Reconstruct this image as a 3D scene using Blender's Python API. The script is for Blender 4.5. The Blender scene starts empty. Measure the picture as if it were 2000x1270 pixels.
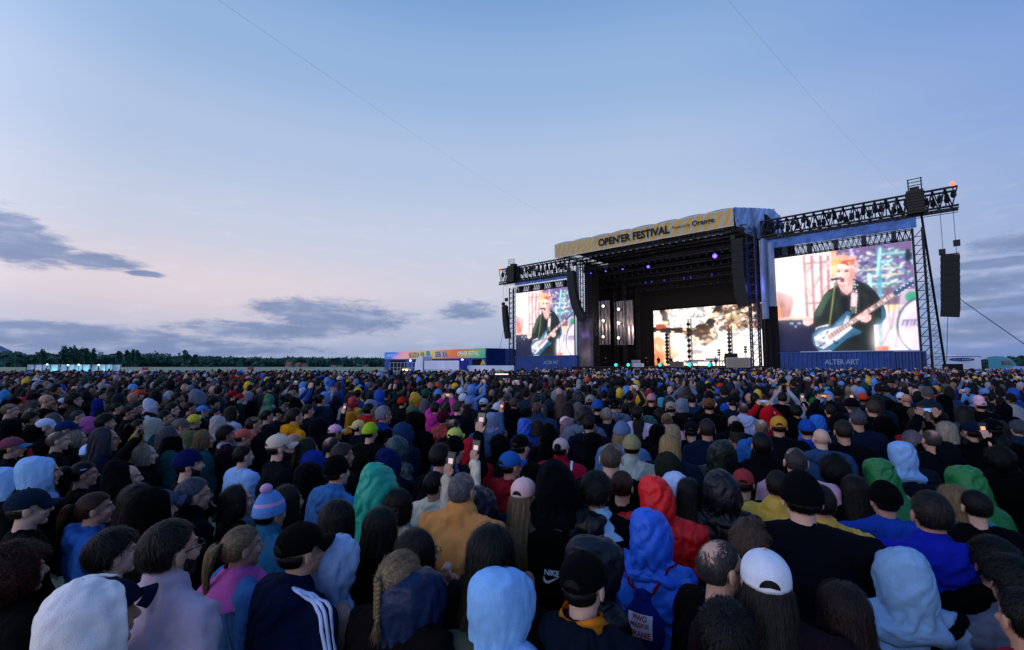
import bpy, math, random
import numpy as np
from mathutils import Vector, Matrix, noise as mnoise
random.seed(7); rng = np.random.default_rng(7)
scene = bpy.context.scene
COL = scene.collection

# ------------------------------------------------------------------ camera
F = 900.0; CX = 1000.0; CY = 635.0; CAMH = 2.35
PITCH = math.atan(75.0 / F)
cam_d = bpy.data.cameras.new("camera"); cam = bpy.data.objects.new("camera", cam_d); COL.objects.link(cam)
cam_d.sensor_width = 36.0; cam_d.lens = 36.0 * F / 2000.0
cam_d.clip_start = 0.05; cam_d.clip_end = 6000
cam.location = (0, 0, CAMH); cam.rotation_euler = (math.pi / 2 + PITCH, 0, 0)
scene.camera = cam
scene.render.resolution_x = 1024; scene.render.resolution_y = 650

def ray(px, py):
    c, s = math.cos(PITCH), math.sin(PITCH)
    r, u = px - CX, CY - py
    return Vector((r, F * c - u * s, F * s + u * c))
def at(px, py, Y):
    r = ray(px, py); k = Y / r.y
    return Vector((r.x * k, Y, CAMH + r.z * k))

# ------------------------------------------------------------------ colours
def s2l(c): return c / 12.92 if c <= 0.04045 else ((c + 0.055) / 1.055) ** 2.4
def crush(c, k=1.0):      # cloth dyes: dark ones are very dark
    l = (c[0] * .3 + c[1] * .5 + c[2] * .2); f = l / (l + .07) * k * 1.04
    return (c[0] * f, c[1] * f, c[2] * f, 1.0)
def rgb(h, k=1.0):
    h = h.lstrip('#'); return tuple(s2l(int(h[i:i + 2], 16) / 255) * k for i in (0, 2, 4)) + (1.0,)

# ------------------------------------------------------------------ world
world = bpy.data.worlds.new("World"); scene.world = world; world.use_nodes = True
nt = world.node_tree; nt.nodes.clear()
def N(t, **kw):
    n = nt.nodes.new(t)
    for k, v in kw.items(): setattr(n, k, v)
    return n
def L(a, b): nt.links.new(a, b)
def M(op, a, b=None, c=None, clamp=False):
    n = N('ShaderNodeMath', operation=op, use_clamp=clamp)
    for i, v in enumerate((a, b, c)):
        if v is None: continue
        if isinstance(v, (int, float)): n.inputs[i].default_value = v
        else: L(v, n.inputs[i])
    return n.outputs[0]
def smooth(v, lo, hi):
    n = N('ShaderNodeMapRange', interpolation_type='SMOOTHSTEP'); L(v, n.inputs[0])
    n.inputs[1].default_value = lo; n.inputs[2].default_value = hi
    return n.outputs[0]
def mixc(f, a, b, bt='MIX'):
    n = N('ShaderNodeMix', data_type='RGBA', blend_type=bt)
    for i, v in ((0, f), (6, a), (7, b)):
        if isinstance(v, (int, float)): n.inputs[i].default_value = v
        elif isinstance(v, tuple): n.inputs[i].default_value = v
        else: L(v, n.inputs[i])
    return n.outputs[2]
tc = N('ShaderNodeTexCoord'); sep = N('ShaderNodeSeparateXYZ'); L(tc.outputs['Generated'], sep.inputs[0])
az = M('ARCTAN2', sep.outputs[0], sep.outputs[1]); el = M('ARCSINE', sep.outputs[2])
ramp = N('ShaderNodeValToRGB'); L(M('DIVIDE', el, math.pi / 2, clamp=True), ramp.inputs[0])
cr = ramp.color_ramp; cr.interpolation = 'EASE'
SKY = [(0.0, '#8397bc'), (0.045, '#9dabc8'), (0.10, '#bdc0d1'), (0.16, '#b8c1d5'), (0.26, '#a5b7d5'), (0.36, '#8ca9d0'), (0.47, '#6e95c6'), (0.75, '#5582c4'), (1.0, '#4a76b8')]
cr.elements[0].position = 0; cr.elements[0].color = rgb(SKY[0][1])
cr.elements[1].position = 1; cr.elements[1].color = rgb(SKY[-1][1])
for p, h in SKY[1:-1]:
    e = cr.elements.new(p); e.color = rgb(h)
col = ramp.outputs[0]
# pink afterglow low in the left of the sky
glow = M('MULTIPLY', M('EXPONENT', M('MULTIPLY', M('POWER', M('DIVIDE', M('ADD', az, 0.62), 0.42), 2.0), -1.0)),
         M('EXPONENT', M('MULTIPLY', M('POWER', M('DIVIDE', M('SUBTRACT', el, 0.125), 0.085), 2.0), -1.0)))
col = mixc(M('MULTIPLY', glow, 0.55), col, rgb('#e2cbcc'))
# the sky is deeper blue away from the glow
right = smooth(az, 0.25, 1.1)
col = mixc(right, col, rgb('#b4cdf2'), 'MULTIPLY')
# clouds, in azimuth and elevation
def azel(px, py):
    r = ray(px, py).normalized(); return math.atan2(r.x, r.y), math.asin(r.z)
cv = N('ShaderNodeCombineXYZ'); L(az, cv.inputs[0]); L(el, cv.inputs[1])
nz = N('ShaderNodeTexNoise'); mp = N('ShaderNodeMapping'); mp.inputs['Scale'].default_value = (11, 38, 1)
L(cv.outputs[0], mp.inputs[0]); L(mp.outputs[0], nz.inputs['Vector']); nz.inputs['Detail'].default_value = 7; nz.inputs['Roughness'].default_value = 0.62
nz.inputs['Scale'].default_value = 1.0
BL = [(30, 480, 118, 50), (-60, 455, 150, 70), (30, 440, 70, 30), (205, 512, 90, 18), (285, 535, 50, 8), (660, 622, 165, 40), (570, 603, 90, 24), (530, 645, 200, 20),
      (912, 606, 60, 21), (110, 655, 330, 30), (330, 680, 320, 20), (60, 640, 200, 14), (1010, 690, 120, 8), (1900, 560, 170, 30), (1980, 635, 210, 34), (1985, 475, 160, 22), (1930, 515, 130, 11), (1960, 590, 160, 12), (1700, 700, 500, 12), (1880, 650, 120, 18)]
acc = None
for (x, y, rx, ry) in BL:
    a0, e0 = azel(x, y); a1, _ = azel(x + rx, y); _, e1 = azel(x, y - ry)
    vm = N('ShaderNodeVectorMath', operation='SUBTRACT'); L(cv.outputs[0], vm.inputs[0]); vm.inputs[1].default_value = (a0, e0, 0)
    vs = N('ShaderNodeVectorMath', operation='MULTIPLY'); L(vm.outputs[0], vs.inputs[0]); vs.inputs[1].default_value = (1 / abs(a1 - a0), 1 / abs(e1 - e0), 0)
    vl = N('ShaderNodeVectorMath', operation='LENGTH'); L(vs.outputs[0], vl.inputs[0])
    v = M('SUBTRACT', 1.0, vl.outputs['Value'])
    acc = v if acc is None else M('MAXIMUM', acc, v)
nh = N('ShaderNodeTexNoise'); mph = N('ShaderNodeMapping'); mph.inputs['Scale'].default_value = (34, 120, 1); L(cv.outputs[0], mph.inputs[0]); L(mph.outputs[0], nh.inputs['Vector']); nh.inputs['Detail'].default_value = 8; nh.inputs['Roughness'].default_value = .7; nh.inputs['Scale'].default_value = 1.0; nh.inputs['Distortion'].default_value = .6
cl = M('ADD', M('ADD', acc, M('MULTIPLY', M('SUBTRACT', nz.outputs[0], 0.5), 1.6)), M('MULTIPLY', M('SUBTRACT', nh.outputs[0], 0.5), 1.0))
cl = smooth(cl, -0.08, 0.5)
nz2 = N('ShaderNodeTexNoise'); mp2 = N('ShaderNodeMapping'); mp2.inputs['Scale'].default_value = (3, 11, 1); mp2.inputs['Location'].default_value = (4, 2, 0)
L(cv.outputs[0], mp2.inputs[0]); L(mp2.outputs[0], nz2.inputs['Vector']); nz2.inputs['Detail'].default_value = 6
ccol = mixc(nz2.outputs[0], rgb('#526c98'), rgb('#8798bd'))
col = mixc(M('MULTIPLY', cl, 0.88), col, ccol)
# thin high veil
veil = M('MULTIPLY', smooth(nz2.outputs[0], 0.5, 0.75), M('MULTIPLY', smooth(el, 0.45, 0.1), 0.28))
col = mixc(veil, col, rgb('#d2cfe0'))
# unseen sunset-side sky behind the camera's left shoulder, brightened to light the crowd
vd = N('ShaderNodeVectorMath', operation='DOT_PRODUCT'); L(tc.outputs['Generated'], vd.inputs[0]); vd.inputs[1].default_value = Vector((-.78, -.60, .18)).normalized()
west_boost = smooth(vd.outputs['Value'], 0.08, 0.95)
col = mixc(1.0, col, mixc(west_boost, (1, 1, 1, 1), (2.9, 2.5, 2.35, 1)), 'MULTIPLY')
sky = N('ShaderNodeTexSky', sky_type='NISHITA'); sky.sun_disc = False
sky.sun_elevation = math.radians(2.0); sky.sun_rotation = math.radians(232)
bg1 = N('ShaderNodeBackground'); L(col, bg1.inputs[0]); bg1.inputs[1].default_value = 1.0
bg2 = N('ShaderNodeBackground'); L(sky.outputs[0], bg2.inputs[0]); bg2.inputs[1].default_value = 0.008
ad = N('ShaderNodeAddShader'); L(bg1.outputs[0], ad.inputs[0]); L(bg2.outputs[0], ad.inputs[1])
wo = N('ShaderNodeOutputWorld'); L(ad.outputs[0], wo.inputs[0])
# faint last light from the left
sd = bpy.data.lights.new("sun", 'SUN'); sd.energy = 0.25; sd.angle = math.radians(25); sd.color = (1.0, 0.82, 0.78)
so = bpy.data.objects.new("sun", sd); COL.objects.link(so); so.rotation_euler = (math.radians(76), 0, math.radians(-52))
scene.view_settings.view_transform = 'Standard'; scene.view_settings.look = 'None'
scene.view_settings.gamma = 1; scene.view_settings.exposure = 0.2; scene.view_settings.use_curve_mapping = False
scene.cycles.max_bounces = 5; scene.cycles.diffuse_bounces = 2; scene.cycles.transparent_max_bounces = 8

# ------------------------------------------------------------------ materials
MATS = {}
def mat(name, color=(0.5, 0.5, 0.5, 1), rough=0.7, metal=0.0, src=None, bump=0.0, bscale=200.0, ridge=0.0, var=0.0, vscale=4.0, emit=0.0, attr=None, spec=0.3, alpha=1.0, stretch=None, sheen=0.0):
    if name in MATS: return MATS[name]
    m = bpy.data.materials.new(name); m.use_nodes = True; MATS[name] = m
    t = m.node_tree; b = t.nodes['Principled BSDF']
    def nn(ty, **k):
        q = t.nodes.new(ty)
        for a, v in k.items(): setattr(q, a, v)
        return q
    b.inputs['Roughness'].default_value = rough; b.inputs['Metallic'].default_value = metal
    b.inputs['Specular IOR Level'].default_value = spec
    if sheen: b.inputs['Sheen Weight'].default_value = sheen; b.inputs['Sheen Roughness'].default_value = 0.5
    b.inputs['Base Color'].default_value = color; c = None
    if src == 'object':
        oi = nn('ShaderNodeObjectInfo'); c = oi.outputs['Color']
    if attr:
        at_ = nn('ShaderNodeAttribute', attribute_name=attr)
        if c is None: c = at_.outputs['Color']
        else:
            mx = nn('ShaderNodeMix', data_type='RGBA', blend_type='MULTIPLY'); mx.inputs[0].default_value = 1
            t.links.new(c, mx.inputs[6]); t.links.new(at_.outputs['Color'], mx.inputs[7]); c = mx.outputs[2]
    tcn = nn('ShaderNodeTexCoord'); co = tcn.outputs['Object']
    if stretch:
        mpn = nn('ShaderNodeMapping'); mpn.inputs['Scale'].default_value = stretch; t.links.new(co, mpn.inputs[0]); co = mpn.outputs[0]
    if var:
        n1 = nn('ShaderNodeTexNoise'); n1.inputs['Scale'].default_value = vscale; n1.inputs['Detail'].default_value = 5
        t.links.new(co, n1.inputs['Vector'])
        mr = nn('ShaderNodeMapRange'); mr.inputs[1].default_value = 0.3; mr.inputs[2].default_value = 0.7
        mr.inputs[3].default_value = 1 - var; mr.inputs[4].default_value = 1 + var; t.links.new(n1.outputs[0], mr.inputs[0])
        mx = nn('ShaderNodeMix', data_type='RGBA', blend_type='MULTIPLY'); mx.inputs[0].default_value = 1
        if c is None: mx.inputs[6].default_value = color
        else: t.links.new(c, mx.inputs[6])
        t.links.new(mr.outputs[0], mx.inputs[7]); c = mx.outputs[2]
    if c is not None: t.links.new(c, b.inputs['Base Color'])
    if bump:
        n2 = nn('ShaderNodeTexNoise'); n2.inputs['Scale'].default_value = bscale; n2.inputs['Detail'].default_value = 4
        t.links.new(co, n2.inputs['Vector'])
        bp = nn('ShaderNodeBump'); bp.inputs['Strength'].default_value = bump; bp.inputs['Distance'].default_value = 0.01
        t.links.new(n2.outputs[0], bp.inputs['Height']); t.links.new(bp.outputs[0], b.inputs['Normal'])
    if ridge:
        n3 = nn('ShaderNodeTexNoise'); n3.noise_type = 'RIDGED_MULTIFRACTAL'; n3.inputs['Scale'].default_value = ridge; n3.inputs['Detail'].default_value = 3; n3.inputs['Distortion'].default_value = .6
        mp3 = nn('ShaderNodeMapping'); mp3.inputs['Scale'].default_value = (1, 1, .55); t.links.new(co, mp3.inputs[0]); t.links.new(mp3.outputs[0], n3.inputs['Vector'])
        b3 = nn('ShaderNodeBump'); b3.inputs['Strength'].default_value = .8; b3.inputs['Distance'].default_value = 0.022; t.links.new(n3.outputs[0], b3.inputs['Height'])
        if bump: t.links.new(b3.outputs[0], bp.inputs['Normal'])
        else: t.links.new(b3.outputs[0], b.inputs['Normal'])
    if emit:
        b.inputs['Emission Strength'].default_value = emit
        if c is not None: t.links.new(c, b.inputs['Emission Color']); b.inputs['Base Color'].default_value = (0.01, 0.01, 0.01, 1); t.links.remove(b.inputs['Base Color'].links[0])
        else: b.inputs['Emission Color'].default_value = color
        m.cycles.emission_sampling = 'NONE'
    if alpha < 1:
        b.inputs['Alpha'].default_value = alpha
    return m
CLOTH = mat('cloth', rough=0.9, src='object', bump=0.5, bscale=240, var=0.08, vscale=20, spec=0.08, ridge=6.5)
RAIN = mat('rain_shell', rough=0.5, src='object', bump=0.3, bscale=60, var=0.07, vscale=9, spec=0.3, ridge=8.0)
SKIN = mat('skin', rough=0.55, src='object', attr='tint', var=0.08, vscale=30, spec=0.3)
HAIR = mat('hair', rough=0.48, src='object', attr='tint', spec=0.25, var=0.35, vscale=70, bump=0.6, bscale=160, stretch=(1, 1, .14))
CROWD = mat('crowd', rough=0.8, attr='Col', var=0.25, vscale=5, spec=0.2)
BLACKM = mat('black_metal', rgb('#0c0d12'), 0.5, 0.3, var=0.3)
DARKC = mat('black_cloth', rgb('#07080c'), 0.95, var=0.3, vscale=1.5, bump=0.2, bscale=3)

# ------------------------------------------------------------------ mesh builder
class MB:
    def __init__(s): s.v = []; s.f = []; s.c = []; s.n = 0
    def add(s, vs, fs, col=None):
        vs = np.asarray(vs, float).reshape(-1, 3)
        s.v.append(vs); s.f.extend([tuple(i + s.n for i in f) for f in fs]); s.n += len(vs)
        s.c.append(np.tile(np.array(col if col is not None else (1, 1, 1)), (len(vs), 1)) if np.ndim(col) < 2 else np.asarray(col)[:, :3])
        return s
    def box(s, c, h, M3=None, col=None):
        vs = np.array([[x, y, z] for x in (-1, 1) for y in (-1, 1) for z in (-1, 1)], float) * np.array(h)
        if M3 is not None: vs = vs @ np.array(M3).T
        return s.add(vs + np.array(c), [(0, 1, 3, 2), (4, 6, 7, 5), (0, 4, 5, 1), (2, 3, 7, 6), (0, 2, 6, 4), (1, 5, 7, 3)], col)
    def bar(s, a, b, r, r2=None, n=4, col=None):
        a = np.array(a, float); b = np.array(b, float); d = b - a; l = np.linalg.norm(d)
        if l < 1e-6: return s
        d /= l; u = np.cross(d, (0, 0, 1) if abs(d[2]) < 0.9 else (1, 0, 0)); u /= np.linalg.norm(u); w = np.cross(d, u)
        r2 = r if r2 is None else r2
        ang = np.arange(n) / n * 2 * np.pi + np.pi / n
        ring = np.cos(ang)[:, None] * u + np.sin(ang)[:, None] * w
        vs = np.vstack([a + ring * r, b + ring * r2])
        fs = [(i, (i + 1) % n, n + (i + 1) % n, n + i) for i in range(n)] + [tuple(range(n))[::-1], tuple(range(n, 2 * n))]
        return s.add(vs, fs, col)
    def ell(s, c, r, nu=24, nv=16, M3=None, col=None):
        vs = [[0, 0, 1]]
        for j in range(1, nv):
            p = math.pi * j / nv
            for i in range(nu):
                t = 2 * math.pi * i / nu; vs.append([math.sin(p) * math.cos(t), math.sin(p) * math.sin(t), math.cos(p)])
        vs.append([0, 0, -1]); vs = np.array(vs) * np.array(r)
        if M3 is not None: vs = vs @ np.array(M3).T
        fs = [(0, 1 + i, 1 + (i + 1) % nu) for i in range(nu)]
        for j in range(nv - 2):
            for i in range(nu):
                a = 1 + j * nu + i; b = 1 + j * nu + (i + 1) % nu; fs.append((a, a + nu, b + nu, b))
        k = len(vs) - 1; o = 1 + (nv - 2) * nu
        fs += [(k, o + (i + 1) % nu, o + i) for i in range(nu)]
        return s.add(vs + np.array(c), fs, col)
    def cap(s, a, b, r0, r1, n=16):   # tapered capsule
        a = np.array(a, float); b = np.array(b, float); d = b - a; l = np.linalg.norm(d); d = d / l
        u = np.cross(d, (0, 0, 1) if abs(d[2]) < 0.9 else (1, 0, 0)); u /= np.linalg.norm(u); w = np.cross(d, u)
        pts = [(-r0 * math.cos(t), r0 * math.sin(t)) for t in np.linspace(0.12, math.pi / 2, 5)] + [(l + r1 * math.sin(t), r1 * math.cos(t)) for t in np.linspace(0, math.pi / 2 - 0.12, 5)]
        vs = []; ang = np.arange(n) / n * 2 * np.pi
        for (h, r) in pts:
            vs.append(a + d * h + (np.cos(ang)[:, None] * u + np.sin(ang)[:, None] * w) * r)
        vs = np.vstack(vs); m = len(pts)
        fs = [(j * n + i, j * n + (i + 1) % n, (j + 1) * n + (i + 1) % n, (j + 1) * n + i) for j in range(m - 1) for i in range(n)]
        fs += [tuple(range(n))[::-1], tuple(range((m - 1) * n, m * n))]
        return s.add(vs, fs)
    def grid(s, P, col=None, closed=False):   # P: (rows, cols, 3)
        R, C = P.shape[:2]; fs = []
        for j in range(R - 1):
            for i in range(C if closed else C - 1):
                fs.append((j * C + i, j * C + (i + 1) % C, (j + 1) * C + (i + 1) % C, (j + 1) * C + i))
        return s.add(P.reshape(-1, 3), fs, col)
    def poly(s, pts, thick, nrm, col=None):   # extruded planar polygon
        pts = np.array(pts, float); n = len(pts); o = np.array(nrm) * thick
        vs = np.vstack([pts, pts + o]); fs = [tuple(range(n))[::-1], tuple(range(n, 2 * n))] + [(i, (i + 1) % n, n + (i + 1) % n, n + i) for i in range(n)]
        return s.add(vs, fs, col)
    def mesh(s, name, smooth=False, attr=None):
        me = bpy.data.meshes.new(name); V = np.vstack(s.v); me.from_pydata(V.tolist(), [], s.f)
        if attr:
            a = me.attributes.new(attr, 'FLOAT_COLOR', 'POINT'); c = np.vstack(s.c); c = np.hstack([c, np.ones((len(c), 1))])
            a.data.foreach_set('color', c.astype(np.float32).ravel())
        if smooth: me.polygons.foreach_set('use_smooth', [True] * len(me.polygons))
        me.update(); return me
def link(name, me, material=None, parent=None, color=None):
    o = bpy.data.objects.new(name, me); COL.objects.link(o)
    if material is not None and len(me.materials) == 0: me.materials.append(material)
    if parent is not None: o.parent = parent
    if color is not None: o.color = color
    return o
def put(name, mb, material, parent=None, smooth=False, attr=None, color=None):
    return link(name, mb.mesh(name, smooth, attr), material, parent, color)
def tag(o, label=None, cat=None, group=None, kind=None):
    if label: o['label'] = label
    if cat: o['category'] = cat
    if group: o['group'] = group
    if kind: o['kind'] = kind
    return o
def empty(name, loc, label=None, cat=None, group=None):
    o = bpy.data.objects.new(name, None); COL.objects.link(o); o.location = loc; o.empty_display_size = 0.2
    return tag(o, label, cat, group)
def under(parent, ob):   # parent, keeping world coordinates written in the mesh
    ob.parent = parent; ob.matrix_parent_inverse = Matrix.Translation(parent.location).inverted(); return ob
def wput(name, mb, material, parent, smooth=False, attr=None):
    o = put(name, mb, material, None, smooth, attr); return under(parent, o) if parent else o
def remesh(mb, voxel, it=2, fac=0.5):
    me = mb.mesh('tmp'); o = bpy.data.objects.new('tmp', me); COL.objects.link(o)
    r = o.modifiers.new('r', 'REMESH'); r.mode = 'VOXEL'; r.voxel_size = voxel
    if it: q = o.modifiers.new('s', 'SMOOTH'); q.factor = fac; q.iterations = it
    dg = bpy.context.evaluated_depsgraph_get(); out = bpy.data.meshes.new_from_object(o.evaluated_get(dg))
    bpy.data.objects.remove(o); bpy.data.meshes.remove(me)
    out.polygons.foreach_set('use_smooth', [True] * len(out.polygons)); return out
def getv(me):
    a = np.empty(len(me.vertices) * 3, np.float32); me.vertices.foreach_get('co', a); return a.reshape(-1, 3).astype(float)
def setv(me, V): me.vertices.foreach_set('co', V.astype(np.float32).ravel()); me.update()
def getn(me):
    a = np.empty(len(me.vertices) * 3, np.float32); me.vertex_normals.foreach_get('vector', a); return a.reshape(-1, 3).astype(float)
def nz3(V, sc, off=0.0):
    sx, sy, sz = sc
    return np.array([mnoise.noise((x * sx + off, y * sy + off * 1.7, z * sz - off)) for x, y, z in V.tolist()])
def text_mesh(txt, bold=0.0, ext=0.0, sx=1.0):
    c = bpy.data.curves.new('t', 'FONT'); c.body = txt; c.size = 1.0; c.offset = bold; c.extrude = ext; c.align_x = 'CENTER'; c.align_y = 'CENTER'; c.resolution_u = 3
    o = bpy.data.objects.new('t', c); COL.objects.link(o); dg = bpy.context.evaluated_depsgraph_get()
    me = bpy.data.meshes.new_from_object(o.evaluated_get(dg)); bpy.data.objects.remove(o); bpy.data.curves.remove(c); return me
def text_on(txt, C, R, U, width, height, material, parent, bold=0.0, off=0.02, name='lettering', slant=0.0):
    """lettering fitted to a box centred on C, R right unit, U up unit; raised off the surface towards the viewer"""
    me = text_mesh(txt, bold); V = getv(me); lo, hi = V.min(0), V.max(0); mid = (lo + hi) / 2; sp = hi - lo
    R = np.array(R); U = np.array(U); Nn = np.cross(R, U)
    W = np.array(C) + ((V[:, :1] - mid[0]) / sp[0] * width) * R + ((V[:, 1:2] - mid[1]) / sp[1] * height) * U + Nn * off
    setv(me, W); return under(parent, link(name, me, material))

# ------------------------------------------------------------------ person prototypes (facing +Y, feet at z=0)
ARMS = {'down': [((.185, -.01, 1.41), (.235, -.03, 1.13), (.215, .07, .90)), ((-.185, -.01, 1.41), (-.235, -.03, 1.13), (-.215, .07, .90))],
        'both': [((.185, -.01, 1.42), (.285, .20, 1.53), (.095, .36, 1.79)), ((-.185, -.01, 1.42), (-.285, .20, 1.53), (-.095, .36, 1.79))],
        'one': [((.185, -.01, 1.42), (.27, .21, 1.53), (.17, .33, 1.80)), ((-.185, -.01, 1.41), (-.235, -.03, 1.13), (-.215, .07, .90))],
        'mouth': [((.185, -.01, 1.41), (.23, .13, 1.17), (.06, .21, 1.43)), ((-.185, -.01, 1.41), (-.235, -.03, 1.13), (-.215, .07, .90))]}
def hand(mb, w, d, side, curl=0.5):
    w = np.array(w); d = np.array(d, float); d /= np.linalg.norm(d)
    lat = np.cross(d, (0, 1, 0)); lat /= np.linalg.norm(lat); fr = np.cross(lat, d)
    pc = w + d * .048
    for k in range(4): mb.cap(w + d * .01 + lat * (k - 1.5) * .010, w + d * .085 + lat * (k - 1.5) * .020, .017, .0125, 8)
    for k, ln in enumerate((.062, .074, .080, .070)):
        a = w + d * .085 + lat * (k - 1.5) * .021; b = a + (d * (1 - .3 * curl) + fr * .4 * curl * (-1 if fr[1] < 0 else 1)) * ln * .55
        c = b + (d * (1 - curl) + fr * curl * (1 if fr[1] > 0 else -1)) * ln * .5
        mb.cap(a, b, .0095, .009, 8); mb.cap(b, c, .009, .0075, 8)
    s = -side
    a = w + d * .03 + lat * .026 * s; b = a + (d * .6 + lat * .8 * s) * .035; c = b + (d * .9 + lat * .2 * s) * .03
    mb.cap(a, b, .013, .011, 8); mb.cap(b, c, .011, .008, 8)
def body_proto(pose):
    b = MB()
    b.ell((0, -.012, 1.668), (.076, .097, .088)); b.ell((0, .034, 1.602), (.057, .062, .082)); b.ell((0, .072, 1.541), (.024, .024, .021))
    b.ell((0, .015, 1.575), (.060, .055, .045)); b.cap((0, .092, 1.650), (0, .113, 1.615), .0085, .0125, 10); b.ell((0, .107, 1.609), (.018, .012, .010), 12, 8)
    b.ell((0, .082, 1.668), (.045, .014, .010)); b.ell((0, .090, 1.584), (.024, .012, .0065)); b.ell((0, .088, 1.572), (.021, .012, .007))
    for s in (-1, 1):
        b.ell((s * .084, -.014, 1.630), (.009, .021, .034), 12, 10); b.ell((s * .078, -.004, 1.628), (.010, .014, .022), 12, 10); b.ell((s * .036, .070, 1.61), (.022, .022, .02))
    b.cap((0, -.03, 1.40), (0, -.008, 1.58), .062, .056); b.cap((-.14, -.01, 1.415), (.14, -.01, 1.415), .055, .055)
    b.ell((0, -.01, 1.27), (.165, .105, .19)); b.ell((0, .0, 1.05), (.145, .10, .18)); b.ell((0, -.01, .93), (.165, .11, .13))
    for s in (-1, 1):
        b.cap((s * .09, 0, .90), (s * .10, .01, .50), .088, .056); b.cap((s * .10, .01, .50), (s * .10, -.02, .09), .055, .038)
        b.cap((s * .10, -.04, .04), (s * .115, .13, .03), .038, .030)
    for i, (sh, e, w) in enumerate(ARMS[pose]):
        b.cap(sh, e, .050, .040); b.cap(e, w, .040, .027)
        d = (Vector(w) - Vector(e)).normalized(); s = 1 if i == 0 else -1
        if pose == 'both': d = Vector((-s * .25, .1, 1))
        elif pose == 'one' and i == 0: d = Vector((-.1, .1, 1))
        elif pose == 'mouth' and i == 0: d = Vector((-.35, -.55, .75))
        hand(b, w, d, s, 0.9 if pose != 'down' else 0.5)
    me = remesh(b, .0058, 2, .5); V = getv(me)
    for s in (-1, 1):   # eye sockets
        d = np.exp(-(((V[:, 0] - s * .031) / .017) ** 2 + ((V[:, 2] - 1.645) / .012) ** 2) ** 1.0) * (V[:, 1] > .03)
        V[:, 1] -= d * .010
    setv(me, V)
    T = np.ones((len(V), 3)); face = (V[:, 1] > .03) & (V[:, 2] > 1.5)
    lip = face & (abs(V[:, 0]) < .023) & (abs(V[:, 2] - 1.578) < .0095) & (V[:, 1] > .085); T[lip] = (.85, .5, .5)
    for s in (-1, 1):
        r = np.hypot((V[:, 0] - s * .031) / .013, (V[:, 2] - 1.645) / .006); T[face & (r < 1)] = (1.2, 1.3, 1.4); T[face & (np.hypot(V[:, 0] - s * .031, V[:, 2] - 1.645) < .0055)] = (.1, .1, .12)
        T[face & (abs(V[:, 2] - 1.667) < .0045) & (abs(V[:, 0] - s * .033) < .018)] = (.3, .25, .22)
    T[(V[:, 2] > 1.5) & (abs(V[:, 0]) > .055) & (V[:, 1] > 0) & (V[:, 2] < 1.61)] *= (1.0, .93, .92)
    a = me.attributes.new('tint', 'FLOAT_COLOR', 'POINT'); a.data.foreach_set('color', np.hstack([T, np.ones((len(T), 1))]).astype(np.float32).ravel())
    me.name = 'body'; me.materials.append(SKIN); return me
def folds(me, seed, amp=.007, puffer=False, crisp=1.0):
    V = getv(me); n = getn(me)
    a = nz3(V, (5, 5, 3.2), seed * 3.1); warp = V + n * 0 + np.stack([a, a, a], 1) * .18
    c = nz3(warp, (9, 9, 5), seed + 9.0); d = nz3(warp, (19, 19, 13), seed + 5.0)
    cr = (0.35 - np.abs(c)) * amp * 1.6 * crisp + (0.3 - np.abs(d)) * amp * .6 * crisp + a * amp * 1.6
    if puffer: cr += np.abs(np.sin(V[:, 2] * math.pi / .062)) ** .6 * .014 - .007
    V += n * cr[:, None]; setv(me, V); return me
def jacket_proto(pose, kind, seed):
    b = MB()
    b.ell((0, -.015, 1.27), (.205, .138, .215), 32, 24); b.ell((0, -.005, 1.02), (.195, .142, .24), 32, 24); [b.ell((0, -.005, z_), (.195, .145, .07), 32, 8) for z_ in (.84, .90, .96)]
    b.cap((-.155, -.015, 1.40), (.155, -.015, 1.40), .082, .082)
    for s in (-1, 1): b.cap((s * .03, -.02, 1.475), (s * .17, -.018, 1.425), .056, .058)
    b.cap((0, -.028, 1.42), (0, -.014, {'collar': 1.53, 'plain': 1.475}.get(kind, 1.50)), .080, .070 if kind != 'plain' else .073, 20)
    for i, (sh, e, w) in enumerate(ARMS[pose]):
        sh, e, w = Vector(sh), Vector(e), Vector(w); b.cap(sh, e, .074, .060); b.cap(e, e.lerp(w, .96), .060, .047)
    if kind == 'hooddown':
        for t in np.linspace(-1, 1, 9):
            a0 = t * 2.0; b.ell((.125 * math.sin(a0), -.03 - .095 * math.cos(a0), 1.50 - .045 * (1 - math.cos(a0) ** 2) - (.02 if abs(t) > .8 else 0)), (.052, .050, .050), 14, 10)
        b.ell((0, -.125, 1.455), (.105, .055, .085)); b.ell((0, -.135, 1.40), (.06, .035, .05))
    me = remesh(b, .0105, 4 if kind != 'hooddown' else 3, .5); folds(me, seed, .0165 if kind != 'rain' else .020, kind == 'puffer', 1.0 if kind != 'rain' else 1.5)
    V = getv(me); # keep the front of the neck open
    dd = np.exp(-((V[:, 0] / .05) ** 2 + ((V[:, 1] - .06) / .04) ** 2 + ((V[:, 2] - 1.53) / .04) ** 2)); V[:, 2] -= dd * .05; setv(me, V)
    me.name = 'jacket'; return me
def trousers_proto():
    b = MB(); b.ell((0, -.01, .93), (.175, .12, .12))
    for s in (-1, 1):
        b.cap((s * .09, 0, .88), (s * .10, .01, .50), .098, .070); b.cap((s * .10, .01, .50), (s * .10, -.015, .10), .070, .055); b.cap((s * .10, -.05, .045), (s * .115, .15, .035), .048, .038)
    me = remesh(b, .016, 3); me.name = 'trousers'; return me

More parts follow.
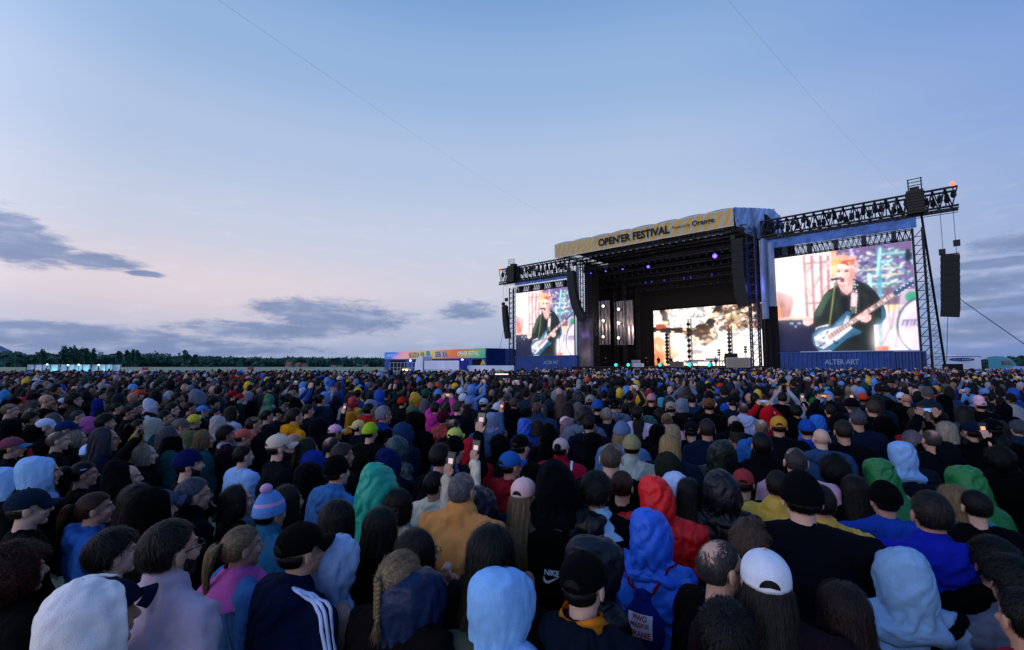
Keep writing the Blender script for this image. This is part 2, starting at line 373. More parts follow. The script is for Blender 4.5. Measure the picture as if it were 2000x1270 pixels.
# --- things on the head
def head_mask(p, kind='hair'):
    x, y, z = p
    if kind == 'cap': return z > 1.672 - .015 * (y < 0) - .2 * max(0, -y - .02) * .3
    if y > .045: return z > 1.708
    if y > -.005: return z > 1.662 + (y + .005) * .8
    if y > -.038: return z > 1.655
    return z > 1.590 - .35 * (-.038 - y) * 0
def dome(R, C, mask, nu=48, nt=20, pole=(0, -.25, 1), disp=None, tmax=2.6, curl=.0):
    """surface from a pole to the edge of mask, returns P (rows along, cols round) and normals-ish"""
    pole = Vector(pole).normalized(); q = Vector((0, 0, 1)).rotation_difference(pole).to_matrix()
    P = np.zeros((nt, nu, 3)); R = np.array(R); C = np.array(C)
    for i in range(nu):
        a = 2 * math.pi * i / nu; te = .4
        for t in np.linspace(.3, tmax, 90):
            d = q @ Vector((math.sin(t) * math.sin(a), math.sin(t) * math.cos(a), math.cos(t)))
            if mask(np.array(d) * R + C): te = t
            else: break
        for j in range(nt):
            t = te * j / (nt - 1); d = np.array(q @ Vector((math.sin(t) * math.sin(a), math.sin(t) * math.cos(a), math.cos(t))))
            k = 1 + (disp(d, j / (nt - 1)) if disp else 0)
            P[j, i] = d * R * k + C
    return P
def strands(mb, P, C, n, width=.0016, off=(.001, .010), drift=.6, seg=6, lift=0.0, tmin=(0, .5), tlen=(.3, .6), jit=.003, tone=(.55, 1.6), r=None, closed=True, sag=0.0):
    r = r or rng; R_, K = P.shape[:2]; C = np.array(C)
    vs = []; fs = []; cs = []; k = mb.n
    for _ in range(n):
        u0 = r.random() * K; t0 = r.uniform(*tmin); t1 = min(1.0 + lift, t0 + r.uniform(*tlen)); du = r.normal() * drift; o = r.uniform(*off); tn = r.uniform(*tone)
        pts = []
        for s in range(seg):
            f = s / (seg - 1); t = (t0 + (t1 - t0) * f) * (R_ - 1); u = (u0 + du * f)
            u = u % K if closed else min(max(u, 0), K - 1.001)
            i0 = int(u) % K; i1 = (i0 + 1) % K; fu = u - int(u); j0 = min(int(t), R_ - 2); ft = t - j0
            p = (P[j0, i0] * (1 - fu) + P[j0, i1] * fu) * (1 - ft) + (P[j0 + 1, i0] * (1 - fu) + P[j0 + 1, i1] * fu) * ft
            d = p - C; d = d / (np.linalg.norm(d) + 1e-6)
            p = p + d * (o * math.sin(math.pi * (.15 + .7 * f)) + o * .3) + r.normal(0, jit, 3) * f; p[2] -= sag * f * f
            pts.append(p)
        pts = np.array(pts); tg = np.gradient(pts, axis=0); nn = pts - C; sd = np.cross(tg, nn); sd /= (np.linalg.norm(sd, axis=1)[:, None] + 1e-9)
        w = width * np.linspace(1, .35, seg)[:, None]
        a = pts - sd * w; b = pts + sd * w; base = len(vs) * 0
        idx = mb.n; mb.v.append(np.stack([a, b], 1).reshape(-1, 3)); mb.c.append(np.tile((tn, tn, tn), (2 * seg, 1))); mb.f += [(idx + 2 * s, idx + 2 * s + 1, idx + 2 * s + 3, idx + 2 * s + 2) for s in range(seg - 1)]; mb.n += 2 * seg
def hair_proto(kind, seed=0):
    r = np.random.default_rng(seed + 11); mb = MB(); C = (0, -.012, 1.655)
    R = (.0845, .108, .104) if kind not in ('short', 'buzz', 'balding') else (.0800, .105, .102)
    if kind in ('short', 'messy', 'buzz', 'balding'):
        k = {'short': 1.0, 'messy': 1.07, 'buzz': .985, 'balding': .99}[kind]
        m = head_mask
        if kind == 'balding': m = lambda p: head_mask(p)
        dsp = lambda d, t: (.035 if kind == 'messy' else .012 if kind == 'short' else .003) * mnoise.noise((d[0] * 5 + seed, d[1] * 5, d[2] * 5)) + (.05 * max(0, d[2]) if kind == 'messy' else (.05 * max(0, d[2]) - .035 * t * t) if kind == 'short' else 0)
        P = dome(np.array(R) * k, C, m, disp=dsp, pole=(0.1, -.55, 1))
        if kind == 'balding':
            J = P[11:]; mb.grid(J, (.7, .7, .7), closed=True)
            for lo_, n_ in ((.18, 500), (.30, 700), (.40, 900), (.48, 1400)): strands(mb, P, C, n_, .0013, (.000, .003), .5, 3, tmin=(lo_, .9), tlen=(.05, .12), jit=.0015, r=r)
        else:
            mb.grid(P, (.6, .6, .6), closed=True)
            # the edge turned in to the scalp
            E = P[-1:]; mb.grid(np.concatenate([E, (E - np.array(C)) * .9 + np.array(C)]), (.6, .6, .6), closed=True)
            if kind == 'short': strands(mb, P, C, 2600, .0015, (.002, .010), .8, 5, lift=.01, tmin=(0, .85), tlen=(.18, .4), jit=.0022, r=r)
            if kind == 'messy': strands(mb, P, C, 2600, .0016, (.004, .022), 1.8, 6, lift=.1, tmin=(0, .8), tlen=(.25, .5), jit=.007, r=r)
            if kind == 'buzz': strands(mb, P, C, 1800, .0011, (.001, .004), .5, 3, tmin=(0, .95), tlen=(.04, .1), jit=.001, r=r)
    elif kind in ('long', 'bob'):
        P0 = dome(np.array(R) * 1.06, C, lambda p: (p[2] > 1.705 if p[1] > .045 else p[2] > 1.64), disp=lambda d, t: .02 * max(0, d[2]) + .01 * mnoise.noise((d[0] * 4 + seed, d[1] * 4, d[2] * 4)), pole=(0, .05, 1), nu=60)
        zs = [1.58, 1.52, 1.46, 1.40, 1.33, 1.26, 1.18] if kind == 'long' else [1.60, 1.56, 1.525]
        cols = [i for i in range(60) if abs(((2 * math.pi * i / 60 + math.pi) % (2 * math.pi)) - math.pi) > .95]
        rows = [P0[j][cols] for j in range(P0.shape[0])]
        for q, z in enumerate(zs):
            row = []
            for c_i in cols:
                a = 2 * math.pi * c_i / 60; a = ((a + math.pi) % (2 * math.pi)) - math.pi
                rx = .094 - .004 * q if kind == 'bob' else .094 - .003 * min(q, 2) + .012 * max(0, q - 2); ry = .118 if q < 2 else .115 + .008 * (q - 1)
                wv = .010 * mnoise.noise((a * 3.5, z * 9, seed)) + (.006 * math.sin(a * 17 + z * 6))
                row.append([(rx + wv) * math.sin(a), -.018 + (ry + wv) * math.cos(a) - (.020 * min(3, max(0, q - 1))), z])
            rows.append(np.array(row))
        P = np.stack(rows); mb.grid(P, (.6, .6, .6)); CC = (0, -.0, 1.5)
        strands(mb, P, CC, 2600, .0017, (.001, .008), 1.2, 9, lift=.0, tmin=(0, .5), tlen=(.4, .75), jit=.003, r=r, closed=False)
        strands(mb, P, CC, 150, .001, (.01, .022), 2.5, 9, tmin=(0, .5), tlen=(.5, .9), jit=.006, r=r, closed=False)
    elif kind in ('pony', 'bun', 'braid'):
        P = dome(np.array(R) * 1.015, C, head_mask, pole=(0, -1, .35), disp=lambda d, t: .012 * mnoise.noise((d[0] * 5 + seed, d[1] * 5, d[2] * 5)))
        mb.grid(P, (.6, .6, .6), closed=True); strands(mb, P, C, 2400, .0014, (.001, .005), .4, 7, tmin=(.05, .6), tlen=(.4, .8), jit=.0015, r=r)
        strands(mb, P, C, 110, .0008, (.004, .012), 1.0, 6, lift=.05, tmin=(.2, .8), tlen=(.3, .5), jit=.005, r=r)
        g = np.array((0, -.118, 1.69))
        if kind == 'bun':
            c2 = g + (0, -.025, .0); mb.ell(c2, (.045, .035, .042), col=(.6, .6, .6)); Q = dome((.046, .037, .044), c2, lambda p: True, nu=20, nt=10, pole=(0, -1, 0)); strands(mb, Q, c2, 900, .0014, (.001, .010), 5, 6, tmin=(.1, .8), tlen=(.1, .3), jit=.003, r=r)
        elif kind == 'pony':
            rows = []
            for t in np.linspace(0, 1, 9):
                c2 = g + np.array((.01 * math.sin(t * 3), -.055 * math.sin(t * math.pi * .6) - .01, .008 - .26 * t * t - .02 * t)); rr = (.014 + .020 * math.sin(math.pi * min(1, t * 1.1 + .1)))
                rows.append([[c2[0] + rr * math.cos(a), c2[1] + rr * .8 * math.sin(a), c2[2]] for a in np.linspace(0, 2 * math.pi, 12, endpoint=False)])
            Q = np.array(rows); mb.grid(Q, (.6, .6, .6), closed=True); strands(mb, Q, (0, -.14, 1.55), 500, .0015, (.001, .008), 1.0, 7, lift=.1, tmin=(0, .4), tlen=(.5, .8), jit=.004, r=r)
        else:
            for q in range(9):
                for s in (-1, 1):
                    c2 = g + np.array((s * .007, -.02 + .05 * (q / 9) ** 2 * 0, -.008 - .018 * q - .006 * s)); mb.ell(c2, (.0115 - .0005 * q, .011, .015), 10, 8, col=(.9 + .2 * (q % 2),) * 3, M3=Matrix.Rotation(s * .6, 3, 'Y'))
            a = g + np.array((0, -.02, -.165))
            for q in range(140): b_ = a + r.normal(0, .012, 3) + (0, 0, -.07); mb.bar(a + r.normal(0, .004, 3), b_, .0012, .0004, 3, col=(r.uniform(.6, 1.5),) * 3)
    elif kind in ('curly', 'frizz'):
        big = 1.38 if kind == 'curly' else 1.28
        P = dome(np.array(R) * big, (0, -.03, 1.645), lambda p: (p[2] > 1.70 if p[1] > .05 else p[2] > (1.50 if kind == 'curly' else 1.46)), disp=lambda d, t: .10 * mnoise.noise((d[0] * 3 + seed, d[1] * 3, d[2] * 3)), pole=(0, -.2, 1))
        mb.grid(P * .94 + np.array((0, -.03, 1.645)) * .06, (.5, .5, .5), closed=True)
        strands(mb, P, (0, -.03, 1.645), 4200, .0014, (-.008, .020), 3.0, 8, lift=.03, tmin=(0, .85), tlen=(.08, .25), jit=.011 if kind == 'curly' else .006, r=r)
    mb.c = [np.asarray(c_) * .72 for c_ in mb.c]; me = mb.mesh('hair', True, 'tint'); me.materials.append(HAIR); return me
def shell(P, closed, t=.004, name='x', sub=False):
    mb = MB(); mb.grid(P, closed=closed); me = mb.mesh(name); o = bpy.data.objects.new('t', me); COL.objects.link(o)
    if sub: q = o.modifiers.new('u', 'SUBSURF'); q.levels = 1; q.render_levels = 1
    m = o.modifiers.new('s', 'SOLIDIFY'); m.thickness = t; m.offset = -1
    dg = bpy.context.evaluated_depsgraph_get(); out = bpy.data.meshes.new_from_object(o.evaluated_get(dg)); bpy.data.objects.remove(o)
    out.polygons.foreach_set('use_smooth', [True] * len(out.polygons)); return out
def hood_proto(kind, seed):
    prof = {'soft': [(1.36, .165, .115, -.03), (1.40, .190, .142, -.035), (1.43, .172, .142, -.036), (1.46, .130, .126, -.036), (1.485, .104, .112, -.032), (1.51, .100, .113, -.028), (1.55, .112, .130, -.024), (1.60, .120, .144, -.022), (1.66, .121, .146, -.024), (1.71, .114, .136, -.03), (1.745, .097, .115, -.036), (1.768, .070, .083, -.042), (1.781, .036, .044, -.046), (1.785, .002, .002, -.048)],
            'peak': [(1.36, .165, .115, -.03), (1.40, .190, .142, -.035), (1.43, .172, .142, -.036), (1.46, .134, .130, -.04), (1.485, .110, .118, -.04), (1.52, .106, .124, -.038), (1.56, .114, .140, -.038), (1.61, .119, .152, -.042), (1.67, .114, .150, -.052), (1.72, .100, .132, -.068), (1.76, .078, .104, -.085), (1.788, .050, .068, -.10), (1.804, .024, .034, -.11), (1.810, .002, .002, -.114)],
            'rain': [(1.36, .155, .105, -.03), (1.40, .176, .130, -.034), (1.425, .160, .132, -.034), (1.455, .118, .112, -.032), (1.48, .098, .104, -.03), (1.51, .104, .116, -.026), (1.56, .118, .138, -.018), (1.61, .124, .150, -.012), (1.66, .124, .152, -.010), (1.71, .116, .142, -.012), (1.745, .099, .120, -.016), (1.77, .070, .088, -.020), (1.784, .036, .046, -.022), (1.789, .002, .002, -.022)],
            'poncho': [(.80, .40, .36, .0), (1.0, .38, .32, -.0), (1.2, .345, .26, -.01), (1.33, .305, .210, -.02), (1.40, .255, .170, -.028), (1.445, .18, .145, -.034), (1.475, .132, .128, -.034), (1.52, .124, .132, -.03), (1.58, .128, .148, -.024), (1.64, .130, .156, -.02), (1.70, .120, .146, -.022), (1.745, .100, .120, -.03), (1.772, .070, .086, -.038), (1.788, .034, .044, -.044), (1.793, .002, .002, -.046)]}[kind]
    zz = np.array([p[0] for p in prof]); pr = np.array(prof); K = 56; ts = np.linspace(0, len(prof) - 1, 46); rows = []
    op = lambda z: float(np.interp(z, [1.44, 1.50, 1.56, 1.66, 1.73, 1.775, 1.79], [0.02, .45, .92, 1.0, .74, .25, .02]))
    for t in ts:
        z, rx, ry, yc = [np.interp(t, range(len(prof)), pr[:, q]) for q in range(4)]
        o = op(z); row = []
        for i in range(K):
            a = o + (2 * math.pi - 2 * o) * i / (K - 1)
            row.append([rx * math.sin(a), yc + ry * math.cos(a), z])
        rows.append(row)
    P = np.array(rows); sh = P.shape; V = P.reshape(-1, 3); C = np.array((0, -.02, 1.62)); n = V - C; n[:, 2] *= .4; n /= np.linalg.norm(n, axis=1)[:, None]
    a0 = nz3(V, (6, 6, 4), seed * 2.3); W = V + a0[:, None] * .15
    c1 = nz3(W, (13, 13, 7), seed + 3.); c2 = nz3(W, (26, 26, 16), seed + 8.)
    amp = {'soft': .018, 'peak': .020, 'rain': .026, 'poncho': .030}[kind]
    D = a0 * amp * 1.5 + (.3 - np.abs(c1)) * amp * 1.1 + (.25 - np.abs(c2)) * amp * .5
    seam = np.exp(-(V[:, 0] / .005) ** 2) * (V[:, 1] < .05) * -.003
    rimz = (np.abs(np.abs(np.arctan2(V[:, 0], V[:, 1])) - 1.08) < .12) & (V[:, 2] > 1.50) & (V[:, 2] < 1.74); D = D + rimz * .004
    nk = np.exp(-((V[:, 2] - 1.485) / .04) ** 2) * np.sin(np.arctan2(V[:, 0], V[:, 1]) * 13 + a0 * 8) * amp * .7
    V = V + n * (D + seam + nk)[:, None]
    V[V[:, 2] > 1.78, 2] += 0
    return shell(V.reshape(sh), False, .005, 'hood', True)
def cap_protos():
    P = dome((.0905, .110, .106), (0, -.012, 1.668), lambda p: head_mask(p, 'cap'), pole=(0, 0, 1), nu=72, nt=16)
    C = np.array((0, -.012, 1.668)); V = P.reshape(-1, 3); a = np.arctan2(V[:, 0], V[:, 1] + .012)
    g = np.exp(-(((a / (math.pi / 3) + .5) % 1 - .5) / .05) ** 2) * .0005; h = np.clip((V[:, 2] - 1.68) / .09, 0, 1)
    V = C + (V - C) * (1 + .035 * np.sin(h * math.pi)[:, None]) - (V - C) / .1 * g[:, None]
    # opening at the back over the strap
    cap = shell(V.reshape(P.shape), True, .003, 'cap')
    mb = MB(); mb.ell((0, -.012, 1.779), (.008, .008, .004), 10, 6)
    button = mb.mesh('button', True)
    rows = []
    for j in range(9):
        t = j / 8; row = []
        for i in range(17):
            s = (i - 8) / 8; x = s * (.083 - .010 * t * abs(s)); y0 = -.012 + .108 * math.sqrt(max(0, 1 - (x / .0905) ** 2)); y = y0 + t * .078 * math.sqrt(max(0.0, 1 - s * s * .93)); z = 1.688 - .20 * x * x / .1 * .35 - t * .012 - .035 * t * s * s - .012 * s * s
            row.append([x, y, z])
        rows.append(row)
    brim = shell(np.array(rows), False, .004, 'brim', True)
    mb = MB()
    rr = []
    for tt in np.linspace(0, math.pi, 12): rr.append((.036 * math.cos(tt), .034 * math.sin(tt)))
    pts = []
    for (x, z) in rr:
        zz = 1.668 + z; y = -.012 - .1125 * math.sqrt(max(0, 1 - (x / .0905) ** 2 - ((zz - 1.668) / .112) ** 2)) - .0012; pts.append((x, y, zz))
    c0 = (0, -.124, 1.675); mb.add([c0] + pts, [(0, i + 2, i + 1) for i in range(len(pts) - 1)])
    gap = mb.mesh('strap_opening', False)
    return cap, brim, button, gap
def beanie_proto(seed, tall=0.0):
    m = lambda p: p[2] > (1.675 if p[1] > .03 else 1.64)
    P = dome((.091, .113, .118 + tall), (0, -.014, 1.668), m, pole=(0, -.12, 1), nu=84, nt=22)
    C = np.array((0, -.014, 1.668)); V = P.reshape(-1, 3); a = np.arctan2(V[:, 0], V[:, 1]); h = (V[:, 2] - 1.668)
    rib = (1 - np.abs(np.sin(a * 22))) * -.0022; cuff = (V[:, 2] < 1.705 + tall * .1).astype(float) * .0055; nzv = nz3(V, (9, 9, 9), seed)
    V = C + (V - C) * (1 + (rib + cuff + nzv * .005)[:, None] / .1)
    if tall: t_ = np.clip(h / .15, 0, 1) ** 3; V[:, 0] *= 1 - .25 * t_; V[:, 1] -= t_ * .02
    Q = V.reshape(P.shape); me = shell(Q, True, .006, 'beanie')
    return me
print('protos...')
BODY = {p: body_proto(p) for p in ARMS}
JK = {}
for p in ('down', 'both', 'one', 'mouth'):
    for k in ('plain', 'collar', 'hooddown', 'puffer', 'rain'):
        if p != 'down' and k in ('puffer', 'collar', 'rain'): continue
        for s in range(2 if p == 'down' else 1):
            me = jacket_proto(p, k, s + len(JK)); me.materials.append(RAIN if k == 'rain' else CLOTH); JK.setdefault((p, k), []).append(me)
TR = trousers_proto(); TR.materials.append(CLOTH)
HR = {k: [hair_proto(k, s) for s in range(n)] for k, n in (('short', 3), ('messy', 2), ('buzz', 1), ('balding', 1), ('long', 3), ('bob', 2), ('pony', 2), ('bun', 1), ('braid', 1), ('curly', 1), ('frizz', 1))}
def press(me):
    m = me.copy(); V = getv(m); C = np.array((0, -.012, 1.66)); w = np.clip((V[:, 2] - 1.635) / .03, 0, 1) * .24
    V = C + (V - C) * (1 - w)[:, None]; setv(m, V); return m
for k in ('short', 'buzz', 'long', 'bob', 'pony', 'bun', 'messy', 'curly'):
    if k in HR: HR['u' + k] = [press(m) for m in HR[k][:2]]
HD = {}
for k, n in (('soft', 3), ('peak', 2), ('rain', 3), ('poncho', 1)):
    for s in range(n):
        me = hood_proto(k, s + 1.5); me.materials.append(RAIN if k in ('rain', 'poncho') else CLOTH); HD.setdefault(k, []).append(me)
CAPM, BRIM, BUTTON, GAP = cap_protos(); BN = [beanie_proto(0), beanie_proto(3, .035)]
for m_ in (CAPM, BRIM, BUTTON): m_.materials.append(CLOTH)
GAP.materials.append(HAIR)
for m_ in BN: m_.materials.append(CLOTH)
def glasses_proto():
    mb = MB()
    for s in (-1, 1):
        pts = [(s * (.033 + .024 * math.cos(t)), .104, 1.643 + .018 * math.sin(t)) for t in np.linspace(0, 2 * math.pi, 15)]
        for a, b in zip(pts, pts[1:]): mb.bar(a, b, .0020, n=4)
        mb.bar((s * .057, .103, 1.648), (s * .082, .0, 1.648), .0022)
    mb.bar((-.010, .106, 1.646), (.010, .106, 1.646), .002); return mb.mesh('glasses')
GL = glasses_proto(); GL.materials.append(mat('dark_plastic', rgb('#101014'), .3))

HCOL = {'black': '#0e0b0b', 'dark': '#191312', 'brown': '#34241c', 'lightbrown': '#6a5244', 'grey': '#6c6a70', 'white': '#a9a6ac', 'blonde': '#8c7354', 'auburn': '#5a3320', 'red': '#5c1f14', 'darkred': '#4a161c', 'darkgrey': '#3c3b40'}
SK = ['#b98d7a', '#c29a88', '#a97c69', '#b48672', '#c9a291']
HTOP = {'short': 1.772, 'messy': 1.785, 'buzz': 1.762, 'bald': 1.757, 'balding': 1.757, 'long': 1.775, 'bob': 1.775, 'pony': 1.768, 'bun': 1.768, 'braid': 1.768, 'curly': 1.80, 'frizz': 1.79, 'soft': 1.785, 'peak': 1.81, 'rain': 1.789, 'poncho': 1.793, 'cap': 1.785, 'capb': 1.785, 'beanie': 1.79, 'beanietall': 1.82}
HWID = {'short': .178, 'messy': .195, 'buzz': .172, 'bald': .165, 'balding': .172, 'long': .20, 'bob': .195, 'pony': .178, 'bun': .178, 'braid': .178, 'curly': .255, 'frizz': .235, 'soft': .235, 'peak': .24, 'rain': .245, 'poncho': .25, 'cap': .188, 'capb': .188, 'beanie': .195, 'beanietall': .195}
PEOPLE = []
CROWDG = 'festival crowd facing the stage'
def fitmesh(head):
    if head in HR: me = HR[head][0]; zl = 1.60
    elif head in HD: me = HD[head][0]; zl = 1.52
    elif head == 'puffhood': me = HD['soft'][0]; zl = 1.52
    elif head in ('cap', 'capb'): me = CAPM; zl = 1.6
    elif head.startswith('beanie'): me = BN[1 if head == 'beanietall' else 0]; zl = 1.6
    else: me = BODY['down']; zl = 1.6
    V = getv(me); V = V[V[:, 2] > zl]; V = V[(V[:, 1] < .075)] if head == 'bald' else V
    return V[::max(1, len(V) // 500)]
FITM = {}
def person(x, y, s, yaw, head, hc, jk, jc, pose='down', skin=None, hair='short', haircol=None, brim=None, label='', gl=False, seed=0, wide=1.0, jlabel=None, z=0.0, trouser=None):
    r = random.Random(seed * 7919 + 13)
    sk = rgb(skin or r.choice(SK), .80)
    b = link('person', BODY[pose], None, None, sk); b.location = (x, y, z); b.rotation_euler = (0, 0, yaw); b.scale = (s, s, s)
    tag(b, label, 'person', CROWDG)
    def ch(name, me, c):
        o = link(name, me, None, b, crush(rgb(c)) if isinstance(c, str) else c); return o
    if jk != 'poncho':
        jo = ch('jacket', r.choice(JK[(pose, jk if (pose, jk) in JK else 'plain')]), crush(jc)); kw = (1.12 if pose == 'down' else 1.02) * wide; jo.scale = (kw, 1 + (kw - 1) * .5, 1)
    ch('trousers', TR, trouser or r.choice(['#101318', '#141a2a', '#1b1d22', '#22262e']))
    haircol = haircol or r.choice(['black', 'dark', 'dark', 'brown', 'brown', 'lightbrown', 'grey', 'blonde'])
    hcc = HCOL.get(haircol, haircol)
    if head in HR: ch('hair', r.choice(HR[head]), HCOL.get(hc, hc))
    elif head in HD:
        ch('rain_poncho' if head == 'poncho' else 'hood', r.choice(HD[head]), hc)
    elif head in ('cap', 'capb'):
        if hair and hair != 'bald': ch('hair', r.choice(HR['u' + hair]), hcc)
        c = ch('cap', CAPM, hc); k = ch('brim', BRIM, brim or hc); k.parent = c; u = ch('button', BUTTON, brim or hc); u.parent = c
        g = ch('strap_opening', GAP, hcc); g.parent = c
        if head == 'capb': c.matrix_local = Matrix.Translation((0, -.024, 0)) @ Matrix.Rotation(math.pi, 4, 'Z')
    elif head in ('beanie', 'beanietall'):
        if hair and hair != 'bald': ch('hair', r.choice(HR['u' + hair]), hcc)
        ch('beanie', BN[0 if head == 'beanie' else 1], hc)
    if gl: ch('glasses', GL, '#101014')
    return b

# ------------------------------------------------------------------ ground and far setting
g = MB(); xs = np.linspace(-900, 900, 61); ys = np.linspace(-30, 900, 45)
P = np.array([[[x, y, 0.25 * mnoise.noise((x * .02, y * .02, 0)) * min(1, max(0, (y - 150) / 100)) + max(0, y - 330) * .008] for x in xs] for y in ys]); g.grid(P)
gm = mat('field_grass', rgb('#868e68', 1.0), .95, var=.35, vscale=.08, bump=.4, bscale=3)
tag(put('ground', g, gm, smooth=True), kind='structure')

# stage frame: O below the right end of the truss, U to the right along the front, B backwards
S = 1.12
O = Vector((46.3 * S, 48.1 * S, 0)); U = Vector((.754, -.657, 0)).normalized(); B = Vector((.657, .754, 0)).normalized(); Z = Vector((0, 0, 1))
CAM = Vector((0, 0, CAMH))
def sp(px, py, v=0.0):          # pixel -> (u, z) in the plane v metres behind the front line
    r = ray(px, py); k = (O + B * v - CAM).dot(B) / r.dot(B); p = CAM + r * k; return ((p - O).dot(U), p.z)
def W(u, v, z): return O + U * u + B * v + Z * z
def wp(px, py, v=0.0): u, z = sp(px, py, v); return W(u, v, z)
STM = np.array([list(U), list(B), list(Z)]).T     # local (u, v, z) -> world
def sbox(mb, u0, u1, v0, v1, z0, z1, col=None): return mb.box(W((u0 + u1) / 2, (v0 + v1) / 2, (z0 + z1) / 2), (abs(u1 - u0) / 2, abs(v1 - v0) / 2, abs(z1 - z0) / 2), STM, col)
def truss(mb, a, b, wv, hv, n, r=.05, r2=.03, faces='all'):
    """box truss from a to b (centre of its front top chord), wv and hv vectors across"""
    a, b, wv, hv = Vector(a), Vector(b), Vector(wv), Vector(hv)
    for o_ in (Vector((0, 0, 0)), wv, hv, wv + hv): mb.bar(a + o_, b + o_, r, n=5)
    for q in range(n):
        p = a.lerp(b, q / n); p2 = a.lerp(b, (q + 1) / n); pm = a.lerp(b, (q + .5) / n)
        for (e, f) in ((Vector((0, 0, 0)), hv), (wv, wv + hv)):
            mb.bar(p + e, pm + f, r2, n=3); mb.bar(pm + f, p2 + e, r2, n=3)
        mb.bar(p, p + wv, r2, n=3); mb.bar(p + hv, p2 + hv + wv, r2, n=3); mb.bar(p, p + hv, r2, n=3)
STG = empty('festival_stage', W(-26, 0, 0), 'huge black festival stage with striped yellow banner roof and blazing back screen', 'stage')
STEEL = mat('truss_steel', rgb('#131722'), .45, .6)

# towers and wing trusses
def wing(px0, pt0, pb0, px1, pt1, pb1, towerx, tx0, tx1, toptower, name, label, brace):
    T = empty(name, W(sp(towerx, 700)[0], 0, 0), label, 'truss tower', 'screen towers beside the stage')
    u0, zt0 = sp(px0, pt0); u1, zt1 = sp(px1, pt1); zt = (zt0 + zt1) / 2; zb = (sp(px0, pb0)[1] + sp(px1, pb1)[1]) / 2
    mb = MB(); truss(mb, W(u0, 0, zt), W(u1, 0, zt), B * 1.8, Z * (zb - zt), int(abs(u1 - u0) / 1.1), .15, .08); wput('truss', mb, STEEL, T)
    # spotlights hanging along the truss
    k = int(abs(u1 - u0) / .62); hm_ = MB(); hm_.ell((0, 0, 0), (.30, .30, .38), 8, 6); hm_.box((0, 0, .42), (.22, .22, .14), STM); hm_.bar((0, 0, 0), (0, 0, 1.0), .06); me_ = hm_.mesh('spotlight'); me_.materials.append(BLACKM)
    for i in range(k):
        o = bpy.data.objects.new('spotlight', me_); COL.objects.link(o); o.parent = T; o.location = W(min(u0, u1) + (i + .5) * .62, .5 + random.uniform(-.3, .8), (zt + zb) / 2 + random.uniform(-.7, .5)) - T.location
    mb = MB()
    for vv_ in (.2, 1.5): mb.bar(W(u0, vv_, zb - .25), W(u1, vv_, zb - .25), .10); mb.bar(W(u0, vv_, zb - .5), W(u1, vv_, zb - .5), .05)
    for i in range(int(abs(u1 - u0) / .45)): uu = min(u0, u1) + i * .45; mb.box(W(uu, .1, zb - .42), (.12, .12, .16), STM)
    wput('lamp_rail', mb, BLACKM, T)
    mb = MB(); uL, uR = sp(tx0, 600)[0], sp(tx1, 600)[0]; zt2 = sp(towerx, toptower)[1]; w = abs(uR - uL)
    ul = min(uL, uR); truss(mb, W(ul, -.1, 0), W(ul, -.1, zt2 - 1.5), U * w, B * w, 17, .13, .05); wput('tower', mb, STEEL, T)
    mb = MB(); sbox(mb, ul - .35, ul + w + .35, -.5, w + .4, zb - .3, zt + .35)
    for i in range(8): sbox(mb, ul - .42, ul + w + .42, -.6, w + .5, zb - .3 + i * (zt - zb + .6) / 8, zb - .15 + i * (zt - zb + .6) / 8)
    sbox(mb, ul, ul + w, .1, w - .1, zt + .3, zt + .9)
    for i in range(3): mb.bar(W(ul - .2, -.2, zt + 1.0 + .4 * i), W(ul + w + .3, -.2, zt + 1.0 + .4 * i), .06)
    for q in (ul - .1, ul + w + .2): mb.bar(W(q, -.2, zt), W(q, -.2, zt + 1.9), .06)
    wput('head_block', mb, BLACKM, T)
    if brace:
        mb = MB(); bx = sp(brace, 700)[0]
        for vv in (0.2, w): mb.bar(W(ul + w, vv, zb), W(bx, vv, 0), .11); 
        for i in range(30):
            f, g_ = i / 30, (i + 1) / 30; a = W(ul + w, .2, zb).lerp(W(bx, .2, 0), f); b_ = W(ul + w, .2, zb).lerp(W(bx, w, 0), g_); c_ = W(ul + w * 1.0, .2, zb).lerp(W(ul + w + .25, .2, 0), f)
            mb.bar(a, c_, .03, n=3); mb.bar(a, W(ul + w, .2, zb).lerp(W(ul + w + .25, .2, 0), g_), .03, n=3)
        wput('brace', mb, STEEL, T)
    return T, u0, u1, zt, zb
TR_, ru0, ru1, rzt, rzb = wing(1485, 432, 463, 1870, 365, 400, 1802, 1793, 1813, 420, 'screen_tower', 'dark lattice truss tower right of the larger singer screen', 1848)
TL_, lu1, lu0, lzt, lzb = wing(1112, 502.5, 532, 975, 528, 551, 1000, 995.5, 1004, 549, 'screen_tower', 'dark lattice truss tower left of the smaller singer screen', 0)
mb = MB(); mb.ell(W(ru1 - .4, 0, rzt + .35), (.22, .22, .3), 10, 8); wput('warning_lamp', mb, mat('red_lamp', rgb('#ff5a3a'), emit=3.0), TR_)
mb = MB(); mb.ell(W(lu0 + .4, 0, lzt + .35), (.2, .2, .26), 10, 8); wput('warning_lamp', mb, MATS['red_lamp'], TL_)

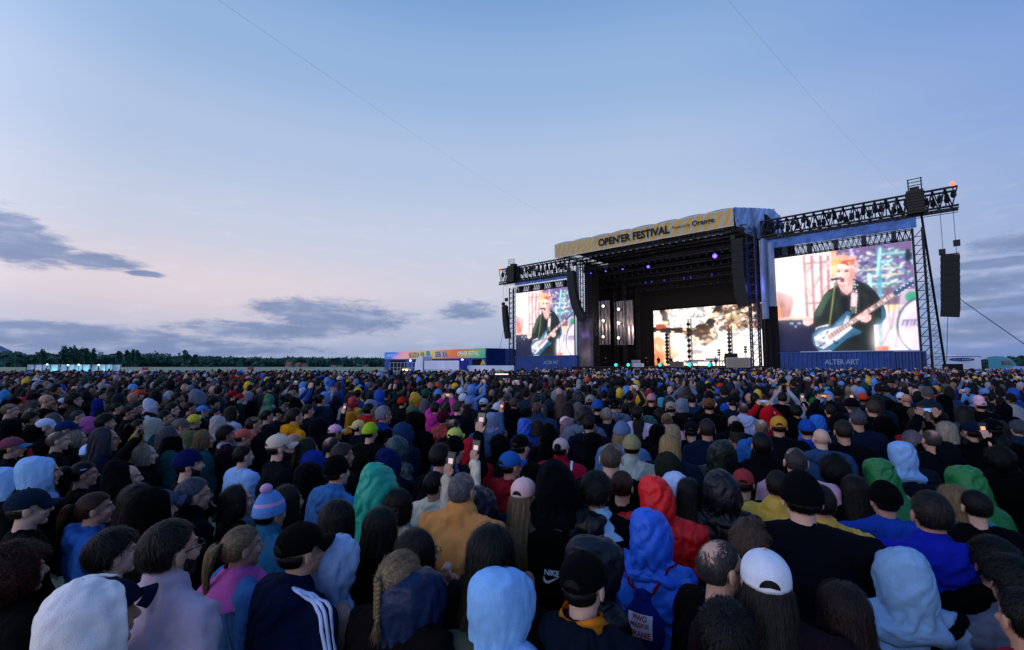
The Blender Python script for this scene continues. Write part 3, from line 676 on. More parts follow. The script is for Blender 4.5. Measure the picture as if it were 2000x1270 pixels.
# blue cloth bands and the second truss above each screen
BLUECLOTH = mat('blue_cloth', rgb('#4668a8', 1.0), .7, var=.35, vscale=.9)
def band(xl, yl0, yl1, xr, yr0, yr1, T, nm, m, amp=.25):
    ua, za = sp(xl, yl0); ub, zb_ = sp(xr, yr0); z0 = (sp(xl, yl1)[1] + sp(xr, yr1)[1]) / 2; z1 = (za + zb_) / 2; K = 90; mb = MB()
    P = np.array([[list(W(ua + (ub - ua) * i / K, .3 + amp * mnoise.noise((i * .35, j * .6, 2)), z1 + (z0 - z1) * j / 6)) for i in range(K + 1)] for j in range(7)]); mb.grid(P); o = wput(nm, mb, m, T, True); return ua, ub, z0, z1
band(1485, 466, 485, 1789, 426, 446, TR_, 'blue_drape', BLUECLOTH); band(1003.5, 548, 557.5, 1112, 532, 543, TL_, 'blue_drape', BLUECLOTH)
for (xa, ya0, ya1, xb, yb0, yb1, T) in ((1510, 484, 500, 1780, 446, 466, TR_), (1004, 559, 571, 1112, 546, 558, TL_)):
    ua, za = sp(xa, ya0); ub, zb_ = sp(xb, yb0); z1 = (za + zb_) / 2; z0 = (sp(xa, ya1)[1] + sp(xb, yb1)[1]) / 2
    mb = MB(); truss(mb, W(ua, .5, z1), W(ub, .5, z1), B * .9, Z * (z0 - z1), 26, .07, .04)
    for q in range(5): uu = ua + (ub - ua) * (q + .35) / 5; sbox(mb, uu, uu + .5, .3, 1.3, z0, z1)
    wput('screen_truss', mb, STEEL, T)

# ---- picture on the screens: coloured light points computed here
def homog(src, dst):
    A = []; 
    for (x, y), (u, v) in zip(src, dst): A.append([x, y, 1, 0, 0, 0, -u * x, -u * y]); A.append([0, 0, 0, x, y, 1, -v * x, -v * y])
    h = np.linalg.solve(np.array(A, float), np.array([q for p in dst for q in p], float)); return np.append(h, 1).reshape(3, 3)
class Canvas:
    def __init__(s, w, h, bg, H=None): s.w, s.h = w, h; s.a = np.ones((h, w, 3)) * np.array(rgb(bg)[:3]); s.H = H; s.Y, s.X = np.mgrid[0:h, 0:w] + .5
    def tr(s, pts):
        p = np.array(pts, float)
        if s.H is not None: q = np.hstack([p, np.ones((len(p), 1))]) @ s.H.T; p = q[:, :2] / q[:, 2:]
        return p * (s.w, s.h)
    def mask(s, pts):
        p = s.tr(pts); m = np.zeros((s.h, s.w), bool); n = len(p)
        for i in range(n):
            (x0, y0), (x1, y1) = p[i], p[(i + 1) % n]
            if y0 == y1: continue
            c = ((s.Y >= min(y0, y1)) & (s.Y < max(y0, y1))); m ^= c & (s.X < x0 + (s.Y - y0) * (x1 - x0) / (y1 - y0))
        return m
    def poly(s, pts, c, al=1.0): m = s.mask(pts); s.a[m] = s.a[m] * (1 - al) + np.array(rgb(c)[:3]) * al
    def line(s, pts, wd, c, al=1.0):
        for (x0, y0), (x1, y1) in zip(pts, pts[1:]):
            d = math.hypot(x1 - x0, y1 - y0) or 1; nx, ny = -(y1 - y0) / d * wd / 2, (x1 - x0) / d * wd / 2; s.poly([(x0 + nx, y0 + ny), (x1 + nx, y1 + ny), (x1 - nx, y1 - ny), (x0 - nx, y0 - ny)], c, al)
    def ell(s, cx, cy, rx, ry, c, al=1.0, rot=0.0):
        s.poly([(cx + rx * math.cos(t) * math.cos(rot) - ry * math.sin(t) * math.sin(rot), cy + rx * math.cos(t) * math.sin(rot) + ry * math.sin(t) * math.cos(rot)) for t in np.linspace(0, 2 * math.pi, 28, endpoint=False)], c, al)
    def soft(s, cx, cy, rx, ry, c, al=.5, rot=0.0):
        p = s.tr([(cx, cy), (cx + rx * math.cos(rot), cy + rx * math.sin(rot)), (cx - ry * math.sin(rot), cy + ry * math.cos(rot))]); e1 = p[1] - p[0]; e2 = p[2] - p[0]; d = e1[0] * e2[1] - e1[1] * e2[0]
        X, Y = s.X - p[0][0], s.Y - p[0][1]; u = (X * e2[1] - Y * e2[0]) / d; v = (Y * e1[0] - X * e1[1]) / d; k = (np.exp(-(u * u + v * v) * 1.4) * al)[..., None]; s.a = s.a * (1 - k) + np.array(rgb(c)[:3]) * k
    def blur(s, n=1):
        for _ in range(n):
            a = np.pad(s.a, ((1, 1), (1, 1), (0, 0)), 'edge'); s.a = (a[1:-1, 1:-1] * 2 + a[:-2, 1:-1] + a[2:, 1:-1] + a[1:-1, :-2] + a[1:-1, 2:]) / 6
def screen_mesh(cv, c00, c10, c11, c01):   # corners top-left, top-right, bottom-right, bottom-left
    h, w = cv.h, cv.w; fy, fx = np.mgrid[0:h + 1, 0:w + 1]; fy = fy / h; fx = fx / w; c = [np.array(q) for q in (c00, c10, c11, c01)]
    P = (c[0] * ((1 - fx) * (1 - fy))[..., None] + c[1] * (fx * (1 - fy))[..., None] + c[2] * (fx * fy)[..., None] + c[3] * ((1 - fx) * fy)[..., None])
    idx = np.arange((h + 1) * (w + 1)).reshape(h + 1, w + 1); Fc = np.stack([idx[:-1, :-1], idx[1:, :-1], idx[1:, 1:], idx[:-1, 1:]], -1).reshape(-1, 4)
    me = bpy.data.meshes.new('picture'); me.vertices.add((h + 1) * (w + 1)); me.vertices.foreach_set('co', P.astype(np.float32).ravel())
    me.loops.add(len(Fc) * 4); me.loops.foreach_set('vertex_index', Fc.astype(np.int32).ravel()); me.polygons.add(len(Fc)); me.polygons.foreach_set('loop_start', np.arange(0, len(Fc) * 4, 4, dtype=np.int32)); me.update(calc_edges=True)
    a = me.attributes.new('Col', 'FLOAT_COLOR', 'FACE'); a.data.foreach_set('color', np.hstack([cv.a.reshape(-1, 3), np.ones((h * w, 1))]).astype(np.float32).ravel()); return me
LED = mat('led_picture', attr='Col', emit=1.12); LED.cycles.emission_sampling = 'AUTO'
H = homog([(45, 290), (1270, 130), (1342, 1105), (85, 1110)], [(0, 0), (1, 0), (1, 1), (0, 1)])
cv = Canvas(300, 230, '#f4dfe0', H); rr = random.Random(4)
cv.poly([(0, 250), (330, 240), (330, 1120), (40, 1120)], '#ffeaea')
cv.poly([(590, 100), (1400, 100), (1400, 760), (590, 760)], '#77608f'); cv.poly([(590, 560), (1400, 560), (1400, 1120), (590, 1120)], '#c9b2c6'); cv.poly([(900, 700), (1400, 700), (1400, 1120), (900, 1120)], '#eddbe4')
cv.poly([(930, 520), (1180, 520), (1160, 700), (930, 700)], '#7d6583'); cv.poly([(1040, 700), (1150, 700), (1140, 760), (1040, 760)], '#ffd9b0')
cv.poly([(545, 220), (592, 215), (592, 440), (552, 470)], '#f0a878')
cv.poly([(62, 575), (140, 600), (205, 625), (210, 700), (180, 800), (150, 815), (70, 820)], '#c47a78'); cv.poly([(62, 700), (130, 720), (100, 820), (70, 820)], '#ef9a6a')
for x0, x1 in ((303, 335), (372, 400), (452, 470), (520, 530)): cv.line([(x0, 260), (x1, 800)], 24, '#b5787f')
for y in (335, 690): cv.line([(300, y), (540, y - 20)], 14, '#b5787f')
for a, b in (((310, 440), (400, 300)), ((400, 660), (320, 520)), ((460, 420), (390, 560)), ((470, 600), (540, 480))): cv.line([a, b], 10, '#c48a88')
cv.poly([(70, 832), (400, 822), (440, 1112), (80, 1112)], '#15183a'); cv.poly([(70, 815), (300, 795), (310, 825), (70, 832)], '#ffc9b8')
for x in (188, 205, 255, 270): cv.ell(x, 860, 7, 9, '#b9c4ff')
cv.ell(232, 888, 9, 8, '#b9c4ff')
# drum hardware
for _ in range(420):
    x, y = rr.gauss(1030, 150), rr.gauss(400, 110)
    if x < 760 or x > 1330 or y > 650 or y < 170: continue
    cv.ell(x, y, rr.uniform(4, 30), rr.uniform(3, 10), rr.choice(['#8fd8dc', '#3f8f9a', '#1e4a5e', '#dff8f4', '#5fa6c4', '#2c2f6a', '#8f7bd0', '#f4ffff']), .85, rr.uniform(-.8, .5))
for y in (238, 380, 436, 515): cv.ell(1010 + rr.uniform(-60, 120), y, 180, 10, rr.choice(['#e9d8c0', '#b8eee2', '#90dccf']), .9, -.08)
cv.ell(1240, 260, 30, 60, '#15233a'); cv.ell(1270, 630, 60, 50, '#3f9f80')
for x in (965, 985): cv.line([(x, 200), (x + 15, 1080)], 17, '#58a9bd')
cv.line([(885, 420), (900, 560)], 30, '#c9ffff'); cv.line([(720, 180), (735, 280)], 26, '#c7c0ff'); cv.line([(990, 190), (960, 440)], 22, '#b6f4ff')
for a in (((1050, 560), (1080, 900), (1010, 1050)), ((1130, 640), (1090, 930)), ((1160, 720), (1130, 1080))): cv.line(list(a), 7, '#3a3550')
cv.ell(1390, 885, 258, 262, '#2a4b64'); cv.ell(1396, 888, 243, 248, '#e6dcf0'); cv.ell(1410, 930, 215, 195, '#dccbe6')
for i, (x, w_) in enumerate(((1195, 14), (1235, 16), (1270, 12), (1300, 18), (1330, 12))): cv.line([(x + 10, 835), (x - 12, 890)], w_, '#584c7a')
cv.line([(1190, 842), (1330, 832)], 10, '#584c7a')
cv.poly([(945, 1070), (1065, 1068), (1065, 1106), (940, 1108)], '#f47a50')
# the singer
cv.blur(5)
for _ in range(90): t, q = rr.uniform(0, 6.3), rr.uniform(70, 165); cv.ell(655 + q * math.cos(t) * .9, 375 + q * math.sin(t) * .85, 22, 14, '#f7dfe0', .35, t)
cv.poly([(745, 468), (800, 490), (880, 520), (945, 580), (1000, 660), (1035, 740), (1042, 810), (1000, 865), (930, 880), (935, 960), (942, 1110), (560, 1112), (530, 960), (520, 870), (440, 890), (400, 905), (350, 885), (385, 840), (395, 770), (440, 690), (480, 610), (520, 570), (590, 530)], '#17201f')
cv.poly([(440, 690), (480, 610), (520, 575), (560, 590), (500, 700), (450, 800), (400, 800)], '#2f4a38'); cv.poly([(840, 560), (960, 600), (1030, 740), (960, 780), (900, 700)], '#12161a')
cv.poly([(640, 560), (735, 560), (720, 760), (650, 790)], '#0c1018'); cv.poly([(1000, 700), (1042, 800), (1000, 868), (935, 880), (1000, 830)], '#146a8a')
cv.poly([(615, 530), (745, 480), (735, 575), (690, 612), (640, 580)], '#ebc0bc')
cv.poly([(588, 380), (610, 345), (680, 325), (745, 350), (765, 400), (755, 440), (738, 480), (720, 530), (680, 548), (635, 540), (605, 505), (598, 460), (588, 430)], '#f6cdc4')
cv.poly([(720, 360), (765, 400), (750, 450), (725, 520), (690, 545), (705, 470)], '#e0a3a0')
cv.ell(672, 310, 92, 42, '#ee8a4a'); cv.ell(700, 320, 62, 34, '#c9573a'); cv.ell(590, 335, 34, 46, '#f6b24a'); cv.ell(650, 280, 100, 22, '#f4b9a8', .7); cv.ell(575, 385, 22, 40, '#f5d98a', .7)
cv.poly([(600, 388), (640, 384), (640, 390), (602, 395)], '#c98a70'); cv.poly([(665, 384), (712, 386), (710, 394), (668, 391)], '#c98a70'); cv.ell(610, 440, 16, 20, '#f9d8cf'); cv.ell(690, 445, 26, 24, '#f3c2b8'); cv.ell(650, 525, 34, 12, '#e4b0a8'); cv.ell(640, 352, 46, 14, '#fbe2d8'); cv.ell(618, 402, 17, 8, '#7a4a58'); cv.ell(685, 400, 21, 9, '#7a4a58'); cv.poly([(633, 400), (650, 440), (618, 445)], '#fbe0d8'); cv.ell(745, 425, 10, 22, '#e8a8a4')
cv.poly([(625, 462), (668, 462), (665, 500), (630, 498)], '#b22a38'); cv.ell(648, 476, 14, 8, '#4a1018')
cv.line([(545, 476), (640, 462)], 22, '#241a24'); cv.ell(632, 464, 18, 17, '#34262e'); cv.line([(583, 500), (530, 900)], 15, '#7f8456'); cv.line([(552, 890), (556, 1110)], 10, '#20302e')
cv.poly([(728, 588), (786, 600), (772, 770), (735, 775), (720, 740)], '#d9c2c8'); cv.poly([(722, 715), (772, 715), (764, 775), (728, 770)], '#4c5a4a')
cv.poly([(380, 960), (430, 900), (560, 880), (640, 800), (690, 755), (722, 765), (725, 820), (700, 880), (820, 935), (810, 955), (690, 1000), (560, 1105), (440, 1105), (385, 1040)], '#2f6486')
cv.poly([(395, 985), (500, 920), (650, 880), (690, 790), (712, 800), (700, 870), (740, 905), (620, 1000), (480, 1090), (410, 1060)], '#dfe2f0')
for _ in range(16): cv.ell(rr.uniform(410, 600), rr.uniform(930, 1060), rr.uniform(6, 18), rr.uniform(4, 9), rr.choice(['#1c2f50', '#34507c', '#16223c']), 1, -.6)
cv.line([(520, 990), (1120, 600)], 44, '#c9a6a2'); cv.line([(1110, 606), (1290, 500)], 40, '#27406c')
for i in range(24): t = i / 24; cv.line([(560 + 560 * t - 12, 964 - 364 * t - 18), (560 + 560 * t + 12, 964 - 364 * t + 18)], 5, '#5c4450')
for i in range(7): t = .35 + i * .1; cv.ell(520 + 600 * t, 990 - 390 * t, 11, 10, '#f8eef0', 1, -.6)
for i in range(5): cv.ell(1140 + 32 * i, 572 - 20 * i, 8, 6, '#c8e4ff'); cv.ell(1155 + 32 * i, 612 - 22 * i, 8, 6, '#c8e4ff')
cv.poly([(780, 800), (820, 775), (860, 740), (880, 790), (905, 790), (905, 830), (870, 858), (820, 850)], '#f0c4c0')
for i in range(4): cv.line([(800 + 24 * i, 800 - 12 * i), (835 + 22 * i, 835 - 8 * i)], 5, '#c07f80')
cv.poly([(292, 820), (330, 800), (385, 815), (388, 860), (340, 885), (300, 870)], '#f0c4c0'); cv.line([(310, 830), (370, 840)], 5, '#c07f80')
for _ in range(14): cv.ell(rr.uniform(745, 785), rr.uniform(490, 590), 6, 6, '#d8d4e0')
for q in ((470, 700, 26, 110, '#4c6a50', .5, .45), (520, 620, 60, 24, '#3c5a48', .5, -.6), (600, 700, 20, 90, '#2a3a38', .6, .1), (860, 620, 60, 24, '#2c3034', .6, .5), (950, 700, 24, 90, '#22282c', .6, -.3), (820, 700, 18, 110, '#060a0c', .7, -.1), (560, 850, 30, 60, '#070b0c', .7, .2), (880, 980, 30, 110, '#1c3028', .6, 0), (760, 1010, 60, 60, '#06080c', .8, 0), (980, 840, 40, 20, '#2c6a7c', .6, -.3),
          (630, 430, 30, 40, '#fff0e8', .55, 0), (700, 470, 26, 50, '#d88f88', .5, .2), (735, 440, 18, 50, '#c87878', .5, 0), (650, 535, 44, 12, '#c98880', .6, 0), (612, 402, 24, 12, '#8a5058', .5, 0), (690, 400, 28, 12, '#8a5058', .5, 0), (645, 365, 60, 16, '#fff2e6', .6, 0), (690, 590, 40, 24, '#c88a84', .5, 0), (650, 570, 16, 40, '#b87878', .4, 0),
          (460, 960, 60, 30, '#f4f8ff', .6, -.6), (620, 870, 70, 20, '#9fc4e0', .5, -.6), (450, 1040, 60, 24, '#1c4060', .6, .4), (700, 800, 20, 40, '#1a4a68', .6, 0), (330, 850, 30, 24, '#fff0ea', .5, 0), (830, 815, 30, 20, '#fff0ea', .5, 0), (750, 660, 18, 60, '#f4e8ea', .6, 0)):
    cv.soft(*q)
for _ in range(170):
    t_ = rr.uniform(2.6, 6.9); q_ = rr.uniform(55, 150); x_ = 660 + q_ * math.cos(t_); y_ = 350 + q_ * .8 * math.sin(t_); cv.line([(x_, y_), (x_ + rr.uniform(-24, 24), y_ + rr.uniform(-20, 16))], 4, rr.choice(['#f8e6e4', '#f4c8b0', '#e89860', '#fff4f0', '#d8a8a0']), .55)
for q in ((180, 500, 200, 260, '#fff8f4', .6, 0), (1230, 1010, 160, 90, '#fff0f4', .5, 0), (960, 1000, 60, 120, '#fff4f4', .5, 0), (110, 720, 30, 90, '#8a4a50', .5, 0)): cv.soft(*q)
yy_, xx_ = np.mgrid[0:cv.h, 0:cv.w]; bl_ = np.array([[mnoise.noise((x_ * .045, y_ * .045, 2)) + .5 * mnoise.noise((x_ * .14, y_ * .14, 5)) for x_ in range(cv.w)] for y_ in range(cv.h)])
cv.a *= (1 + .16 * bl_)[..., None]; cv.blur(1); sharp = cv.a.copy(); cv.blur(40); cv.a = sharp * .86 + cv.a * .20
cv.a *= (1 + np.random.default_rng(1).normal(0, .035, cv.a.shape)); cv.a = cv.a.clip(0, 2)
def big_screen(px, label, drop):
    (xl, yl0, yl1), (xr, yr0, yr1) = px; ua, za = sp(xl, yl0); ub, zb_ = sp(xr, yr0); zt = (za + zb_) / 2; z0 = (sp(xl, yl1)[1] + sp(xr, yr1)[1]) / 2
    T = empty('led_screen', W((ua + ub) / 2, .6, z0), label, 'video screen', 'screens either side of the stage')
    mb = MB(); sbox(mb, ua, ub, .62, 1.0, z0, zt)
    for i in range(7): uu = ua + (ub - ua) * (i + .5) / 7; mb.bar(W(uu, 1.2, z0), W(uu, 1.2, zt), .08)
    wput('casing', mb, BLACKM, T); me = screen_mesh(cv, W(ua, .6, zt), W(ub, .6, zt), W(ub, .6, z0), W(ua, .6, z0)); o = link('picture', me, LED); under(T, o)
    return ua, ub, z0, zt
rs = big_screen(((1511, 503, 687), (1780, 470, 684)), 'larger video screen showing a singer with guitar, right of the stage', 0)
ls = big_screen(((1004.5, 573, 695), (1117, 558, 694)), 'smaller video screen showing a singer with guitar, left of the stage', 0)

# blue containers under the screens
BLUEC = mat('blue_container', rgb('#1b3c7a', 1.0), .5, var=.25, vscale=.5)
def container(xl, xr, yt, label, txt, tx0, tx1, ty, m=BLUEC, v0=-.2, hh=2.9, cat='container'):
    ua, za = sp(xl, yt, v0); ub, _ = sp(xr, yt, v0); z1 = za; T = empty('shipping_container', W((ua + ub) / 2, v0 + 1.2, 0), label, cat, 'blue containers under the screens')
    mb = MB(); n = int(abs(ub - ua) / .55); zb_ = z1 - hh; pr = []
    for i in range(n * 4 + 1):
        k = i % 4; pr.append((ua + (ub - ua) * i / (n * 4), v0 + (.0 if k in (0, 1) else .16)))
    P = np.array([[list(W(u, v, z)) for (u, v) in pr] for z in (zb_ + .15, z1 - .15)]); mb.grid(P)
    sbox(mb, ua, ub, v0 + .2, v0 + 2.4, zb_, z1 - .02); wput('walls', mb, m, T)
    mb = MB(); sbox(mb, ua, ub, v0 - .04, v0 + .1, z1 - .15, z1); sbox(mb, ua, ub, v0 - .04, v0 + .1, zb_, zb_ + .15)
    for uu in (ua, ub): sbox(mb, uu - .06, uu + .06, v0 - .05, v0 + .12, zb_, z1)
    wput('frame', mb, m, T)
    if zb_ > 0: mb = MB(); sbox(mb, ua + .05, ub - .05, v0, v0 + 2.3, 0, zb_ - .01); wput('plinth', mb, DARKC, T)
    if txt:
        a, b = sp(tx0, ty, v0), sp(tx1, ty, v0); text_on(txt, W((a[0] + b[0]) / 2, v0, a[1] - .0), U, Z, abs(b[0] - a[0]), .68, mat('pale_print', rgb('#7485a6'), .7), T, .02, .05)
    return T
container(1519, 1744, 688.5, 'blue corrugated container with ALTER ART lettering below the larger screen', 'ALTER ART', 1611, 1678, 707)
container(1007, 1126, 695.3, 'blue corrugated container with ALTER ART lettering below the smaller screen', 'ALTER ART', 1062, 1091, 708)
container(1744, 1808, 686.5, 'plain dark blue container beside the right truss tower', None, 0, 0, 0, mat('dark_blue_container', rgb('#27468a', .6), .5, var=.2, vscale=.5))

# ---- main stage body
VB = -3.0
ul, ztl = sp(1083, 478.7, VB); ur, ztr = sp(1432, 405.4, VB); zt = (ztl + ztr) / 2; zb = (sp(1086, 505.6, VB)[1] + sp(1436, 439, VB)[1]) / 2
def cmat():
    m = mat('striped_banner', rough=.85); t = m.node_tree; b = t.nodes['Principled BSDF']
    at_ = t.nodes.new('ShaderNodeAttribute'); at_.attribute_name = 'Col'; t.links.new(at_.outputs['Color'], b.inputs['Base Color']); return m
mb = MB(); K = 420; J = 14; a0 = rgb('#bd964c', .95)[:3]; a1 = rgb('#a6a394', .9)[:3]; cols = []; rows = []
for j in range(J + 1):
    row = []
    for i in range(K + 1):
        f = i / K; g_ = j / J; slant = (f * 24 + .5 * g_ + 1.3 * math.sin(f * 5)) % 1
        c = np.array(a0) if slant < .55 else np.array(a1)
        if j == 0 or j == J or i < 3: c = np.array(rgb('#b9b4ac')[:3])
        cols.append(c * (.9 + .2 * random.random())); wr = .12 * mnoise.noise((f * 60 + g_ * 3, g_ * 1.5, 1)) + .05 * mnoise.noise((f * 200 + g_ * 14, g_ * 4, 4))
        row.append(list(W(ul + (ur - ul) * f, VB + wr, zt + (zb - zt) * g_)))
    rows.append(row)
mb.grid(np.array(rows), np.array(cols)); wput('roof_banner', mb, cmat(), STG, True, 'Col')
BK = mat('black_print', rgb('#10131c'), .8)
zc = (zt + zb) / 2; hgt = (zt - zb)
def bt(txt, x0, x1, y, frac, bold, off=.16):
    a, b = sp(x0, y, VB), sp(x1, y, VB); text_on(txt, W((a[0] + b[0]) / 2, VB, zc + off * hgt * 0), U, Z, abs(b[0] - a[0]), hgt * frac, BK, STG, bold, .2)
bt("OPEN'ER FESTIVAL", 1169, 1309, 465, .52, .035); bt("Powered by", 1314, 1349, 440, .26, .0); bt("Orange", 1352, 1396, 436, .40, .02)
# roof: scalloped cover behind the banner, deck and underside
vback = 16.0; ROOFC = mat('roof_cover', rgb('#7d95c0', .8), .6, var=.2, vscale=.3)
mb = MB(); K = 160; rows = []
for (v, dz) in ((VB + .05, 0), (VB + .25, .22), (VB + .7, .34), (3, .9), (8, .9), (vback, .3)):
    row = []
    for i in range(K + 1):
        f = i / K; sc = abs(math.sin(f * math.pi * 8)) ** .5
        row.append(list(W(ul + (ur - ul) * f, v, zt + .02 + dz * sc)))
    rows.append(row)
mb.grid(np.array(rows)); wput('roof_cover', mb, ROOFC, STG, True)
mb = MB(); sbox(mb, ul + .2, ur - .1, VB + .35, vback, zt - .6, zt - .1)
wput('roof_deck', mb, DARKC, STG)
mb = MB()
for vv in np.arange(VB + .6, vback, 2.4): truss(mb, W(ul + .3, vv, zb + .1), W(ur + 1.5, vv, zb + .1), B * .5, Z * (-.7), 46, .05, .03)
for uu in np.linspace(ul + 1, ur, 9): truss(mb, W(uu, VB + .6, zb + .9), W(uu, vback, zb + .9), U * .4, Z * (-.5), 20, .05, .03)
for k in range(5):   # lower lighting trusses
    vv = 2 + k * 2.6; zz = zb - 1.6 - k * .9 ; truss(mb, W(ul + 3, vv, zz), W(ur + 1, vv, zz), B * .4, Z * (-.45), 60, .05, .03)
wput('roof_trusses', mb, STEEL, STG)
# spotlights under the roof
def unit(name, mb, m, par, pts):
    me = mb.mesh(name); me.materials.append(m)
    for p in pts: o = bpy.data.objects.new(name, me); COL.objects.link(o); o.parent = par; o.location = Vector(p) - par.location
hm = MB(); hm.ell((0, 0, -.75), (.2, .2, .3), 8, 6); hm.bar((0, 0, -.7), (0, 0, -.2), .05); hp = []; vp = []; dp = []
for k in range(4):
    vv = 2 + k * 3.2; zz = zb - 1.6 - k * 1.1
    for i in range(24):
        uu = ul + 3.5 + i * (ur - ul - 3) / 24; hp.append(W(uu, vv, zz))
        if k == 2 and i in (8, 9, 11, 14, 15, 18, 22): vp.append(W(uu, vv - .2, zz - 1.0))
for i in range(24): uu = ul + 4 + i * (ur - ul - 5) / 24; dp += [W(uu, VB + .8, zb - .75), W(uu + .22, VB + .8, zb - .75)]
unit('hanging_light', hm, BLACKM, STG, hp)
q_ = MB(); q_.ell((0, 0, 0), (.055, .055, .05), 6, 5); unit('small_lamp', q_, mat('pale_lamp', rgb('#8fb4d8'), emit=.35), STG, dp)
q_ = MB(); q_.ell((0, 0, 0), (.11, .11, .24), 6, 5); unit('violet_lamp', q_, mat('violet_dim', rgb('#3a2ab8'), emit=.6), STG, vp)
VIO = mat('violet_lamp', rgb('#6a50ff'), emit=2.2); WHL = mat('white_lamp', rgb('#fff3d8'), emit=2.0); CYL = mat('cyan_lamp', rgb('#28e0d0'), emit=1.3)
def lamp(px, py, v, r, m, label, grp, housing=True):
    p = wp(px, py, v); T = empty('stage_lamp', p, label, 'stage light', grp); mb = MB(); mb.ell(p, (r, r, r), 10, 8); wput('bulb', mb, m, T)
    mb = MB(); mb.bar(p + B * (r * .7), p + B * (r * 3), r * 1.3, r * .9, 8); mb.bar(p + B * r * 2 - U * r * 1.5, p + B * r * 2 + U * r * 1.5, r * .2); wput('housing', mb, BLACKM, T)
lamp(1396, 500, 2, .36, VIO, 'bright violet light nearest the right stage speakers under the roof', 'violet lights under the roof')
lamp(1266, 521, 2, .24, VIO, 'violet light under the middle of the stage roof', 'violet lights under the roof')
for i, (x, y) in enumerate(((1216, 526), (1183, 530), (1154, 534))): lamp(x, y, 3, .13, VIO, 'faint violet light under the roof, %s from the left stage leg' % ('third', 'second', 'first')[i], 'violet lights under the roof')
for i, y in enumerate((598, 627, 658)):
    for j, x in enumerate((1178, 1208)): lamp(x, y + (6 if j else 0) * (1 - i * .3), 8, .27, WHL, '%s white lamp of the %s string inside the stage left side' % (('top', 'middle', 'lowest')[i], ('left', 'right')[j]), 'white lamps on the left stage side')
for i, x in enumerate((1203, 1227, 1248, 1289, 1347, 1385, 1427)): lamp(x, 713 if i < 6 else 716, 1.0, .28, CYL, 'cyan floor light on the stage edge, %s from the left' % ('first', 'second', 'third', 'fourth', 'fifth', 'sixth', 'seventh')[i], 'cyan floor lights')

def plight(p, e, c, nm='lamp_and_fill', rr_=.4):
    ld = bpy.data.lights.new(nm, 'POINT'); ld.energy = e; ld.color = c; ld.shadow_soft_size = rr_; o = bpy.data.objects.new(nm, ld); COL.objects.link(o); o.location = p
plight(wp(1178, 626, 7.0), 260, (1, .86, .70)); plight(wp(1208, 630, 7.0), 260, (1, .86, .70)); plight(wp(1140, 655, -1.0), 60, (.5, .25, 1)); plight(wp(1470, 560, -1.5), 160, (.22, .2, 1)); plight(wp(1396, 505, 1.2), 160, (.4, .3, 1)); plight(wp(1266, 526, 1.2), 90, (.4, .3, 1)); plight(wp(1380, 640, 6), 2600, (1, .74, .55)); plight(wp(1250, 640, 8), 900, (1, .74, .6)); plight(wp(1142, 690, -1.6), 70, (1, .72, .62))  # lights at lamps, plus added warm fill for screen glow and the left drape
# deck, back and sides
zdeck = 1.75; u_l = sp(1140, 700, 0)[0]; u_r = sp(1481, 700, 0)[0]
mb = MB(); sbox(mb, u_l - 2, u_r + 3.2, -1.2, vback + .5, 0, zdeck); wput('stage_deck', mb, DARKC, STG)
mb = MB(); sbox(mb, ul + 1.0, ur + 4.5, vback, vback + .3, zdeck, zt - .2); sbox(mb, u_l - 2.4, u_l - 2.1, 4.5, vback, zdeck, zb + .2); sbox(mb, u_r + 1.4, u_r + 1.7, 1.0, vback, zdeck, zt - .7); wput('black_drapes', mb, DARKC, STG)
# dangling cables and ladder trusses in the dark
mb = MB()
for i in range(26):
    uu = random.uniform(u_l - 1, u_r); vv = random.uniform(3, 14); mb.bar(W(uu, vv, zb), W(uu + random.uniform(-.3, .3), vv, zb - random.uniform(2, 7)), .03, n=3)
for (x, v) in ((1150, 1.5), (1163, 3), (1217, 9), (1200, 9), (1243, 12)): u = sp(x, 650, v)[0]; truss(mb, W(u, v, zdeck), W(u, v, zb), U * .5, B * .5, 22, .05, .03)
wput('cables_and_ladders', mb, STEEL, STG)
# leg towers of the main stage
for (x0, x1, v, nm) in ((1463, 1479, .4, 'right'), (1127, 1139, 1.2, 'left')):
    u0, u1 = sp(x0, 600, v)[0], sp(x1, 600, v)[0]; mb = MB(); truss(mb, W(u0, v, 0), W(u0, v, zb + .4), U * (u1 - u0), B * (u1 - u0), 18, .12, .055)
    wput('stage_leg', mb, mat('blue_leg', rgb('#232a4c'), .5, .3), STG)
# drapes beside the opening
def drape(x0, x1, y0, y1, v, m, nm, fold=7, amp=.3, par=STG, cols_=None):
    u0, z1 = sp(x0, y0, v); u1, _ = sp(x1, y0, v); z0 = sp((x0 + x1) / 2, y1, v)[1]; K = 70; mb = MB()
    P = np.array([[list(W(u0 + (u1 - u0) * i / K, v + amp * (.5 * math.sin(i / K * fold * 2 * math.pi) - 1.6 * math.sin(i / K * math.pi)) + .08 * mnoise.noise((i * .3, j * 1.2, fold)), z1 + (z0 - z1) * j / 14)) for i in range(K + 1)] for j in range(15)]); mb.grid(P); wput(nm, mb, m, par, True)
GREYD = mat('grey_drape', rgb('#8295b8', .8), .75, var=.4, vscale=.7, stretch=(1, 1, .25)); SIDED = mat('side_drape', rgb('#7f9cc8', 1.0), .75, var=.5, vscale=.5, stretch=(1, 1, .3))
drape(1482, 1497, 470, 624, -.4, GREYD, 'drape', 1, .5); drape(1496, 1511, 478, 600, -.35, GREYD, 'drape', 1, .5)
drape(1486, 1519, 600, 722, -.1, DARKC, 'lower_drape', 3, .3); drape(1124, 1131, 522, 592, .6, GREYD, 'drape', 1, .2)
drape(1127, 1158, 624, 716, .3, mat('brown_drape', rgb('#46404a'), .6, var=.4, vscale=.8), 'drape', 2, .4)
SHINE = mat('foil_curtain', rgb('#6d6668'), .3, .7, var=.5, vscale=2.5, bump=.8, bscale=1.2, stretch=(1, 1, .2))
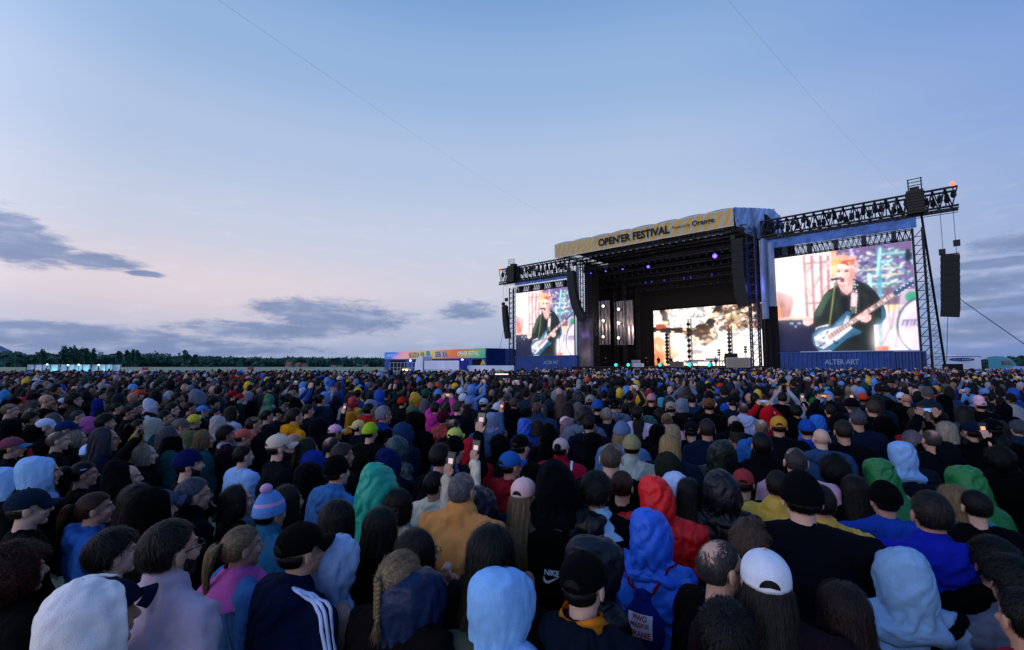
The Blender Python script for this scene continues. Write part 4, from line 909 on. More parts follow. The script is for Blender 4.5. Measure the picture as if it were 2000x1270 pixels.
drape(1160, 1191, 590, 674, 9.5, SHINE, 'foil_curtain', 5, .25); drape(1199, 1236, 590, 674, 9.5, SHINE, 'foil_curtain', 5, .25)
# right flank of the roof
vq = 12.0; zr = zt; mb = MB(); K = 40
pa = wp(1432.5, 405, VB); 
top = [wp(1432.5, 405, VB), wp(1470, 406, 1.5), wp(1510, 408, 6), wp(1525, 425, 8)]
bot = [wp(1437, 440, VB), wp(1455, 454, -.5), wp(1486, 468, 3), wp(1530, 470, 8)]
def pl(pts, f):
    f = f * (len(pts) - 1); i = min(int(f), len(pts) - 2); return pts[i].lerp(pts[i + 1], f - i)
P = np.array([[list(pl(top, i / K).lerp(pl(bot, i / K), j / 12) + U * (.25 * mnoise.noise((i * .45, j * .25, 3)) + .12 * math.sin(i * 1.9) * (1 - j / 12))) for i in range(K + 1)] for j in range(13)])
mb.grid(P); wput('roof_side_cloth', mb, SIDED, STG, True)
# back wall screen
c2 = Canvas(230, 130, '#ffffff'); r2 = random.Random(3)
c2.poly([(0, 0), (1, 0), (1, 1), (0, 1)], '#fff1ea')
c2.poly([(0, .30), (.5, .36), (.5, .28), (.6, .0), (1, 0), (1, .42), (.62, .42), (.3, .44), (0, .40)], '#120c12')
c2.poly([(0, .03), (.10, .22), (.02, .24)], '#fff6f0'); c2.poly([(.06, .0), (.14, .0), (.17, .30), (.10, .26)], '#241416'); c2.poly([(.12, .0), (.16, .0), (.18, .16)], '#f08a4a')
c2.poly([(.15, .02), (.52, .0), (.44, .18), (.43, .32), (.18, .33)], '#fff4ee'); c2.poly([(.02, .26), (.13, .25), (.13, .33), (.03, .34)], '#c8562e')
c2.poly([(.42, .30), (.60, .26), (.62, .52), (.50, .68), (.42, .60), (.36, .50)], '#2a211f'); c2.poly([(.30, .42), (.62, .38), (.60, .5), (.44, .5), (.32, .47)], '#3b2c26')
c2.poly([(.60, .0), (1, .0), (1, .45), (.80, .50), (.66, .45), (.58, .25)], '#1d1618')
for _ in range(150):
    t = r2.uniform(0, 6.3); q = r2.gauss(.13, .035); c2.ell(.76 + q * math.cos(t), .22 + q * 1.5 * math.sin(t), r2.uniform(.006, .022), r2.uniform(.008, .03), r2.choice(['#fff2e4', '#ffd9b0', '#e07a3a', '#8a3a22', '#ffffff']), .9, t)
c2.poly([(.58, .30), (.70, .45), (.78, .46), (.82, .36), (.90, .44), (1, .42), (1, 1), (.5, 1), (.50, .66), (.62, .55)], '#fff6f2')
c2.poly([(0, .52), (.03, .44), (.25, .80), (.10, 1), (0, 1)], '#f2a06a'); c2.poly([(0, .70), (.08, .78), (.10, 1), (0, 1)], '#d9683c'); c2.poly([(.33, .72), (.48, .74), (.46, .82), (.32, .80)], '#8a8a98')
for _ in range(30): c2.ell(r2.uniform(.3, .65), r2.uniform(.4, .62), .02, .02, r2.choice(['#3b2c26', '#fff0e6', '#e59a6a']), .8)
for q in ((.78, .22, .10, .16, '#ffd8a8', .5), (.30, .12, .16, .10, '#fffaf6', .7), (.2, .7, .2, .2, '#ffe0c8', .6), (.75, .8, .3, .3, '#fffaf4', .8), (.5, .4, .12, .08, '#6a4a3a', .5), (.07, .9, .07, .2, '#e88850', .6), (.45, .62, .1, .05, '#8a6a58', .5), (.66, .1, .06, .12, '#2a1a14', .6), (.93, .2, .07, .2, '#3a3030', .6)): c2.soft(*q)
nn2 = np.array([[mnoise.fractal((x_ * .05, y_ * .06, 3), .8, 2.1, 5) for x_ in range(c2.w)] for y_ in range(c2.h)]); fy2 = np.linspace(0, 1, c2.h)[:, None]; fx2 = np.linspace(0, 1, c2.w)[None]
k2 = (np.clip((nn2 - .14) * 8, 0, 1) * np.clip(1.25 - fy2 * 1.3, .12, 1) * (.35 + .65 * fx2))[..., None]; c2.blur(2); c2.a = c2.a * (1 - k2) + np.array(rgb('#2c140e')[:3]) * k2
k3 = (np.clip((-nn2 - .22) * 4, 0, 1) * .8)[..., None]; c2.a = c2.a * (1 - k3) + np.array(rgb('#ffe2c0')[:3]) * k3
c2.blur(1); c2.a *= 1.2
VS = vback - 1.0; a = sp(1276, 606, VS); b = sp(1492, 592, VS); zz0 = sp(1279, 714, VS)[1]; zz1 = (a[1] + b[1]) / 2
SC = empty('led_screen', W((a[0] + b[0]) / 2, VS, zdeck), 'wide video screen with fiery orange and white picture at the back of the stage', 'video screen')
me = screen_mesh(c2, W(a[0], VS, zz1), W(b[0], VS, zz1), W(b[0], VS, zz0), W(a[0], VS, zz0)); under(SC, link('picture', me, LED))
mb = MB(); sbox(mb, a[0], b[0], VS + .03, VS + .3, zz0, zz1); wput('casing', mb, BLACKM, SC)
# lamp towers standing before the back screen
for i, (x, y0) in enumerate(((1305, 646), (1348, 622), (1427, 636))):
    v = 10.5; u = sp(x, 700, v)[0]; zt_ = sp(x, y0, v)[1]; T = empty('lamp_tower', W(u, v, zdeck), 'slim tower of stage lamps before the fiery screen, %s of three' % ('left', 'middle', 'right')[i], 'light tower', 'lamp towers on stage')
    mb = MB(); truss(mb, W(u - .25, v, zdeck), W(u - .25, v, zt_), U * .5, B * .5, 14, .05, .03); wput('frame', mb, STEEL, T)
    k = 9 - i % 2
    for q in range(k): mb = MB(); mb.bar(W(u, v - .15, zdeck + .9 + q * (zt_ - zdeck - 1) / k), W(u, v - .5, zdeck + .85 + q * (zt_ - zdeck - 1) / k), .30, .34, 8); wput('lamp', mb, BLACKM, T)
for i, (x, y0) in enumerate(((1405, 684), (1457, 678), (1417, 699), (1389, 702))):
    v = 8; u = sp(x, 700, v)[0]; zt_ = sp(x, y0, v)[1]; T = empty('lamp_stand', W(u, v, zdeck), 'short lamp stand with lights on stage, %s' % ('between the keyboards and right lamp tower', 'nearest the right stage leg', 'beside the right lamp tower', 'behind the long keyboard desk')[i], 'light stand', 'lamp stands on stage')
    mb = MB(); mb.bar(W(u, v, zdeck), W(u, v, zt_), .07); mb.bar(W(u - .4, v, zdeck + .02), W(u + .4, v, zdeck + .02), .05); wput('pole', mb, BLACKM, T)
    mb = MB(); [mb.box(W(u, v - .1, zt_ - .4 * q), (.22, .15, .14), STM) for q in range(3)]; wput('lamp', mb, BLACKM, T)

# hanging speaker arrays
def array_(pts, wid, dep, label, n, v=-1.5, top=None, yawb=0.0):
    p = [wp(x, y, v) for x, y in pts]; T = empty('speaker_array', p[0], label, 'loudspeaker', 'hanging loudspeaker arrays')
    for q in range(n):
        a_ = pl(p, q / n); b_ = pl(p, (q + .96) / n); d = (b_ - a_); mb = MB(); hz = d.length / 2
        zx = d.normalized(); xx = U; yy = zx.cross(xx).normalized(); xx = yy.cross(zx); M3 = np.array([list(xx), list(yy), list(zx)]).T
        mb.box((a_ + b_) / 2, (wid / 2, dep / 2, hz), M3); mb.box((a_ + b_) / 2, (wid / 2 + .03, dep / 2 - .12, hz * .55), M3); mb.box((a_ + b_) / 2 - yy * (dep / 2 + .01), (wid * .42, .02, hz * .8), M3)
        wput('speaker', mb, mat('speaker_black', rgb('#0c0d12'), .7), T)
    mb = MB()
    if top:
        for s in (-.35, .35): mb.bar(p[0] + U * s * wid, Vector((p[0] + U * s * wid).to_tuple()[:2] + (top,)), .025)
        for s, zq in ((-.4, .5), (.4, 1.4)): mb.box(p[0] + U * s * wid + Z * zq, (.3, .25, .35), STM)
        mb.bar(p[0] - U * wid * .5 + Z * .15, p[0] + U * wid * .5 + Z * .15, .09)
        wput('hoist', mb, BLACKM, T)
    return T, p
PAR, pr_ = array_([(1855.5, 499), (1855.8, 560), (1856.5, 600), (1855, 619)], 1.65, 1.0, 'long loudspeaker array hanging right of the right truss tower', 14, .9, rzb)
array_([(986, 598), (988, 630), (992.5, 661)], 1.15, .9, 'small loudspeaker array hanging left of the left truss tower', 12, .9, lzb)
array_([(1116, 531), (1119, 570), (1126, 600), (1139, 624)], 1.5, 1.1, 'loudspeaker array hanging beside the smaller singer screen', 16, -1.6, zb)
array_([(1441, 469), (1443, 530), (1447, 570), (1454.5, 599)], 1.6, 1.1, 'loudspeaker array hanging in front of the right stage leg', 16, -1.6, zb)

# cables
def cable(a, b, r, nm, label, sag=0.0):
    mb = MB(); pts = [Vector(a).lerp(Vector(b), t) - Z * (sag * 4 * t * (1 - t)) for t in np.linspace(0, 1, 25)]
    for p, q in zip(pts, pts[1:]): mb.bar(p, q, r, n=5)
    tag(put(nm, mb, mat('cable', rgb('#2a3350'), .6)), label, 'cable')
cable(wp(1874, 584, 1), at(2080, 728, 46), .045, 'guy_cable', 'dark guy rope sloping down right from the right loudspeaker array')
cable(wp(985, 640, 1), wp(975, 684, -3), .04, 'guy_cable', 'short thin guy rope below the left loudspeaker array')
cable(at(415, -8, 20), at(1062, 417, 78), .0042, 'overhead_cable', 'thin overhead cable crossing the left and middle sky', .6)
cable(at(1415, -8, 20), at(1755, 372, 60), .0035, 'overhead_cable', 'thin overhead cable crossing the sky above the right truss', .4)
for x, v in ((1854, .9),): cable(wp(1851, 620, v), wp(1849, 705, v), .03, 'tether', 'thin rope hanging from the right loudspeaker array')

# band gear
def onstage(px, v): return W(sp(px, 700, v)[0], v, zdeck)
p = onstage(1318, 6); T = empty('drum_kit', p, 'dark drum kit with cymbals in the middle of the stage', 'drum kit')
mb = MB(); mb.bar(p + Z * .45 - B * .3, p + Z * .45 + B * .3, .42, n=20); wput('bass_drum', mb, mat('drum_shell', rgb('#23262e'), .3), T)
for du, dz in ((-.45, .9), (.45, .9), (-.9, .65), (.95, .6)): mb = MB(); mb.bar(p + U * du + Z * (dz - .15), p + U * du + Z * (dz + .12), .24, n=16); wput('drum', mb, MATS['drum_shell'], T)
for du, dz in ((-1.1, 1.5), (1.1, 1.55), (-.4, 1.75), (.5, 1.7)): mb = MB(); mb.bar(p + U * du, p + U * du + Z * dz, .02); mb.bar(p + U * du + Z * dz, p + U * du + Z * (dz + .02), .32, n=16); wput('cymbal', mb, mat('brass', rgb('#a08850'), .3, .9), T)
p = onstage(1374, 5); T = empty('keyboard_desk', p, 'long dark keyboard rig with a pale printed panel on stage', 'keyboard')
mb = MB(); mb.box(p + Z * 1.0, (3.2, .4, .1), STM); [mb.bar(p + U * q, p + U * q + Z * 1.0, .05) for q in (-3, -1, 1, 3)]; wput('stand', mb, BLACKM, T)
mb = MB(); mb.box(p + Z * 1.18 - U * 1.2, (1.2, .25, .06), STM); mb.box(p + Z * 1.3 + U * 1.4, (1.0, .2, .15), STM); wput('keyboard', mb, mat('keyboard', rgb('#5b6070'), .4), T)
mb = MB(); mb.box(p + Z * .72 - U * 1.8 - B * .45, (1.0, .03, .16), STM); wput('panel', mb, mat('pale_panel', rgb('#b8bcd0'), .6), T)
for i, (px_, v, w_, h_, c_, lb) in enumerate(((1242, 4, .7, .6, '#8f98a8', 'grey amplifier on the left half of the stage'), (1322, .2, 1.0, .45, '#6b6058', 'brown floor monitor on the stage edge below the drummer'), (1442, 1.0, 1.7, .75, '#9a9087', 'wide pale amplifier case at the right of the stage'), (1428, 4, .9, 1.1, '#181820', 'black amplifier stack near the right lamp tower'), (1247, .3, .8, .3, '#c2c8d4', 'low white monitor on the left stage edge'))):
    p = onstage(px_, v); T = empty('amplifier', p, lb, 'amplifier'); mb = MB(); mb.box(p + Z * h_, (w_, .35, h_), STM); wput('cabinet', mb, mat('amp%d' % i, rgb(c_), .7), T); mb = MB(); mb.box(p + Z * h_ - B * .37, (w_ * .9, .02, h_ * .85), STM); wput('grille', mb, mat('grille%d' % i, rgb(c_, .6), .9), T)
for i, (px_, v, lb, jc) in enumerate(((1286, 3, 'guitarist in dark clothes on stage before the orange screen corner', '#2a2420'), (1310, 3.5, 'musician in green shirt left of the drum kit', '#2a4a34'), (1398, 6.2, 'keyboard player standing behind the keyboard rig', '#20202a'), (1182, 4, 'stage hand standing by the left stage leg', '#15151c'), (1262, 5, 'bass player in dark clothes in the stage middle', '#1c1c26'))):
    p = onstage(px_, v); person(p.x, p.y, 1.0, math.atan2(p.x, -p.y) , 'messy', 'black', 'plain', rgb(jc), 'mouth' if i in (0, 4) else 'down', label=lb, seed=900 + i, z=zdeck)

# ---- blue festival building behind, left
def px_plane(px, py, A, n): r = ray(px, py); k = (A - CAM).dot(n) / r.dot(n); return CAM + r * k
A1 = at(949, 712, 112); A1.z = 0; A0 = at(751.3, 712, 157); A0.z = 0; A2 = at(1007, 712, 128); A2.z = 0
zt3 = at(949, 680, 112).z; zt3b = at(949, 699, 112).z
BB = empty('blue_building', A1, 'long blue two storey festival building with colourful banner left of the stage', 'building')
BLB = mat('blue_wall', rgb('#1f48b0', .55), .6, var=.2, vscale=.3); d1 = (A1 - A0).normalized(); n1 = Vector((d1.y, -d1.x, 0)); L1 = (A1 - A0).length; d2 = (A2 - A1).normalized(); L2 = (A2 - A1).length
def bbox(mb, o_, d, n, a, b, t0, t1, z0, z1, col=None):
    M3 = np.array([list(d), list(n), [0, 0, 1]]).T; return mb.box(o_ + d * ((a + b) / 2) + n * ((t0 + t1) / 2) + Z * ((z0 + z1) / 2), (abs(b - a) / 2, abs(t1 - t0) / 2, abs(z1 - z0) / 2), M3, col)
mb = MB(); bbox(mb, A0, d1, n1, 0, L1, -6, -.6, 0, zt3)
mb.poly([A1 - n1 * .5, A2, A2 - n1 * 6, A1 - n1 * 6], zt3, (0, 0, 1))
for q in np.arange(0, L2, 2.4): mb.bar(A1 + d2 * q + Vector((d2.y, -d2.x, 0)) * .05, A1 + d2 * q + Vector((d2.y, -d2.x, 0)) * .05 + Z * zt3, .06)
for q in (.5, 1.5, 2.5): mb.bar(A1 + d2 * .2 + Vector((d2.y, -d2.x, 0)) * .06 + Z * (zt3 * q / 3), A2 + Vector((d2.y, -d2.x, 0)) * .06 + Z * (zt3 * q / 3), .05)
segs = [(.0, .07), (.27, .36), (.50, .60), (.85, .90), (.98, 1.0)]
for a_, b_ in segs: bbox(mb, A0, d1, n1, a_ * L1, b_ * L1, -.6, 0, 0, zt3b)
bbox(mb, A0, d1, n1, 0, L1, -.6, 0, zt3b - .35, zt3b - .004)
wput('walls', mb, BLB, BB)
mb = MB(); [bbox(mb, A0, d1, n1, a_ * L1, b_ * L1, -.58, -.5, 0, zt3b - .36) for a_, b_ in ((.07, .27), (.36, .50), (.60, .85), (.90, .98))]; wput('openings', mb, DARKC, BB)
stops = [(0, '#2f6fc0'), (.13, '#3f7fc8'), (.17, '#e08fb0'), (.30, '#e8a48c'), (.42, '#d9a870'), (.50, '#d9b060'), (.62, '#e0984c'), (.70, '#d8704a'), (.80, '#c86a48'), (.90, '#7fa060'), (1, '#3fa07c')]
mb = MB(); K = 120; P = []; C_ = []
for j in range(9):
    for i in range(K + 1):
        f = i / K; s_ = min(1, max(0, f + .04 * math.sin(j * .8))); k = [q for q in range(len(stops) - 1) if stops[q][0] <= s_ <= stops[q + 1][0]][0]; t = (s_ - stops[k][0]) / (stops[k + 1][0] - stops[k][0]); c = (np.array(rgb(stops[k][1])[:3]) * (1 - t) + np.array(rgb(stops[k + 1][1])[:3]) * t) * 1.35; C_.append(c); P.append(list(A0 + d1 * (f * L1) + n1 * (.12 + .03 * math.sin(i)) + Z * (zt3b + (zt3 - zt3b) * j / 8)))
mb.grid(np.array(P).reshape(9, K + 1, 3), np.array(C_)); m = mat('gradient_banner', rough=.8, attr='Col'); wput('banner', mb, m, BB, True, 'Col')
def bx(px): # pixel column -> distance along the front
    r = ray(px, 690); r.z = 0; nn_ = Vector((r.y, -r.x, 0)); return (CAM - A0).dot(nn_) / d1.dot(nn_)
zm = (zt3 + zt3b) / 2; hb = zt3 - zt3b
for txt, x0, x1, c_, fr, bo in (("OPEN'ER FESTIVAL", 756, 783, '#dfe6f2', .4, .0), ('BUZKA PA', 800, 831, '#5a8a6a', .68, .02), ('SEE YA', 851, 875, '#2a7fb8', .68, .03), ("OPEN'ER FESTIVAL", 895, 937, '#f0f0e8', .48, .02)):
    a_, b_ = bx(x0), bx(x1); text_on(txt, A0 + d1 * ((a_ + b_) / 2) + n1 * .16 + Z * zm, d1, Z, b_ - a_, hb * fr, mat('print' + c_, rgb(c_), .8), BB, bo, .05)
q = A0 + d1 * bx(837) + n1 * .2 + Z * zm
mb = MB(); mb.poly([q + d1 * (1.1 * math.cos(t)) + Z * (.9 * math.sin(t) + .3) for t in np.linspace(0, 6.28, 16, endpoint=False)], .05, n1); wput('printed_disc', mb, mat('teal_print', rgb('#2f9aa8'), .8), BB)
mb = MB(); mb.poly([q - n1 * .05 + d1 * 1.2 + Z * .6, q - n1 * .05 - d1 * 1.0 - Z * 1.4, q - n1 * .05 + d1 * 2.2 - Z * 1.4], .03, n1); wput('printed_cone', mb, mat('pink_print', rgb('#d878a8'), .8), BB)
mb = MB(); [mb.ell(at(x, y, 115), (.3, .3, .3), 8, 6) for x, y in ((801.5, 704.5), (903, 703))]; wput('lamps', mb, mat('cool_lamp', rgb('#9fd8ff'), emit=2.0), BB)
mb = MB(); [mb.box(at(x, 722.5, 108), (.45, .2, .22)) for x in (790, 797)]; tag(wput('lit_counter', mb, mat('warm_lamp', rgb('#ffe0a0'), emit=1.6), None), 'warm lit serving counter below the colourful banner', 'counter')

# vehicles near the building and at the right
def truck(loc, ang, ln, h, cabc, boxc, label, cab=True, box=True, logo=None, cablen=2.3, flip=1, grp=None, cs=1.0):
    T = empty('truck', loc, label, 'truck', grp); M3 = Matrix.Rotation(ang, 3, 'Z'); D = M3 @ Vector((1, 0, 0)); Sd = M3 @ Vector((0, -1, 0)); MN = np.array(M3)
    def bb(mb, a, b, w0, w1, z0, z1): return mb.box(Vector(loc) + D * ((a + b) / 2) - Sd * ((w0 + w1) / 2) + Z * ((z0 + z1) / 2), (abs(b - a) / 2, abs(w1 - w0) / 2, (z1 - z0) / 2), MN)
    tyre = mat('tyre', rgb('#0c0c10'), .9)
    if box:
        mb = MB(); bb(mb, 0, ln, -1.25, 1.25, 1.15, h); bb(mb, .1, ln - .1, -1.0, 1.0, .8, 1.12); wput('trailer', mb, boxc, T)
        mb = MB(); bb(mb, -.03, .0, -1.26, 1.26, 1.1, h + .03); bb(mb, ln, ln + .03, -1.26, 1.26, 1.1, h + .03); bb(mb, 0, ln, -1.28, -1.25, h - .1, h + .02); bb(mb, 0, ln, -1.28, -1.25, 1.1, 1.2); wput('trim', mb, mat('blue_trim', rgb('#2038a0'), .5), T)
    if cab:
        c0 = ln + .5 if box else 0
        prof = [(x_ * cs, z_ * 1.02) for x_, z_ in ((0, .7), (0, 3.55), (.5, 3.75), (1.3, 3.65), (1.95, 3.2), (2.35, 2.2), (2.45, 1.2), (2.45, .5))]
        for (nm, m_, sc) in (('cab', cabc, 1),):
            mb = MB(); L_ = [Vector(loc) + D * (c0 + x) - Sd * 1.2 + Z * z_ for x, z_ in prof]; mb.poly(L_, 2.4, Sd); wput(nm, mb, m_, T)
        gl = mat('dark_glass', rgb('#1a2634'), .1, spec=.8)
        mb = MB(); mb.poly([Vector(loc) + D * (c0 + x * cs) + Sd * 1.205 + Z * z_ for x, z_ in ((1.1, 2.0), (1.1, 2.9), (1.85, 2.9), (2.2, 2.05))], .01, Sd); wput('side_window', mb, gl, T)
        mb = MB(); w_ = [(2.0 * cs, 3.1), (2.34 * cs, 2.1)]; mb.add([Vector(loc) + D * (c0 + w_[0][0] + .03) + Sd * s_ + Z * w_[0][1] for s_ in (-1.1, 1.1)] + [Vector(loc) + D * (c0 + w_[1][0] + .03) + Sd * s_ + Z * w_[1][1] for s_ in (1.1, -1.1)], [(0, 1, 2, 3)]); wput('windscreen', mb, gl, T)
        mb = MB(); bb(mb, c0 + 1.9, c0 + 2.0, -1.5, -1.35, 2.1, 2.8); wput('mirror', mb, BLACKM, T)
        for q in (c0 + .3, c0 + 1.7): mb = MB(); a_ = Vector(loc) + D * q + Sd * 1.2 + Z * .5; mb.bar(a_, a_ - Sd * .3, .5, n=18); wput('wheel', mb, tyre, T)
    if box:
        for q in (1.2, 2.4, ln - 1.2): mb = MB(); a_ = Vector(loc) + D * q + Sd * 1.2 + Z * .5; mb.bar(a_, a_ - Sd * .3, .5, n=18); wput('wheel', mb, tyre, T)
    return T, D, Sd
WHITEM = mat('white_panel', rgb('#b9bfd6'), .5, var=.12, vscale=.4); TEALM = mat('teal_paint', rgb('#2f7f9a'), .35, var=.1)
DR = Vector((.707, -.707, 0)); a = at(1846, 712, 95); a.z = 0; ang = -math.pi / 4; hz = at(1880, 696.5, 93).z
T, D, Sd = truck(a - DR * 6.5 - Vector((.707, .707, 0)) * -.0, ang, 11.7, hz, TEALM, WHITEM, 'white lorry trailer with blue oval logo behind the right truss tower', cab=False)
a = a - DR * 6.5
pc = at(1881, 702.5, 93); w2 = 3.7; base = a + D * 9.0 + Sd * 1.29; 
mb = MB(); mb.poly([base + D * (w2 / 2 * math.cos(t)) + Z * (pc.z + .36 * math.sin(t)) for t in np.linspace(0, 2 * math.pi, 28, endpoint=False)], .02, Sd); wput('logo_oval', mb, mat('navy_print', rgb('#1f3468'), .6), T)
text_on('FLY', base + Z * pc.z - D * .65, D, Z, .9, .42, MATS['pale_print'], T, 0, .05)
for q_ in range(4): mb = MB(); mb.box(base + D * (.15 + q_ * .36) + Z * pc.z + Sd * .03, (.12, .01, .16), np.array(Matrix.Rotation(ang, 3, 'Z'))); wput('lettering_block', mb, MATS['pale_print'], T)
mb = MB(); mb.box(at(1861, 719, 50) - Z * .5, (.75, .4, .95)); tag(wput('flight_case', mb, BLACKM, None), 'black flight case in front of the white lorry trailer', 'case')
a = at(1931, 712, 95); a.z = 0
truck(a, -math.pi / 4, 0, 0, TEALM, WHITEM, 'teal lorry cab right of the white trailer', box=False, cs=1.6)
def car(loc, ang, c, label):
    T = empty('parked_car', loc, label, 'car'); M3 = Matrix.Rotation(ang, 3, 'Z'); D = M3 @ Vector((1, 0, 0)); Sd = M3 @ Vector((0, -1, 0)); loc = Vector(loc)
    mb = MB(); mb.poly([loc + D * x - Sd * .85 + Z * z_ for x, z_ in ((-2.1, .3), (-2.15, .8), (-1.9, .95), (-1.0, 1.0), (-.5, 1.42), (.9, 1.42), (1.5, .98), (2.1, .85), (2.15, .3))], 1.7, Sd); wput('body', mb, c, T)
    mb = MB(); mb.poly([loc + D * x + Sd * .852 + Z * z_ for x, z_ in ((-.85, 1.0), (-.45, 1.34), (.8, 1.34), (1.25, 1.0))], .01, Sd); wput('window', mb, MATS['dark_glass'], T)
    for q in (-1.35, 1.35): mb = MB(); a_ = loc + D * q + Sd * .86 + Z * .32; mb.bar(a_, a_ - Sd * .22, .32, n=16); wput('wheel', mb, MATS['tyre'], T)
p = at(1997, 718, 75); p.z = .45; car(p, .1, mat('silver_paint', rgb('#8fa4c4'), .3, .4), 'silver car at the right edge beyond the teal lorry cab')
a = at(838, 712, 92); b = at(906, 712, 86); a.z = b.z = 0; hz = at(870, 704.5, 89).z
truck(b, math.atan2(a.y - b.y, a.x - b.x) , (a - b).length, hz, WHITEM, WHITEM, 'white lorry with rounded front below the colourful banner', cab=True)
# the side of that lorry towards us
T_ = empty('white_hoarding', at(960, 716, 85), 'low white hoarding between the white lorry and the left tower', 'hoarding'); T_.location.z = 0
mb = MB(); P0 = at(907, 716, 87); P1 = at(1004, 716, 83); P0.z = P1.z = 0; dd = (P1 - P0).normalized(); bbox(mb, P0, dd, Vector((dd.y, -dd.x, 0)), 0, (P1 - P0).length, 0, .1, .2, at(950, 714, 85).z); under(T_, put('panels', mb, WHITEM)); mb = MB(); [mb.bar(P0 + dd * q, P0 + dd * q + Z * 2.3, .05) for q in np.arange(0, (P1 - P0).length, 2.5)]; under(T_, put('posts', mb, BLACKM))
p = at(943, 712, 86); p.z = 0; T_ = empty('yellow_sign', p, 'small yellow pointed sign before the blue building', 'sign'); mb = MB(); mb.bar(p, p + Z * 1.5, .06); under(T_, put('post', mb, BLACKM)); hz = at(943, 701.5, 86).z
mb = MB(); mb.poly([p + Vector((x, -.1, z_)) for x, z_ in ((-.45, 1.5), (.45, 1.5), (.5, hz - 1.0), (.05, hz), (-.4, hz - .9))], .08, (0, 1, 0)); under(T_, put('board', mb, mat('yellow_board', rgb('#d8b85a'), .7))); mb = MB(); mb.ell(p + Vector((.02, -.12, hz - 1.0)), (.18, .04, .3), 10, 8); under(T_, put('emblem', mb, mat('pink_emblem', rgb('#c8605a'), .7)))
mb = MB(); P0 = at(762, 714, 104); P1 = at(850, 714, 96); P0.z = P1.z = 0
for q in np.linspace(0, 1, 13): a_ = P0.lerp(P1, q); mb.bar(a_, a_ + Z * 2.6, .06)
for z_ in (1.4, 2.55): mb.bar(P0 + Z * z_, P1 + Z * z_, .045)
tag(put('mesh_fence', mb, mat('galvanised', rgb('#8fa0b8'), .4, .5)), 'thin metal site fence before the blue building', 'fence')
# low dark barrier running out into the crowd
for i, (x0, x1, y, D_) in enumerate(((938, 1008, 734, 21), (1006, 1056, 733.5, 20))):
    a_ = at(x0, y, D_); b_ = at(x1, y, D_); T_ = empty('camera_walkway', a_, 'dark raised walkway rail above the crowd left of the stage, %s section' % ('longer' if i == 0 else 'shorter'), 'walkway', 'walkway sections above the crowd')
    mb = MB(); mb.bar(a_, b_, .055); mb.bar(a_ - Z * .12, b_ - Z * .12, .03); under(T_, put('rail', mb, BLACKM)); mb = MB(); [mb.bar(Vector((a_.lerp(b_, q).x, a_.y, 0)), a_.lerp(b_, q), .04) for q in np.linspace(.05, .95, 5)]; under(T_, put('posts', mb, BLACKM))
    if i == 0: mb = MB(); mb.box(a_.lerp(b_, .6) + Z * .07 , (.3, .06, .025)); under(T_, put('lit_strip', mb, mat('strip', rgb('#f0e0c8'), emit=1.0)))

# ---- lit white hoarding at the left, its lamps, the dark tent at the edge
MESHW = mat('white_mesh', rgb('#b4c4dc'), .8, var=.35, vscale=1.2, bump=.5, bscale=2)
for i, (x0, x1) in enumerate(((54, 116), (119, 178), (180, 237))):
    D_ = 58; a_ = at(x0, 712, D_); b_ = at(x1, 712, D_); h = at(x0, 712, D_).z; a_.z = b_.z = 0
    T_ = empty('white_hoarding', a_, 'cyan lit white hoarding beyond the left crowd, %s section' % ('left', 'middle', 'right')[i], 'hoarding', 'lit white hoardings')
    mb = MB(); K = 26; P = np.array([[[a_.x + (b_.x - a_.x) * q / K, D_ + .07 * mnoise.noise((q * .8, j, i * 5)), h * j / 6] for q in range(K + 1)] for j in range(7)]); mb.grid(P); under(T_, put('mesh_sheet', mb, MESHW, smooth=True))
    mb = MB(); [mb.bar((a_.x + (b_.x - a_.x) * q / 4, D_ - .12, 0), (a_.x + (b_.x - a_.x) * q / 4, D_ - .12, h + .05), .035) for q in range(5)]; [mb.bar((a_.x, D_ - .1, z_), (b_.x, D_ - .1, z_), .025) for z_ in (h, h * .55)]; under(T_, put('frame', mb, STEEL))
for i, (x, y) in enumerate(((92, 712), (133, 713.5), (154, 712.5), (193, 713))):
    p = at(x, y, 57); T_ = empty('flood_lamp', (p.x, p.y, 0), 'cyan flood lamp above the lit hoarding, %s from the left' % ('first', 'second', 'third', 'fourth')[i], 'lamp', 'cyan lamps above the hoarding')
    mb = MB(); mb.bar((p.x, p.y, 0), p, .03); under(T_, put('pole', mb, BLACKM)); mb = MB(); mb.ell(p, (.11, .08, .08), 8, 6); under(T_, put('bulb', mb, mat('cyan_flood', rgb('#c8fff4'), emit=3.0)))
    ld = bpy.data.lights.new('cyan_light', 'POINT'); ld.energy = 14; ld.color = (.25, 1.0, .85); ld.shadow_soft_size = .15; lo = bpy.data.objects.new('flood_light', ld); COL.objects.link(lo); lo.location = (p.x, 57.45, p.z - .8)
for i, (x, y0) in enumerate(((90, 720), (95, 721), (143, 721), (148, 722), (160, 722), (193, 719), (213, 720), (66, 721), (60, 722))):
    p = at(x, y0, 52); s_ = p.z / 1.77; rr_ = random.Random(i); person(p.x, 52, min(1.08, max(.9, s_)), rr_.uniform(-2, 2), 'short', 'black', 'plain', rgb('#141a26'), label='dark silhouetted figure walking before the lit hoarding, %s from the left' % ('fourth', 'fifth', 'sixth', 'seventh', 'eighth', 'ninth', 'tenth', 'second', 'first')[i], seed=700 + i)
p = at(-34, 712, 80); p.z = 0; T_ = empty('dark_tent', p, 'dark pointed tent roof at the left edge beyond the crowd', 'tent'); w = 33 / 903 * 80 * 1.4; z0 = at(10, 686, 80).z; z1 = at(-20, 655, 80).z
